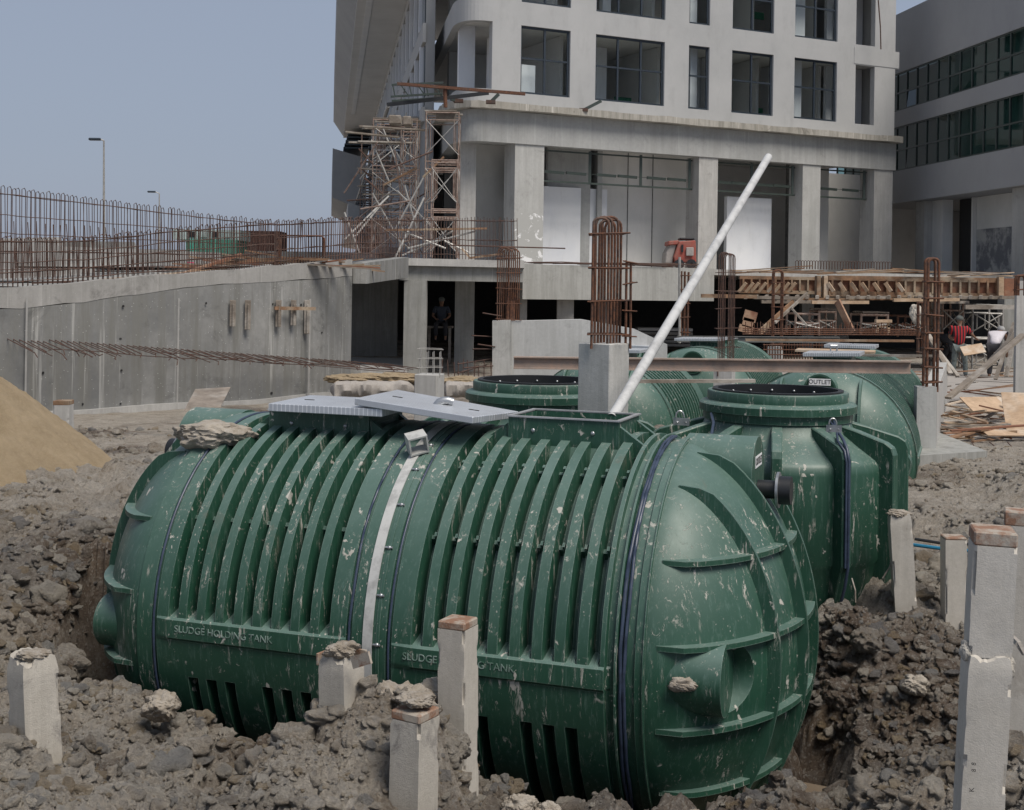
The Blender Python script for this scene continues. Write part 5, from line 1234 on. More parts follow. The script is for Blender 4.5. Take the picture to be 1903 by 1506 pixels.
for i, (a, b, lb_) in enumerate([((170, 522, 27), (420, 500, 28), 'thin pale lath lying low behind the mesh'), ((60, 526, 26.5), (330, 517, 27), 'rusty bar bundle lying at the foot of the mesh on the left'), ((280, 512, 28), (520, 497, 28.5), 'thin board under the timber heap on the ramp')]):
    tag(obj('timber_plank', MB().bar(P(*a), P(*b), .12, .04), (WOODL, RUST2, WOOD)[i]), lb_, 'plank')
# far site huts, net and street lamps
hut = empty('site_hut', P(380, 470, 62), 'green site container with pale panels behind the reinforcement mesh', 'site hut')
def pbox(name, px0, px1, py0, py1, D, dpt, mat, parent=None, bevel=0):
    a = P(px0, py1, D); b = P(px1, py0, D); return obj(name, MB().box2(a.x, b.x, D, D + dpt, a.z, b.z), mat, parent, bevel=bevel)
NETG = simple('green_netting', (.05, .30, .22), .8, 0, .4, 2, c2=(.14, .36, .28)); PALEG = simple('pale_panel', (.46, .56, .54), .7, 0, .3, 1)
pbox('container', 345, 440, 446, 474, 62, 2.4, NETG, hut); pbox('roof', 322, 447, 428, 445, 62.3, 2.4, PALEG, hut)
for x in (350, 372, 394, 416): pbox('window', x, x + 12, 431, 441, 62.25, .04, BLACKP if x % 4 else PALEG, hut)
hb = pbox('earth_bank', -200, 700, 470, 545, 64, 40, CONC_D); tag(hb, 'far pale fill bank beyond the ramp', kind='structure')
tag(pbox('rusty_skip', 440, 520, 430, 470, 66, 2, simple('rusty_red_steel', (.12, .05, .035), .8)), 'dull red steel skip right of the green hut', 'skip')
tag(pbox('pink_sack', 341, 358, 487, 496, 30.4, .5, simple('pink_plastic', (.55, .05, .14), .6), bevel=.08), 'small pink sack by the parapet', 'sack')
def lamp(px, ytop, D, lbl, side=-1):
    base = P(px, 520, D); t = empty('street_lamp', base, lbl, 'street lamp', 'street lamps beyond the ramp'); top = P(px, ytop + 3, D)
    obj('pole', MB().tube([base, top], .10, 8, r1=.05), SCAFW, t); e_ = P(px - 9, ytop - 1, D); a_ = obj('arm', MB().tube([top, e_], .045, 6), SCAFW, t)
    m = MB(); m.box((e_.x - .25, e_.y, e_.z - .04), (.75, .3, .16)); obj('lamp_head', m, FRAME, a_, bevel=.05)
lamp(193, 259, 80, 'taller street lamp with a single arm against the sky'); lamp(296, 357, 118, 'smaller distant street lamp just above the mesh')

# ================================================================ CAGES AND PIERS
def cage(lbl, px0, px1, ytop, ybot, D, nb, r, rows_, hook=True, mat=None, nd=2, rz=0, up=None):
    a = P(px0, ybot, D); b = P(px1, ytop, D); w = b.x - a.x; dpt = min(w, .32) if nd > 1 else .06; cx_ = (a.x + b.x) / 2; cy_ = D + dpt / 2
    t = empty('rebar_cage', (cx_, cy_, a.z), lbl, 'rebar cage', 'rebar cages standing on the piers'); rr = random.Random(int(px0)); mat = mat or RUST
    dxh = w * .52 if nb > 3 else w; zt = b.z; xs_ = [a.x + w * i / (nb - 1) for i in range(nb)]
    for i, x in enumerate(xs_):
        dz_ = rr.uniform(-.05, .03) * (w * 2); x2 = x + rr.uniform(-.012, .012)
        if hook:
            xl = a.x + (w - dxh) * i / max(nb - 1, 1); yl = D + dpt * i / max(nb - 1, 1); rad = dxh / 2; hz_ = min(rad, .09)
            pts = [Vector((xl, yl, a.z - .05)), Vector((xl + rr.uniform(-.006, .006), yl, zt + dz_ - hz_))]
            for k in range(1, 8):
                an = PI * k / 8; pts.append(Vector((xl + rad - rad * math.copysign(abs(math.cos(an)) ** .8, math.cos(an)), yl + .02 * k / 8, zt + dz_ - hz_ + hz_ * math.sin(an) ** .8)))
            pts += [Vector((xl + dxh, yl + .02, zt + dz_ - hz_)), Vector((xl + dxh, yl + .02, a.z - .05))]
            obj('bar', MB().tube(pts, r, 7), mat, t, smooth=60)
        else:
            for y in ((D, D + dpt) if nd > 1 else (D,)): obj('bar', MB().tube([Vector((x, y, a.z - .05)), Vector((x2, y, zt + dz_))], r, 6), mat, t)
    for k in range(rows_):
        z = a.z + .06 + (zt - a.z) * (.80 if hook else .9) * k / max(rows_ - 1, 1) + rr.uniform(-.015, .015); e = r + .004; s_ = rr.uniform(-.02, .02)
        pts = [(a.x - e - .02, D - e, z), (b.x + e + .03, D - e, z + s_), (b.x + e, D + dpt + e, z + s_), (a.x - e, D + dpt + e, z), (a.x - e, D - e - .02, z)]
        obj('stirrup', MB().tube(pts, r * .62, 5), mat, t)
    return t
def pier(lbl, px0, px1, pxm, ytop, D, zbot, mat, name='concrete_pier'):
    """square pier turned so that both faces px0-pxm and pxm-px1 show"""
    tl = (pxm - px0) / F * D; tr_ = (px1 - pxm) / F * D; m_ = P(pxm, ytop, D); s = math.hypot(tl, tr_) * .98
    an = math.atan2(tr_, tl) ; ux = Vector((-math.cos(an), math.sin(an))); uy = Vector((math.sin(an), math.cos(an)))
    A = Vector((m_.x, m_.y)); Bq = A + ux * (tl / max(math.cos(an), .05)); Cq = A + uy * (tr_ / max(math.sin(an), .05)); Dq = Bq + Cq - A
    mm = MB(); mm.prism([tuple(A), tuple(Cq), tuple(Dq), tuple(Bq)], zbot, m_.z); return mm, m_.z
# main pier with tall cage
m, z_ = pier('', 1077, 1175, 1133, 640, 9.5, -.2, CONC); PIERC = concrete('pier_concrete', (.38, .38, .36), (.50, .49, .47), 2.2, .4, speck=.3, stain_amt=.3)
tag(obj('concrete_pier', m, PIERC, bevel=.006), 'tall square concrete pier carrying the big hooked rebar cage', 'pier', 'concrete piers')
cage('tallest cage of thick rusty hooked bars, on the square pier behind the big tank', 1099, 1160, 404, 636, 9.56, 5, .0103, 4)
cage('lower rusty cage at the right edge of the square pier', 1163, 1174, 487, 636, 9.70, 2, .009, 4, hook=False)
# wall with stub
lw = empty('low_wall', P(1030, 700, 22), 'pale rough concrete wall with a sloping top in front of the basement', 'wall')
ppoly(22.0, [(950, 597), (1081, 594), (1180, 612), (1240, 640), (1240, 770), (950, 770)], .3, 'panel', concrete('pale_rough_wall', (.42, .42, .41), (.52, .52, .51), 1.5, .3, speck=.3, stain_amt=.3), lw)
ppoly(21.9, [(915, 597), (949.5, 595), (949.5, 770), (915, 770)], .45, 'end_pier', PIERC, lw)
cage('slim hooked cage on the end of the pale low wall', 924, 966, 460, 600, 22.0, 6, .011, 5)
tag(obj('steel_tube', MB().box2(*[P(941, 600, 22.2).x, P(957, 600, 22.2).x], 22.1, 22.25, P(0, 596, 22.1).z, P(0, 545, 22.1).z), RUST), 'rusty square tube inside the cage on the pale low wall', 'steel tube')
m, z_ = pier('', 769, 824, 812, 697, 16.0, -.3, CONC); tag(obj('concrete_pier', m, CONC, bevel=.01), 'short pale concrete stub with thin pale bars, behind the hatch covers', 'pier', 'concrete piers')
cage('thin cement splashed cage on the short stub behind the hatch covers', 779, 818, 652, 694, 16.1, 4, .006, 3, hook=False, mat=SCAFW)
m, z_ = pier('', 1328, 1372, 1360, 689, 15.5, -.2, CONC); tag(obj('concrete_pier', m, CONC), 'low pale pier foot under the dense cage behind the round tank', 'pier', 'concrete piers')
cage('dense dark cage of many hooked bars between the two ribbed tanks', 1334, 1373, 470, 692, 15.55, 5, .0065, 6, mat=RUST2)
m, z_ = pier('', 1429, 1461, 1450, 645, 30, -.2, CONC); tag(obj('concrete_pier', m, CONC), 'small pale stub under the narrow cage near the formwork', 'pier', 'concrete piers')
cage('narrow cage with one loop in front of the formwork', 1437, 1456, 502, 645, 30.1, 3, .017, 6)
cage('low cage half hidden behind the white pipe', 1266, 1280, 505, 622, 33, 3, .018, 5, hook=False)
tag(obj('thin_pole', MB().tube([P(1263, 478, 33), P(1263, 638, 33)], .035, 8), SCAFW), 'thin white pole beside the low cage', 'pole')
m, z_ = pier('', 1706, 1746, 1741, 720, 17.8, -.3, CONC); tag(obj('concrete_pier', m, concrete('cracked_pier', (.40, .40, .39), (.50, .50, .48), 2, .3)), 'pale pier at the corner of the debris slab right of the tanks', 'pier', 'concrete piers')
cage('tall orange rusty looped cage on the pier at the debris slab', 1722, 1746, 482, 722, 17.85, 2, .021, 7)
cage('thin bars beside the tall looped cage at the debris slab', 1707, 1716, 560, 660, 20, 2, .014, 5, hook=False)
cage('partly visible cage on the concrete column at the right edge', 1893, 1912, 512, 545, 26, 3, .02, 2)
# extra straight bars stuck out of the low wall's end
rb = random.Random(8)
for i, (a, b) in enumerate([((897, 582), (932, 588)), ((877, 624), (914, 626)), ((888, 640), (940, 648)), ((878, 649), (914, 649)), ((850, 677), (916, 667)), ((862, 684), (950, 678)), ((850, 694), (905, 678))]):
    tag(obj('reinforcing_bar', MB().tube([P(a[0], a[1], 21.6), P(b[0], b[1], 22.1)], .011, 5), RUST2), 'rusty bar sticking out to the left of the pale low wall', 'steel bar', 'bars beside the pale low wall')
for i in range(11):
    px = 822 + i * 10 + rb.uniform(-3, 3); tag(obj('reinforcing_bar', MB().tube([P(px, 700, 24), P(px + rb.uniform(-2, 2), 672 + rb.uniform(-6, 6), 24)], .010, 5), RUST2), 'short upright starter bar in front of the basement opening', 'steel bar', 'short starter bars by the basement')
# rough cast lump of concrete
def rough_beam(px0, px1, ytop, D, th, hgt, seed, lbl):
    a = P(px0, ytop, D); b = P(px1, ytop, D); m = MB(); nx_ = 60; nr_ = 14; v = []
    for i in range(nx_ + 1):
        t = i / nx_; c = a.lerp(b, t); sc_ = min(1, t * 9 + .35, (1 - t) * 9 + .35)
        for j in range(nr_):
            an = 2 * PI * j / nr_; sy = math.copysign(abs(math.cos(an)) ** .6, math.cos(an)); sz_ = math.copysign(abs(math.sin(an)) ** .6, math.sin(an))
            f = 1 + .22 * float(fbm(np.array(t * 9.0 + math.cos(an)), np.array(math.sin(an) * 1.5 + seed), seed, 4)); v.append((c.x, c.y + th / 2 * sy * f * sc_, c.z - hgt / 2 + hgt / 2 * sz_ * f * sc_))
    m.add(v, [(i * nr_ + j, i * nr_ + (j + 1) % nr_, (i + 1) * nr_ + (j + 1) % nr_, (i + 1) * nr_ + j) for i in range(nx_) for j in range(nr_)] + [tuple(range(nr_)), tuple(nx_ * nr_ + j for j in range(nr_))[::-1]])
    return tag(obj('concrete_lump', m, LUMPC, smooth=50), lbl, 'concrete lump')
LUMPC = clodmat('rough_concrete', (.26, .235, .21), (.36, .33, .30))
rough_beam(616, 772, 706, 19, .7, .26, 5, 'rough cast strip of concrete between the ramp wall and the short stub'); rough_beam(824, 912, 708, 19, .6, .24, 8, 'rough concrete strip right of the short stub')
for k, (px, py, r_, lb_) in enumerate([(668, 702, .26, 'pile of tan grit on the rough concrete strip near the ramp wall'), (745, 700, .24, 'pile of tan grit on the rough concrete strip beside the short stub'), (862, 706, .22, 'tan grit on the rough strip right of the short stub')]):
    tag(obj('grit_pile', lump(P(px, py + 4, 19.1), r_, 50 + k, sc=(1.8, .9, .34)), SAND, smooth=40, recalc=False), lb_, 'grit pile')
# leaning plywood and the small timber capped pile by the sand
m = MB(); v = [P(342, 764, 19.0), P(410, 757, 19.3), P(428, 722, 20.4), P(362, 726, 20.2)]; w = [p + Vector((.0, .03, .02)) for p in v]; m.add(v + w, [(0, 1, 2, 3), (7, 6, 5, 4), (0, 4, 5, 1), (1, 5, 6, 2), (2, 6, 7, 3), (3, 7, 4, 0)])
tag(obj('plywood_sheet', m, WOODG), 'warped grey plywood sheet leaning at the foot of the ramp wall', 'board')

# ================================================================ STEEL BEAM, PLANKS OVER THE TANKS
def ibeam(a, b, h, w, lbl, mat):
    a = Vector(a); b = Vector(b); m = MB(); t = .014; up_ = Vector((0, 0, 1)); m.bar(a + up_ * (h / 2), b + up_ * (h / 2), w, t); m.bar(a - up_ * (h / 2), b - up_ * (h / 2), w, t); m.bar(a, b, .012, h - t)
    return tag(obj('steel_beam', m, mat), lbl, 'steel beam')
BEAMR = steel_rust('flaky_beam_steel', (.40, .29, .23), (.31, .26, .225)); ibeam(P(955, 674, 13.4), P(1692, 683, 13.0), .115, .09, 'rusty steel I beam spanning across behind the square pier and the round tank', BEAMR)
tag(obj('timber_plank', MB().bar(P(1178, 709, 13.8), P(1402, 708, 13.9), .10, .035), WOODG), 'thin grey plank just below the rusty beam', 'plank')
tag(obj('timber_plank', MB().bar(P(1385, 632, 21), P(1698, 634, 20.8), .1, .035), WOOD), 'thin brown plank level above the OUTLET tank', 'plank')
tag(obj('timber_plank', MB().bar(P(1560, 660, 19), P(1740, 662, 18.6), .1, .03), WOODG), 'thin grey plank running right from the plywood board', 'plank')
ibeam(P(1258, 630, 29.5), P(1560, 632, 29), .12, .1, 'dull steel beam behind the farthest ribbed tank', simple('dull_steel', (.2, .2, .19), .6, .3))
# wall beside the OUTLET tank
m = MB(); a = Vector((5.78, 18.2)); a2_ = a + Vector((SP, CP)) * 9.5; px_ = Vector((CP, -SP)) * .22; m.prism([tuple(a), tuple(a + px_), tuple(a2_ + px_), tuple(a2_)], -.2, 1.02); tag(obj('side_wall', m, CONC), 'narrow concrete wall running back beside the OUTLET tank', 'wall')
m = MB(); a_ = P(1704, 848, 17.0); b_ = P(1835, 846, 17.6); m.prism([(a_.x, 17.0), (b_.x, 17.6), (b_.x + .1, 20), (a_.x, 19)], -.5, .27); tag(obj('footing_block', m, CONC_D), 'grey concrete footing block right of the OUTLET tank', 'footing')
# debris slab
m = MB(); m.prism([(6.05, 19.2), (9.2, 19.4), (16, 22), (26, 40), (7.6, 40), (6.1, 19.6)], -.4, .10); tag(obj('working_slab', m, concrete('dusty_slab', (.27, .245, .22), (.37, .345, .315), 1, .1, stain_amt=.5)), 'dusty concrete slab strewn with timber', kind='structure')
rb = random.Random(31)
for i in range(11):
    x = 6.3 + i * .27; z = .02; tag(obj('reinforcing_bar', MB().tube([(x, 19.15, .22), (x + rb.uniform(-.1, .15), 18.85, .20), (x + rb.uniform(-.15, .15), 18.75, -.06)], .009, 5), RUST2), 'short bent bar along the front edge of the dusty slab', 'steel bar', 'bent bars at the slab edge')
TONE = {'site_timber': 'brown', 'grey_timber': 'grey', 'pale_plywood': 'pale', 'red_formwork': 'reddish'}
def scrap(lbl, n_, box, Lr, wr, mats, group, zf, thick=.025, seed=1, az=(-.9, .9)):
    rr = random.Random(seed)
    for i in range(n_):
        x = rr.uniform(box[0], box[1]); y = rr.uniform(box[2], box[3]); L = rr.uniform(*Lr); an = rr.uniform(*az); z = zf + rr.uniform(0, .30) * rr.random() + .02
        d_ = Vector((math.cos(an), math.sin(an), rr.uniform(-.22, .22))) * L / 2; c = Vector((x, y, z + abs(d_.z)))
        tag(obj('timber_offcut', MB().bar(c - d_, c + d_, rr.uniform(*wr), thick), mats[i % len(mats)]), TONE[mats[i % len(mats)].name] + ' ' + lbl, 'timber', TONE[mats[i % len(mats)].name] + ' ' + group)
scrap('timber offcut strewn over the dusty slab', 110, (6.4, 9.8, 19.6, 24.5), (.3, 1.5), (.03, .12), (WOOD, WOODG, WOODL, WOODR), 'timber strewn on the slab', .10, seed=3)
scrap('timber offcut strewn farther back on the dusty slab', 40, (8.4, 14, 26, 36), (.5, 1.8), (.05, .15), (WOODG, WOOD, WOODR), 'timber strewn at the back of the slab', .10, seed=4)
for i, (px, py, D, w, h, r_, tl, lb_) in enumerate([(1830, 752, 22.5, .75, .45, .3, .5, 'pale plywood piece in the middle of the debris'), (1893, 770, 21, .45, .9, -.2, .8, 'upright pale plywood piece at the right edge'), (1880, 805, 20.4, .9, .25, .1, .25, 'broken plywood at the front right of the slab'), (1858, 745, 23.5, .7, .3, .9, .3, 'small plywood piece behind the pale one')]):
    c = P(px, py, D); tag(obj('plywood_board', MB().box(c, (w, h, .018), M=Matrix.Rotation(r_, 4, 'Z') @ Matrix.Rotation(tl, 4, 'X')), WOODL), lb_, 'board')
for i, (a, b, w, lb_) in enumerate([((1762, 740, 24), (1902, 622, 25.5), .14, 'long grey plank leaning up to the right past the workers'), ((1790, 724, 27), (1895, 612, 28), .10, 'second plank leaning up behind the long grey one'), ((1697, 575, 27), (1766, 695, 26), .12, 'plank leaning down to the right behind the looped cage'), ((1703, 600, 27.5), (1780, 700, 26.5), .1, 'second plank leaning down beside it behind the looped cage'), ((1870, 700, 29), (1892, 590, 29.5), .09, 'steep prop leaning beside the right column'), ((1850, 705, 29), (1885, 600, 29.8), .08, 'thin steep prop by the right column')]):
    tag(obj('timber_plank', MB().bar(P(*a), P(*b), w, .045), WOODG), lb_, 'plank')
tag(obj('paper_sack', lump(P(1703, 583, 26.8), .16, 77, sc=(.8, .5, 1.1)), simple('sack_cloth', (.55, .5, .43), .9), smooth=50, recalc=False), 'pale sack hanging at the top of the leaning planks', 'sack')
m = MB(); a = P(1890, 520, 27); b = P(1915, 520, 27); m.box2(a.x, b.x + .3, 27, 27.12, -.2, P(1890, 522, 27).z); tag(obj('concrete_column', m, CONC), 'pale concrete column at the right edge beyond the debris', 'column')
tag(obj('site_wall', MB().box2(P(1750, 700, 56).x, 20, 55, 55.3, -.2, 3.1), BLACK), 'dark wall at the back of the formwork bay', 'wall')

# ================================================================ CONCRETE PILES IN THE FOREGROUND
PSTAIN = concrete('pile_concrete_rough', (.36, .33, .28), (.46, .43, .38), 4.0, .2, stain=(.13, .12, .115), stain_amt=.75, bump=.006)
CAPM = simple('rusty_cap', (.22, .12, .075), .85, 0, .6, 9, bump=.004, c2=(.34, .30, .25), thr=(.42, .56))
def pile(lbl, base, top, s, ang, seed, mat=CONC_PILE, cap=.045, chip=.012, ring=None, capmat=CAPM, zb=-.6):
    base = Vector(base); top = Vector(top); ax = (top - base).normalized(); base = base - ax * (base.z - zb) / max(ax.z, .1)
    L = (top - base).length; yv = Vector((math.sin(ang), -math.cos(ang), 0)); yv = (yv - ax * yv.dot(ax)).normalized(); xv = yv.cross(ax)
    M = Matrix((xv, yv, ax)).transposed().to_4x4(); M.translation = base
    t = empty('concrete_pile', (base.x, base.y, base.z), lbl, 'pile', 'square concrete piles sticking out of the ground')
    rr = np.random.RandomState(seed); N = 12; K = int(L / .022); v = []
    for k in range(K + 1):
        z = (L - (cap or 0)) * k / K
        for side in range(4):
            for j in range(N):
                q = -1 + 2 * j / N; x, y = [(q, -1), (1, q), (-q, 1), (-1, -q)][side]; x *= s / 2; y *= s / 2
                e = 1 - min(1, (1 - abs(q)) * 6)
                X = np.array(x * 18 + seed * 3.7); Y = np.array(z * 11 + y * 18)
                nn = float(fbm(X, Y, seed, 4)); cc = max(0, float(fbm(np.array(z * 7.0 + side), np.array(seed * 1.3 + side + (q > 0)), seed + 2, 4)) - .12) * e * chip * 5
                topw = max(0, 1 - (L - z) / .05) * chip * .8 if not cap else 0
                f = 1 + (nn * .014 * chip / .012 - min(cc, .016) / (s / 2)) - topw / (s / 2) * (.5 + nn)
                v.append((x * f, y * f, z + (topw * (nn) * 4)))
    n_ = 4 * N; m = MB(); m.add(v, [(k * n_ + j, k * n_ + (j + 1) % n_, (k + 1) * n_ + (j + 1) % n_, (k + 1) * n_ + j) for k in range(K) for j in range(n_)])
    c = len(m.v); m.v.append((0, 0, L - (cap or 0) + (0 if cap else .01))); m.f += [(K * n_ + j, K * n_ + (j + 1) % n_, c) for j in range(n_)]; m.m += [0] * n_
    m.v = [tuple(M @ Vector(p)) for p in m.v]; obj('shaft', m, mat, t, smooth=32)
    if cap:
        m = MB(); e = s / 2 * 1.0; m.box((0, 0, L - cap / 2), (2 * e, 2 * e, cap)); m.v = [tuple(M @ Vector(p)) for p in m.v]; obj('pile_cap', m, capmat, t, bevel=.006)
    return t, M, L
def gz(px, D, ofs=0):
    p = P(px, 900, D); return p.x, float(terrain(np.array([p.x]), np.array([D]))[0]) + ofs
def P2(px, py, D): return P(px, py, D)
pile('leftmost pile, two rough stained faces showing, at the left edge', P(68, 1420, 5.3), P(60, 1222, 5.3), .15, math.radians(-45), 3, PSTAIN, 0, .02)  # all faces share one stained concrete
t_, M_, L_ = pile('pile with splintered brown wooden collar and crumbs of clay on top', P(638, 1450, 6.0), P(634, 1218, 6.0), .15, math.radians(-32), 5, PSTAIN, .0, .02)
m = MB(); 
for (cx_, cy_, w_, d_) in ((0, -.082, .17, .012), (.082, 0, .012, .15)): m.box((cx_, cy_, L_ - .012), (w_, d_, .055))
m.v = [tuple(M_ @ Vector(p)) for p in m.v]; obj('wooden_collar', m, CAPM, t_, bevel=.002)
obj('collar_splinter', MB().bar(P(655, 1232, 5.87), P(688, 1222, 5.8), .012, .055), CAPM, t_)
rb = random.Random(4)
me_ = lump(P(636, 1208, 5.98), .062, 66, sc=(1.1, 1.0, .55)); tag(obj('clay_crumbs', me_, CLODL, smooth=35, recalc=False), 'pale clay crumbs heaped on the pile with the wooden collar', 'clay lump')
t_, M_, L_ = pile('shorter front middle pile with rusty steel edge and clay on top', P(768, 1506, 5.6), P(772, 1316, 5.6), .152, math.radians(-31), 7, PSTAIN, .04, .02)
tag(obj('clay_crumbs', lump(P(772, 1300, 5.6), .065, 21, sc=(1.2, 1.0, .45)), CLODL, smooth=35, recalc=False), 'flat clay clod on the shorter front middle pile', 'clay lump')
pile('tallest middle pile, rusty square top, standing against the big tank', P(852, 1500, 6.5), P(851, 1150, 6.5), .15, math.radians(-26), 9, CONC_PILE, .04)
pile('plain grey pile right of the round tank, leaning slightly left', P(1686, 1212, 9.3), P(1671, 958, 9.3), .15, math.radians(-8), 11, CONC_PILE, 0, .014)
pile('upright grey pile behind the cracked one, brown stained top', P(1772, 1212, 9.2), P(1772, 996, 9.2), .148, math.radians(-4), 13, CONC_PILE, .018)
# big cracked pile: two pieces
t_, M_, L_ = pile('large cracked pile at the right with an orange cap, broken at mid height', P(1818, 1506, 4.75), P(1834, 1212, 4.72), .152, math.radians(-9), 15, CONC_PILE, 0, .02, zb=-.2)
tt, M2, L2 = pile('x', P(1834, 1225, 4.74), P(1846, 982, 4.72), .150, math.radians(-12), 16, CONC_PILE, .052, .02, zb=P(1834, 1215, 4.72).z)
for ch in [o for o in S.objects if o.parent == tt]:
    w_ = wmat(ch); ch.parent = t_; ch.matrix_local = wmat(t_).inverted() @ w_; ch.name = 'broken_upper_shaft' if ch.name.startswith('shaft') else 'pile_cap'
bpy.data.objects.remove(tt)
for i, (px, py, s_) in enumerate([(1851, 1228, .045), (1862, 1240, .05), (1858, 1262, .035), (1797, 1210, .03)]): obj('broken_chip', lump(P(px, py, 4.70), s_, 40 + i, sc=(.8, .6, 1.1)), PSTAIN, t_, smooth=40, recalc=False)
# stencil marks on the big pile
def mark(body, px, py, size, rot):
    p = P(px, py, 4.64); Mx = Matrix.Translation(p) @ Matrix.Rotation(math.radians(-9), 4, 'Z') @ Matrix.Rotation(PI / 2, 4, 'X') @ Matrix.Rotation(rot, 4, 'Z')
    text_mesh('stencil_mark', body, size, wmat(t_).inverted() @ Mx, BLACK, t_, .0005)
mark('8', 1810, 1420, .022, PI / 2); mark('8', 1810, 1432, .022, PI / 2); mark('K', 1806, 1468, .026, PI / 2)
pile('pile at the right edge with a brown cap, cut by the frame', P(1893, 1140, 6.4), P(1897, 948, 6.4), .152, math.radians(-20), 19, CONC_PILE, .07)
pile('small timber capped pile at the foot of the ramp wall by the sand', P(118, 790, 20.5), P(118, 744, 20.5), .25, 0, 21, CONC, .07, capmat=WOOD)
for px, py, D, r_, lb_ in ((1670, 954, 9.3, .07, 'dried clay crust on top of the plain grey pile by the round tank'), (62, 1216, 5.3, .055, 'clay clod on top of the leftmost pile')):
    tag(obj('clay_crust', lump(P(px, py, D), r_, int(px), sc=(1.1, 1.0, .35)), CLODL, smooth=35, recalc=False), lb_, 'clay lump')
# blue hose
tag(obj('blue_hose', MB().tube([P(1690, 1012, 10.0), P(1720, 1016, 9.9), P(1750, 1020, 9.8), P(1800, 1024, 9.7), P(1850, 1020, 9.7)], .014, 7), simple('blue_hose', (.03, .22, .38), .5)), 'pale blue hose lying behind the right hand piles', 'hose')
tag(obj('black_hose', MB().tube([P(1700, 1002, 10.1), P(1750, 1010, 10.0), P(1810, 1012, 9.9)], .012, 7), BLACKP), 'thin black hose just above the blue hose', 'hose')
for i, (a, b, lb_) in enumerate([((1640, 1075, 9.3), (1660, 1035, 9.35), 'thin dry twig leaning on the round tank foot'), ((1590, 1120, 9.0), (1583, 1075, 9.05), 'second dry twig in front of the round tank foot'), ((1905, 1215, 6), (1875, 1180, 6.2), 'grey stick at the right edge behind the cracked pile'), ((1708, 1245, 8), (1715, 1232, 8), 'short dry stalk on the dark mud')]):
    tag(obj('twig', MB().tube([P(*a), P((a[0] + b[0]) / 2 + 3, (a[1] + b[1]) / 2, a[2]), P(*b)], .006 if i != 2 else .016, 5), WOODG), lb_, 'twig')

# ================================================================ FORMWORK DECK
fw = empty('formwork_deck', P(1620, 545, 39), 'orange brown timber formwork edge of the podium with raking struts and ledgers', 'formwork')
DF = 38.6
def fpanel(px0, px1, y0, y1, D, name='panel', mat=WOODR, th=.05): a = P(px0, y1, D); b = P(px1, y0, D); return obj(name, MB().box2(a.x, b.x, D, D + th, a.z, b.z), mat, fw)
fpanel(1375, 1518, 519, 541, DF + .8); fpanel(1540, 1866, 521, 547, DF)
for px0, px1, y0, y1, D in ((1375, 1518, 515, 519, DF + .7), (1540, 1866, 517, 521, DF - .1), (1375, 1518, 541, 545, DF + .7), (1540, 1866, 546, 551, DF - .1)): fpanel(px0, px1, y0, y1, D, 'waling', WOOD, .2)
for px in list(range(1380, 1518, 15)): fpanel(px, px + 3.5, 519, 541, DF + .68, 'stud', WOOD, .1)
for px in list(range(1545, 1866, 17)): fpanel(px, px + 4, 521, 546, DF - .12, 'stud', WOOD, .1)
fpanel(1518, 1526, 513, 552, DF - .2, 'corner_board', WOOD, .3); fpanel(1531, 1539, 513, 555, DF - .2, 'corner_board', WOODL, .3); fpanel(1856, 1866, 515, 550, DF - .25, 'corner_board', WOODL, .2); fpanel(1866, 1890, 518, 556, DF + .3, 'panel', WOODR, .2)
rb = random.Random(2)
for i in range(8): x = 1371 + i * 13.5 + rb.uniform(-2, 2); obj('raking_strut', MB().bar(P(x, 543, DF + .45), P(x + 14, 526, DF + .35), .06, .09), WOODL, fw)
for i in range(7): x = 1538 + i * 21.5 + rb.uniform(-2, 2); obj('raking_strut', MB().bar(P(x, 526, DF - .2), P(x + 11, 542, DF - .3), .06, .10), WOODL, fw)
for px0, px1, y, th, mt, D in ((1303, 1406, 550, 7, WOOD, 36.8), (1400, 1488, 553, 6, WOODG, 37), (1415, 1560, 561, 6, WOODG, 37.5), (1508, 1614, 562, 6, WOODL, 37.3), (1575, 1650, 553, 5, WOODG, 38), (1660, 1782, 558, 6, WOODL, 37.3), (1700, 1890, 554, 6, WOODG, 37.8), (1793, 1888, 571, 8, WOODG, 36.5), (1745, 1800, 562, 5, WOODG, 37.6), (1450, 1700, 556, 4, WOOD, 38.4)):
    obj('ledger', MB().bar(P(px0, y, D), P(px1, y + rb.uniform(-1, 1.5), D), .14, th / F * D), mt, fw)
for i in range(26): px = 1385 + i * 19; obj('joist', MB().bar(P(px, 553, 37.4), P(px + 6, 549, 41), .08, .10), WOODG, fw)
a = P(1375, 547, DF + .9); b = P(1890, 547, DF + .9); obj('soffit', MB().box2(a.x, b.x, DF + .9, DF + 5, 2.36, 2.42), WOOD, fw)
for i in range(30):
    px = rb.uniform(1370, 1840); D = rb.uniform(38, 42); c = P(px, 515.5, D); c.z = 3.0 + rb.uniform(0, .12); L = rb.uniform(.5, 1.6); an = rb.uniform(-.5, .5); dv = Vector((math.cos(an), math.sin(an), rb.uniform(-.05, .09))) * L
    tag(obj('timber_offcut', MB().bar(c - dv, c + dv, .12, .03), (WOODL, WOOD, WOODG)[i % 3]), 'thin %s board lying on top of the formwork deck' % ('pale', 'brown', 'grey')[i % 3], 'timber', '%s boards on the formwork' % ('pale', 'brown', 'grey')[i % 3])
for i in range(34):
    px = 1478 + i * 5.2; c = P(px, 520, 40.5); c.z = 3.12; tag(obj('reinforcing_bar', MB().tube([c, c + Vector((0, 0, .24)), c + Vector((.05, 0, .27)), c + Vector((.10, 0, .24)), c + Vector((.10, 0, 0))], .012, 5), RUST2), 'small hooked bar standing in a row on the formwork', 'steel bar', 'hooked bars in a row on the formwork')
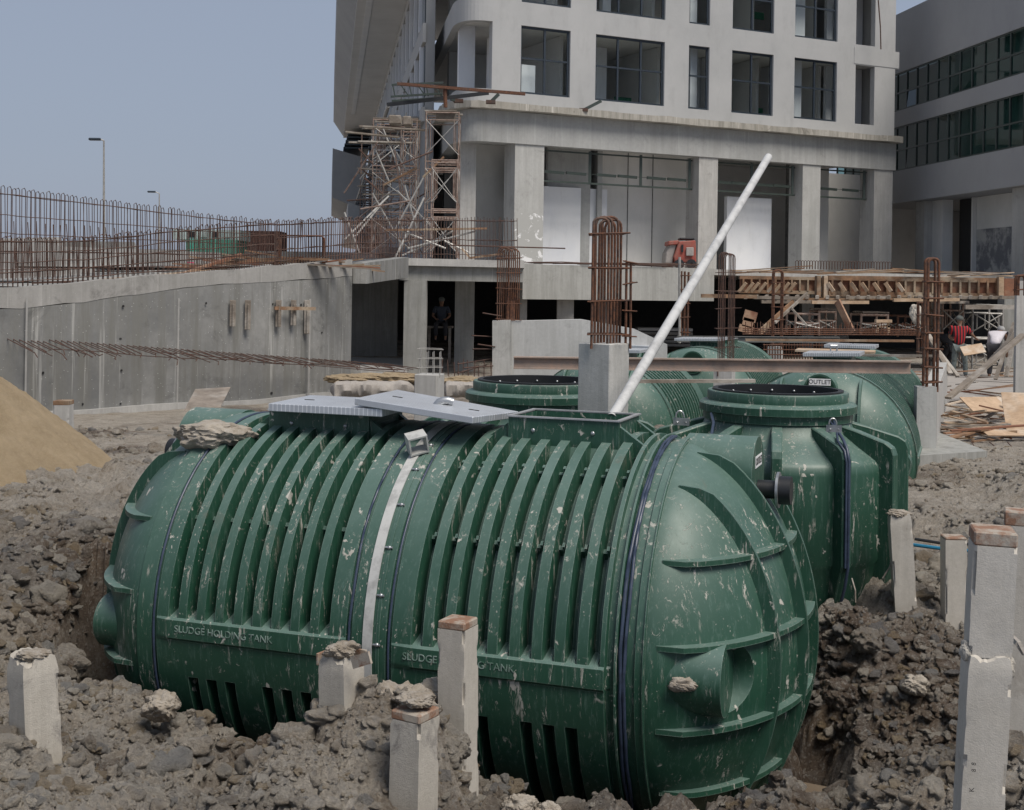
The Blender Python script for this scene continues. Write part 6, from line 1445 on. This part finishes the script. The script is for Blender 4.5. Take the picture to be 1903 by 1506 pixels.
# slanted boards and braces below the deck
for i, (a, b, w, mt, lb_) in enumerate([((1412, 618, 36), (1475, 562, 37), .16, WOOD, 'brown strut rising to the right under the formwork'), ((1556, 560, 36.5), (1584, 618, 36), .20, WOODR, 'red brown strut falling to the right under the formwork'), ((1440, 600, 36), (1500, 545, 37), .07, WOODG, 'thin grey strut under the formwork by the narrow cage'), ((1470, 572, 36.4), (1500, 606, 36.2), .05, WOODG, 'thin falling lath under the formwork')]):
    tag(obj('timber_strut', MB().bar(P(*a), P(*b), .06, w), mt), lb_, 'strut')
m = MB(); v = [P(1384, 617, 36.2), P(1392, 584, 36.5), P(1406, 580, 36.5), P(1401, 612, 36.2)]; 
for k, (px, py, w_, h_, lb_) in enumerate([(1394, 588, .36, .30, 'upper reddish panel leaning beside the dense cage'), (1390, 600, .30, .25, 'middle reddish panel leaning beside the dense cage'), (1386, 612, .4, .2, 'lower reddish panel leaning beside the dense cage')]):
    tag(obj('plywood_board', MB().box(P(px, py, 36), (w_, .05, h_), M=Matrix.Rotation(.25, 4, 'Y')), WOODR), lb_, 'panel')
# low rusty bars in front of the formwork bay
t = empty('reinforcement_mesh', P(1550, 618, 34), 'low rusty bars lying in a row in front of the formwork bay', 'reinforcement mesh')
for i in range(60): px = 1385 + i * 5.6; obj('bar', MB().tube([P(px, 622, 34), P(px + rb.uniform(-2, 2), 600 + rb.uniform(-3, 9), 34)], .012, 4), RUST, t)
for k in range(4): obj('long_bar', MB().tube([P(1380, 611 + k * 3.4, 33.9), P(1720, 613 + k * 3.4, 33.9)], .014, 5), RUST, t)
t = empty('reinforcement_mesh', P(1550, 660, 28), 'rusty mesh panel standing behind the OUTLET tank between the two stubs', 'reinforcement mesh')
for i in range(40): px = 1420 + i * 5.1; obj('bar', MB().tube([P(px, 676, 28.5), P(px, 638 + rb.uniform(-1, 2), 28.5)], .012, 4), RUST, t)
for k in range(4): obj('long_bar', MB().tube([P(1418, 641 + k * 9, 28.45), P(1622, 643 + k * 9, 28.45)], .012, 5), RUST, t)

# ================================================================ SCAFFOLDS
def scaffold(lbl, px0, px1, ytop, ybot, D, lifts, dp=1.2, mat=SCAF, group='steel frame scaffolds', r=.023, planks=True, braces=True, mat2=None):
    a = P(px0, ybot, D); b = P(px1, ytop, D); t = empty('scaffold_tower', ((a.x + b.x) / 2, D, a.z), lbl, 'scaffold', group); H = (b.z - a.z) / lifts
    for k in range(lifts):
        z0 = a.z + H * k; z1 = z0 + H
        for y in (D, D + dp):
            m = MB()
            for x in (a.x, b.x): m.tube([(x, y, z0), (x, y, z1)], r, 6)
            m.tube([(a.x, y, z1 - .04), (b.x, y, z1 - .04)], r, 6); m.tube([(a.x, y, z1 - .30), (b.x, y, z1 - .30)], r * .8, 6)
            w = (b.x - a.x)
            for f in (.14, .86): m.tube([(a.x + w * f, y, z1 - .3), (a.x + w * f, y, z0 + H * .25), (a.x + (0 if f < .5 else w), y, z0 + H * .18)], r * .7, 5)
            obj('scaffold_frame', m, mat, t)
        if braces:
            for x in (a.x, b.x):
                m = MB(); m.tube([(x, D, z0 + .25), (x, D + dp, z1 - .25)], r * .6, 5); m.tube([(x + .02, D, z1 - .25), (x + .02, D + dp, z0 + .25)], r * .6, 5); obj('cross_brace', m, mat2 or SCAFW, t)
            m = MB(); m.tube([(a.x, D - .03, z0 + .2), (b.x, D - .03, z1 - .3)], r * .6, 5); m.tube([(a.x, D - .06, z1 - .3), (b.x, D - .06, z0 + .2)], r * .6, 5); obj('cross_brace', m, mat2 or SCAFW, t)
    if planks:
        for i in range(3): obj('scaffold_board', MB().box(((a.x + b.x) / 2 + rb.uniform(-.1, .1), D + dp * (i + .5) / 3, b.z + .04), ((b.x - a.x) * rb.uniform(.95, 1.15), .3, .04), rz=rb.uniform(-.05, .05)), WOODG, t)
    return t
scaffold('tall scaffold tower in front of the curved building corner', 788, 853, 208, 480, 45.5, 3, 1.3)
scaffold('taller stepped scaffold left of the curved corner', 690, 775, 222, 478, 50, 3, 1.5)
scaffold('narrow scaffold bay between the two corner towers', 742, 772, 238, 480, 47.5, 3, 1.0, planks=False)
scaffold('third scaffold tower farther back along the canopy wing', 705, 762, 240, 470, 56, 4, 2.0, planks=True)
scaffold('fourth scaffold tower deepest along the canopy wing', 668, 720, 290, 470, 66, 3, 2.4, planks=True)
scaffold('low scaffold bay in front of the corner column', 800, 850, 296, 478, 43.5, 2, 1.0, planks=False)
rb = random.Random(16)
for i in range(34):
    px = rb.uniform(668, 790); py = rb.uniform(max(225, 560 - px * .42), 455); D = rb.uniform(44, 62); L = rb.uniform(.8, 2.4); an = rb.choice([rb.uniform(1.2, 1.9), rb.uniform(-.5, .5), rb.uniform(.6, 1.0), rb.uniform(2.1, 2.6)]); c = P(px, py, D); dv = Vector((math.cos(an) * .8, rb.uniform(-.4, .4), math.sin(an))) * L / 2
    tag(obj('scaffold_tube', MB().tube([c - dv, c + dv], .03, 5), (SCAF, RUST2, SCAFW)[i % 3]), '%s tube in the tangle of scaffold along the left wing' % ('brown painted', 'rusty', 'pale')[i % 3], 'tube', '%s tubes in the scaffold tangle' % ('brown painted', 'rusty', 'pale')[i % 3])
for i in range(16):
    px = rb.uniform(680, 775); py = rb.uniform(235, 430); D = rb.uniform(46, 60); c = P(px, py, D); L = rb.uniform(.5, 1.2)
    tag(obj('scaffold_plank', MB().bar(c - Vector((L, .3, rb.uniform(-.1, .1))), c + Vector((L, .3, rb.uniform(-.1, .1))), .25, .05), WOODG), 'grey board laid in the tangle of scaffold along the left wing', 'plank', 'grey boards in the scaffold tangle')
rb = random.Random(6)
for i, (a, b, lb_) in enumerate([((640, 446, 44), (722, 365, 46), 'pale tube sloping up at the foot of the stepped scaffold'), ((660, 440, 44), (715, 372, 46), 'second pale tube sloping beside it'), ((735, 478, 43), (788, 368, 45), 'thick pale brace leaning on the tall corner tower'), ((744, 428, 42), (828, 462, 42), 'falling brace in front of the corner column'), ((758, 462, 42), (885, 430, 42), 'rising brace in front of the corner column'), ((748, 475, 42), (842, 430, 42.2), 'second rising brace in front of the corner column'), ((826, 448, 42), (872, 470, 42), 'short falling brace at the corner column'), ((712, 240, 49), (748, 330, 49), 'pale diagonal tube on the stepped scaffold'), ((690, 260, 49), (726, 345, 49), 'left diagonal tube on the stepped scaffold'), ((752, 345, 46), (775, 430, 46), 'steep tube low in the narrow scaffold bay'), ((640, 395, 44), (668, 470, 44), 'tube leaning beside the ramp end under the scaffold')]):
    tag(obj('scaffold_tube', MB().tube([P(*a), P(*b)], .035, 6), SCAFW), lb_, 'tube')
for i, (a, b, lb_) in enumerate([((718, 428, 42), (905, 425, 42), 'long yellowish plank level in front of the corner column'), ((712, 345, 47), (775, 312, 47), 'board sloping in the stepped scaffold'), ((786, 330, 45), (825, 292, 45), 'tilted board in the middle of the tall corner tower'), ((858, 462, 40), (872, 478, 40), 'short bright board standing on the podium edge'), ((872, 480, 40), (935, 472, 40), 'brown board lying on the podium edge')]):
    tag(obj('timber_plank', MB().bar(P(*a), P(*b), .2, .06), WOOD if i != 3 else WOODL), lb_, 'plank')
for i, (px0, px1, py, D, lb_) in enumerate([(722, 745, 222, 49.5, 'stacked boards on top of the stepped scaffold'), (810, 846, 214, 45.8, 'block of formwork on top of the tall corner tower'), (748, 764, 224, 49, 'small pale block beside the boards on the stepped scaffold')]):
    a = P(px0, py + 8, D); b = P(px1, py - 8, D); tag(obj('timber_block', MB().box2(a.x, b.x, D, D + .8, a.z, b.z), WOODG, bevel=.03), lb_, 'timber block')
# steel truss and long rusty beam on the cornice
tr = empty('green_truss', P(775, 185, 46.5), 'small green steel truss lying across the corner of the cornice', 'truss'); A_ = P(728, 168, 46.5); B_ = P(824, 160, 46.5)
obj('top_chord', MB().bar(P(728, 158, 46.5), P(824, 154, 46.5), .07, .07), TEAL, tr); obj('bottom_chord', MB().bar(P(726, 180, 46.5), P(822, 174, 46.5), .07, .07), TEAL, tr); obj('bottom_chord', MB().bar(P(728, 188, 47.5), P(824, 182, 47.5), .07, .07), TEAL, tr)
for i in range(6): x = 730 + i * 15.5; obj('web_bar', MB().bar(P(x, 159, 46.5), P(x + (14 if i % 2 else 4), 179, 46.5), .04, .04), TEAL, tr)
tag(obj('steel_beam', MB().bar(P(738, 156, 46), P(976, 175, 46.4), .16, .10), RUST), 'long rusty flat beam jutting over the curved cornice', 'steel beam')
tag(obj('steel_bar', MB().bar(P(719, 195, 46.4), P(908, 173, 47.5), .06, .14), BLACKP), 'dark bar crossing under the long rusty beam', 'steel bar')
tag(obj('screw_prop', MB().tube([P(828, 200, 46.2), P(827, 166, 46.2)], .07, 8), RUST), 'rusty screw prop under the long beam on the tall corner tower', 'prop')
for i, (a, b, lb_) in enumerate([((912, 190, 48), (927, 175, 48), 'short green bracket on the cornice near the corner'), ((1084, 205, 50.6), (1117, 188, 50.8), 'green bracket on the cornice below the second window'), ((852, 188, 47.6), (838, 184, 47.4), 'stub of steel on the cornice end')]):
    t = empty('steel_bracket', P(*a), lb_, 'bracket', 'steel brackets on the cornice'); obj('arm', MB().bar(P(*a), P(*b), .10, .12), TEAL, t); obj('base_plate', MB().box(P(*a), (.35, .3, .12)), RUST2, t)
tag(obj('cable_drop', MB().tube([P(1632, 0, 57), P(1636, 50, 57), P(1637, 92, 57)], .03, 5), RUST2), 'knotted cable hanging down the right hand balcony', 'cable')
# scaffold bays under the formwork
for i, (px0, px1, yt, yb, D, lb_, mt) in enumerate([(1478, 1522, 582, 622, 37.5, 'scaffold frame left of the thick basement column', SCAF), (1522, 1553, 578, 624, 38.5, 'scaffold frame just beside the thick basement column', SCAF), (1600, 1650, 584, 622, 38.5, 'scaffold frame in the middle of the formwork bay', SCAF), (1668, 1705, 586, 626, 39, 'reddish scaffold frame left of the looped cage', RUST), (1750, 1790, 560, 690, 41, 'taller scaffold behind the worker in the red shirt', SCAF), (1806, 1864, 566, 690, 41.5, 'pale scaffold behind the worker in white', SCAFW)]):
    scaffold(lb_, px0, px1, yt, yb, D, 1 if i < 4 else 2, 1.2, mt, planks=(i in (1, 2)), r=.035, group='scaffold frames under the formwork')
tag(obj('timber_trestle', (lambda m: ([m.bar(P(a, 618, 36), P(b, 596, 36), .06, .05) for a, b in ((1630, 1632), (1652, 1650))], m.bar(P(1627, 597, 36), P(1656, 597, 36), .2, .08), m.bar(P(1630, 607, 36), P(1653, 607, 36), .05, .05), m)[-1])(MB()), WOODL), 'small pale timber trestle in the formwork bay', 'trestle')

# ================================================================ COMPRESSOR
cp = empty('air_compressor', P(1268, 499, 51.3), 'faded red towable air compressor standing between the building columns', 'machine'); REDP = simple('faded_red_paint', (.30, .065, .045), .6, 0, .45, 2.2, c2=(.24, .11, .085)); GREYP = simple('dusty_panel', (.33, .30, .28), .7)
def wedge(pts2, D0, D1, name, mat, parent): 
    v = [P(x, y, D0) for x, y in pts2]; q = v[0].y; m = MB(); w = [Vector((p.x, D1, p.z)) for p in v]; n_ = len(v); m.add(v + w, [tuple(range(n_)), tuple(range(2 * n_ - 1, n_ - 1, -1))] + [(i, n_ + i, n_ + (i + 1) % n_, (i + 1) % n_) for i in range(n_)]); return obj(name, m, mat, parent, bevel=.03)
wedge([(1255, 488), (1252, 478), (1262, 449), (1293, 447), (1294, 488)], 51.3, 53, 'body', REDP, cp)
wedge([(1236, 489), (1238, 470), (1246, 455), (1258, 453), (1251, 478), (1250, 490)], 51.5, 52.8, 'grille', GREYP, cp); wedge([(1242, 456), (1243, 448), (1262, 447), (1260, 455)], 51.4, 52.8, 'hood', REDP, cp)
wedge([(1263, 446), (1264, 442), (1290, 442), (1292, 446)], 51.8, 52.5, 'top_tray', BLACKP, cp)
for px in (1284, 1262):
    c = P(px, 491, 51.2); m = MB(); m.lathe([(.05, 0), (.19, .0), (.19, .14), (.05, .14)], 20); w_ = obj('wheel', m, BLACKP, cp, smooth=40, **SINK); w_.matrix_local = wmat(cp).inverted() @ Matrix.Translation(c) @ Matrix.Rotation(PI / 2, 4, 'X')
    m = MB(); m.lathe([(.001, -.01), (.09, -.01), (.10, .02)], 16); r_ = obj('hub', m, GREYP, w_, **SINK)
obj('air_filter', MB().box(P(1282, 468, 51.24), (.30, .06, .34)), GREYP, cp, bevel=.02); obj('side_vent', MB().box(P(1268, 462, 51.26), (.08, .05, .3)), BLACKP, cp)
obj('tow_bar', MB().bar(P(1250, 492, 51), P(1232, 496, 50.4), .1, .1), RUST, cp)

# ================================================================ PEOPLE
SKIN = simple('brown_skin', (.20, .11, .07), .6, 0, .1)
def skin_body(name, verts, edges, radii, mat, parent, sub=2, root=0):
    me = bpy.data.meshes.new(name); me.from_pydata([tuple(v) for v in verts], edges, []); o = bpy.data.objects.new(name, me); COL.objects.link(o)
    md = o.modifiers.new('s', 'SKIN'); sv_ = me.skin_vertices[0].data
    for i, r in enumerate(radii): sv_[i].radius = (r, r) if not hasattr(r, '__len__') else r
    for i in range(len(radii)): sv_[i].use_root = (i == root)
    o.modifiers.new('sub', 'SUBSURF').levels = sub; bpy.context.view_layer.update()
    nm = bpy.data.meshes.new_from_object(o.evaluated_get(bpy.context.evaluated_depsgraph_get())); bpy.data.objects.remove(o); nm.name = name
    Mi = wmat(parent).inverted(); nm.transform(Mi); nm.materials.clear(); nm.materials.append(mat); nm.polygons.foreach_set('use_smooth', [True] * len(nm.polygons))
    q = bpy.data.objects.new(name, nm); COL.objects.link(q); q.parent = parent; return q
def person(lbl, feet, face, joints, shirt, trousers, cap, shoe, S_=1.0, clothed_arm=.0, long_sleeve=False):
    """joints in metres, person frame: x to the person's right, y forward, z up"""
    root = empty('person', feet, lbl, 'person', rz=0); B = Matrix.Translation(feet) @ Matrix.Rotation(face, 4, 'Z') @ Matrix.Scale(S_, 4)
    J = {k: B @ Vector(v) for k, v in joints.items()}
    names = ['pelvis', 'waist', 'chest', 'neck', 'chin', 'head', 'crown']; v = [J[n] for n in names]; r = [.10, .095, .10, .050, .06, .085, .07]; e = [(i, i + 1) for i in range(6)]
    ids = {n: i for i, n in enumerate(names)}
    def chain(start, lst):
        p = ids[start]
        for n_, rad in lst: ids[n_] = len(v); v.append(J[n_]); r.append(rad); e.append((p, ids[n_])); p = ids[n_]
    for s in 'LR':
        chain('chest', [('sh' + s, .052), ('el' + s, .038), ('wr' + s, .026), ('ha' + s, .034)])
        chain('pelvis', [('hip' + s, .085), ('kn' + s, .055), ('an' + s, .038), ('to' + s, .036)])
        d = (J['ha' + s] - J['wr' + s]).normalized(); side = d.cross(Vector((0, 0, 1))); side = side.normalized() if side.length > .1 else Vector((1, 0, 0))
        for k in range(5):
            o_ = side * (-.03 + .015 * k); b_ = J['ha' + s] + o_ * .8; t_ = J['ha' + s] + o_ * 1.3 + d * (.085 - .008 * abs(k - 2)) if k else J['ha' + s] + side * -.06 + d * .03; i0 = len(v); v.append((b_ + t_) / 2 + Vector((0, 0, .004))); r.append(.009); e.append((ids['ha' + s], i0)); v.append(t_ + Vector((0, 0, -.012))); r.append(.008); e.append((i0, i0 + 1))
    body = skin_body('body', v, e, [x * S_ for x in r], SKIN, root)
    # clothes
    def cloth(name, pts, ed, rad, mat): return skin_body(name, [J[p] if isinstance(p, str) else p for p in pts], ed, [x * S_ for x in rad], mat, root)
    ms = {s: J['sh' + s].lerp(J['el' + s], .95 if long_sleeve else .75) for s in 'LR'}
    pts = ['pelvis', 'waist', 'chest', J['chest'].lerp(J['neck'], .7)]; rad = [.135, .130, .172, .088]; ed = [(0, 1), (1, 2), (2, 3)]
    for s in 'LR':
        b0 = len(pts); pts += [J['sh' + s], ms[s]]; rad += [.082, .062]; ed += [(2, b0), (b0, b0 + 1)]
        if long_sleeve: pts.append(J['el' + s].lerp(J['wr' + s], .85)); rad.append(.042); ed.append((b0 + 1, b0 + 2))
    cloth('shirt', pts, ed, rad, shirt)
    pts = ['pelvis']; rad = [.125]; ed = []
    for s in 'LR':
        b0 = len(pts); pts += ['hip' + s, 'kn' + s, J['kn' + s].lerp(J['an' + s], .9)]; rad += [.10, .075, .062]; ed += [(0, b0), (b0, b0 + 1), (b0 + 1, b0 + 2)]
    cloth('trousers', pts, ed, rad, trousers)
    for s in 'LR': cloth('shoe', [J['an' + s] + Vector((0, 0, -.03)), J['to' + s]], [(0, 1)], [.05, .042], shoe)
    up_ = (J['crown'] - J['chin']).normalized(); m = MB(); c_ = J['head'] + up_ * .05 * S_; m.sphere(c_, .098 * S_, 16, 10, (1, 1.08, .85)); f_ = (B.to_3x3() @ Vector((0, 1, 0))).normalized()
    m.box(c_ + f_ * .10 * S_ - up_ * .005, (.13 * S_, .12 * S_, .015 * S_), rz=face); obj('cap', m, cap, root, smooth=50)
    fc = J['head'] + f_ * .082 * S_; m = MB(); m.sphere(fc - up_ * .02 * S_, .018 * S_, 8, 6, (.8, 1, 1.3))
    obj('face', m, SKIN, root, smooth=60)
    return root
stripe = NT('red_striped_shirt'); tcx = stripe.n.new('ShaderNodeTexCoord').outputs['Object']; sp_ = stripe.n.new('ShaderNodeSeparateXYZ'); stripe.link(tcx, sp_.inputs[0])
wv = stripe.math('FRACT', stripe.math('MULTIPLY', sp_.outputs['X'], 13)); STRIPE = stripe.fin(stripe.mix(stripe.ramp(wv, [(.42, 0), (.46, 1)]), (.45, .02, .025), (.03, .015, .02)), .85)
JEANS = simple('faded_jeans', (.16, .19, .19), .9, 0, .4, 14, c2=(.09, .10, .09)); DARKT = simple('dark_trousers', (.03, .03, .035), .9); WHITESH = simple('white_cotton', (.58, .55, .58), .9, 0, .12, 9); CAPG = simple('grey_cap', (.12, .13, .12), .9); CAPW = simple('pale_cap', (.45, .44, .42), .9)
base = dict(pelvis=(0, 0, .92), waist=(0, .0, 1.08), chest=(0, -.02, 1.30), neck=(0, 0, 1.47), chin=(0, .03, 1.53), head=(0, .03, 1.62), crown=(0, .02, 1.70),
    shL=(-.19, 0, 1.41), elL=(-.27, .06, 1.16), wrL=(-.20, .26, 1.08), haL=(-.17, .33, 1.08), shR=(.19, 0, 1.41), elR=(.33, .08, 1.22), wrR=(.42, .28, 1.12), haR=(.44, .35, 1.10),
    hipL=(-.10, 0, .88), knL=(-.13, .03, .48), anL=(-.16, -.02, .08), toL=(-.17, .13, .035), hipR=(.10, 0, .88), knR=(.15, .05, .48), anR=(.17, .02, .08), toR=(.19, .17, .035))
f1 = P(1782, 707, 36.6)
person('worker in a red and black striped shirt seen from behind, holding a board', Vector((f1.x, f1.y, f1.z)), math.radians(-22), base, STRIPE, JEANS, CAPG, DARKT, 1.05)
c = P(1808, 650, 36.1); tag(obj('plywood_board', MB().box(c, (.62, .35, .02), M=Matrix.Rotation(-.18, 4, 'Y') @ Matrix.Rotation(.75, 4, 'X')), WOODL), 'pale board held by the worker in the striped shirt', 'board')
bend = dict(pelvis=(0, -.18, .86), waist=(0, -.08, 1.0), chest=(0, .14, 1.13), neck=(0, .30, 1.20), chin=(0, .38, 1.19), head=(0, .43, 1.25), crown=(0, .47, 1.31),
    shL=(-.19, .20, 1.17), elL=(-.24, .28, .90), wrL=(-.18, .40, .70), haL=(-.16, .43, .63), shR=(.19, .20, 1.17), elR=(.24, .28, .90), wrR=(.18, .40, .70), haR=(.16, .44, .63),
    hipL=(-.10, -.16, .83), knL=(-.14, .02, .46), anL=(-.14, -.08, .08), toL=(-.14, .08, .035), hipR=(.10, -.16, .83), knR=(.14, .02, .46), anR=(.16, -.08, .08), toR=(.17, .08, .035))
f2 = P(1850, 706, 36.4); person('worker in a white shirt and pale cap bending forward among the timber', f2, math.radians(-35), bend, WHITESH, DARKT, CAPW, DARKT, 1.1, long_sleeve=True)
f3 = P(1757, 698, 40.6); person('dark clothed worker half hidden behind the one in the striped shirt', f3, math.radians(30), bend, DARKT, DARKT, CAPG, DARKT, 1.05, long_sleeve=True)
sit = dict(base); sit.update(knL=(-.15, .42, .50), knR=(.15, .42, .50), hipL=(-.1, .02, .50), hipR=(.1, .02, .5), pelvis=(0, 0, .52), waist=(0, 0, .68), chest=(0, .03, .90), neck=(0, .06, 1.07), chin=(0, .09, 1.13), head=(0, .10, 1.22), crown=(0, .09, 1.30), shL=(-.19, .04, 1.0), elL=(-.27, .14, .76), wrL=(-.16, .34, .66), haL=(-.13, .41, .66), shR=(.19, .04, 1.0), elR=(.27, .14, .76), wrR=(.16, .34, .66), haR=(.13, .41, .66), anL=(-.15, .42, .08), toL=(-.15, .57, .035), anR=(.15, .42, .08), toR=(.15, .57, .035))
f4 = P(820, 632, 40.5); person('seated worker in a blue shirt painted dark as if in shade, in the basement', f4, math.radians(180), sit, simple('shade_dark_blue_shirt', (.04, .05, .07), .9), DARKT, CAPG, DARKT)  # shirt colour darkened to put the basement shade into it
a = P(792, 608, 40.4); b = P(842, 608, 40.4); tag(obj('work_bench', (lambda m: (m.bar(a, b, .5, .06), m.bar(a + Vector((.1, 0, 0)), a + Vector((.1, 0, -1.3)), .08, .08), m.bar(b - Vector((.1, 0, 0)), b - Vector((.1, 0, 1.3)), .08, .08), m)[-1])(MB()), WOODG), 'dim timber bench in the basement opening', 'bench')
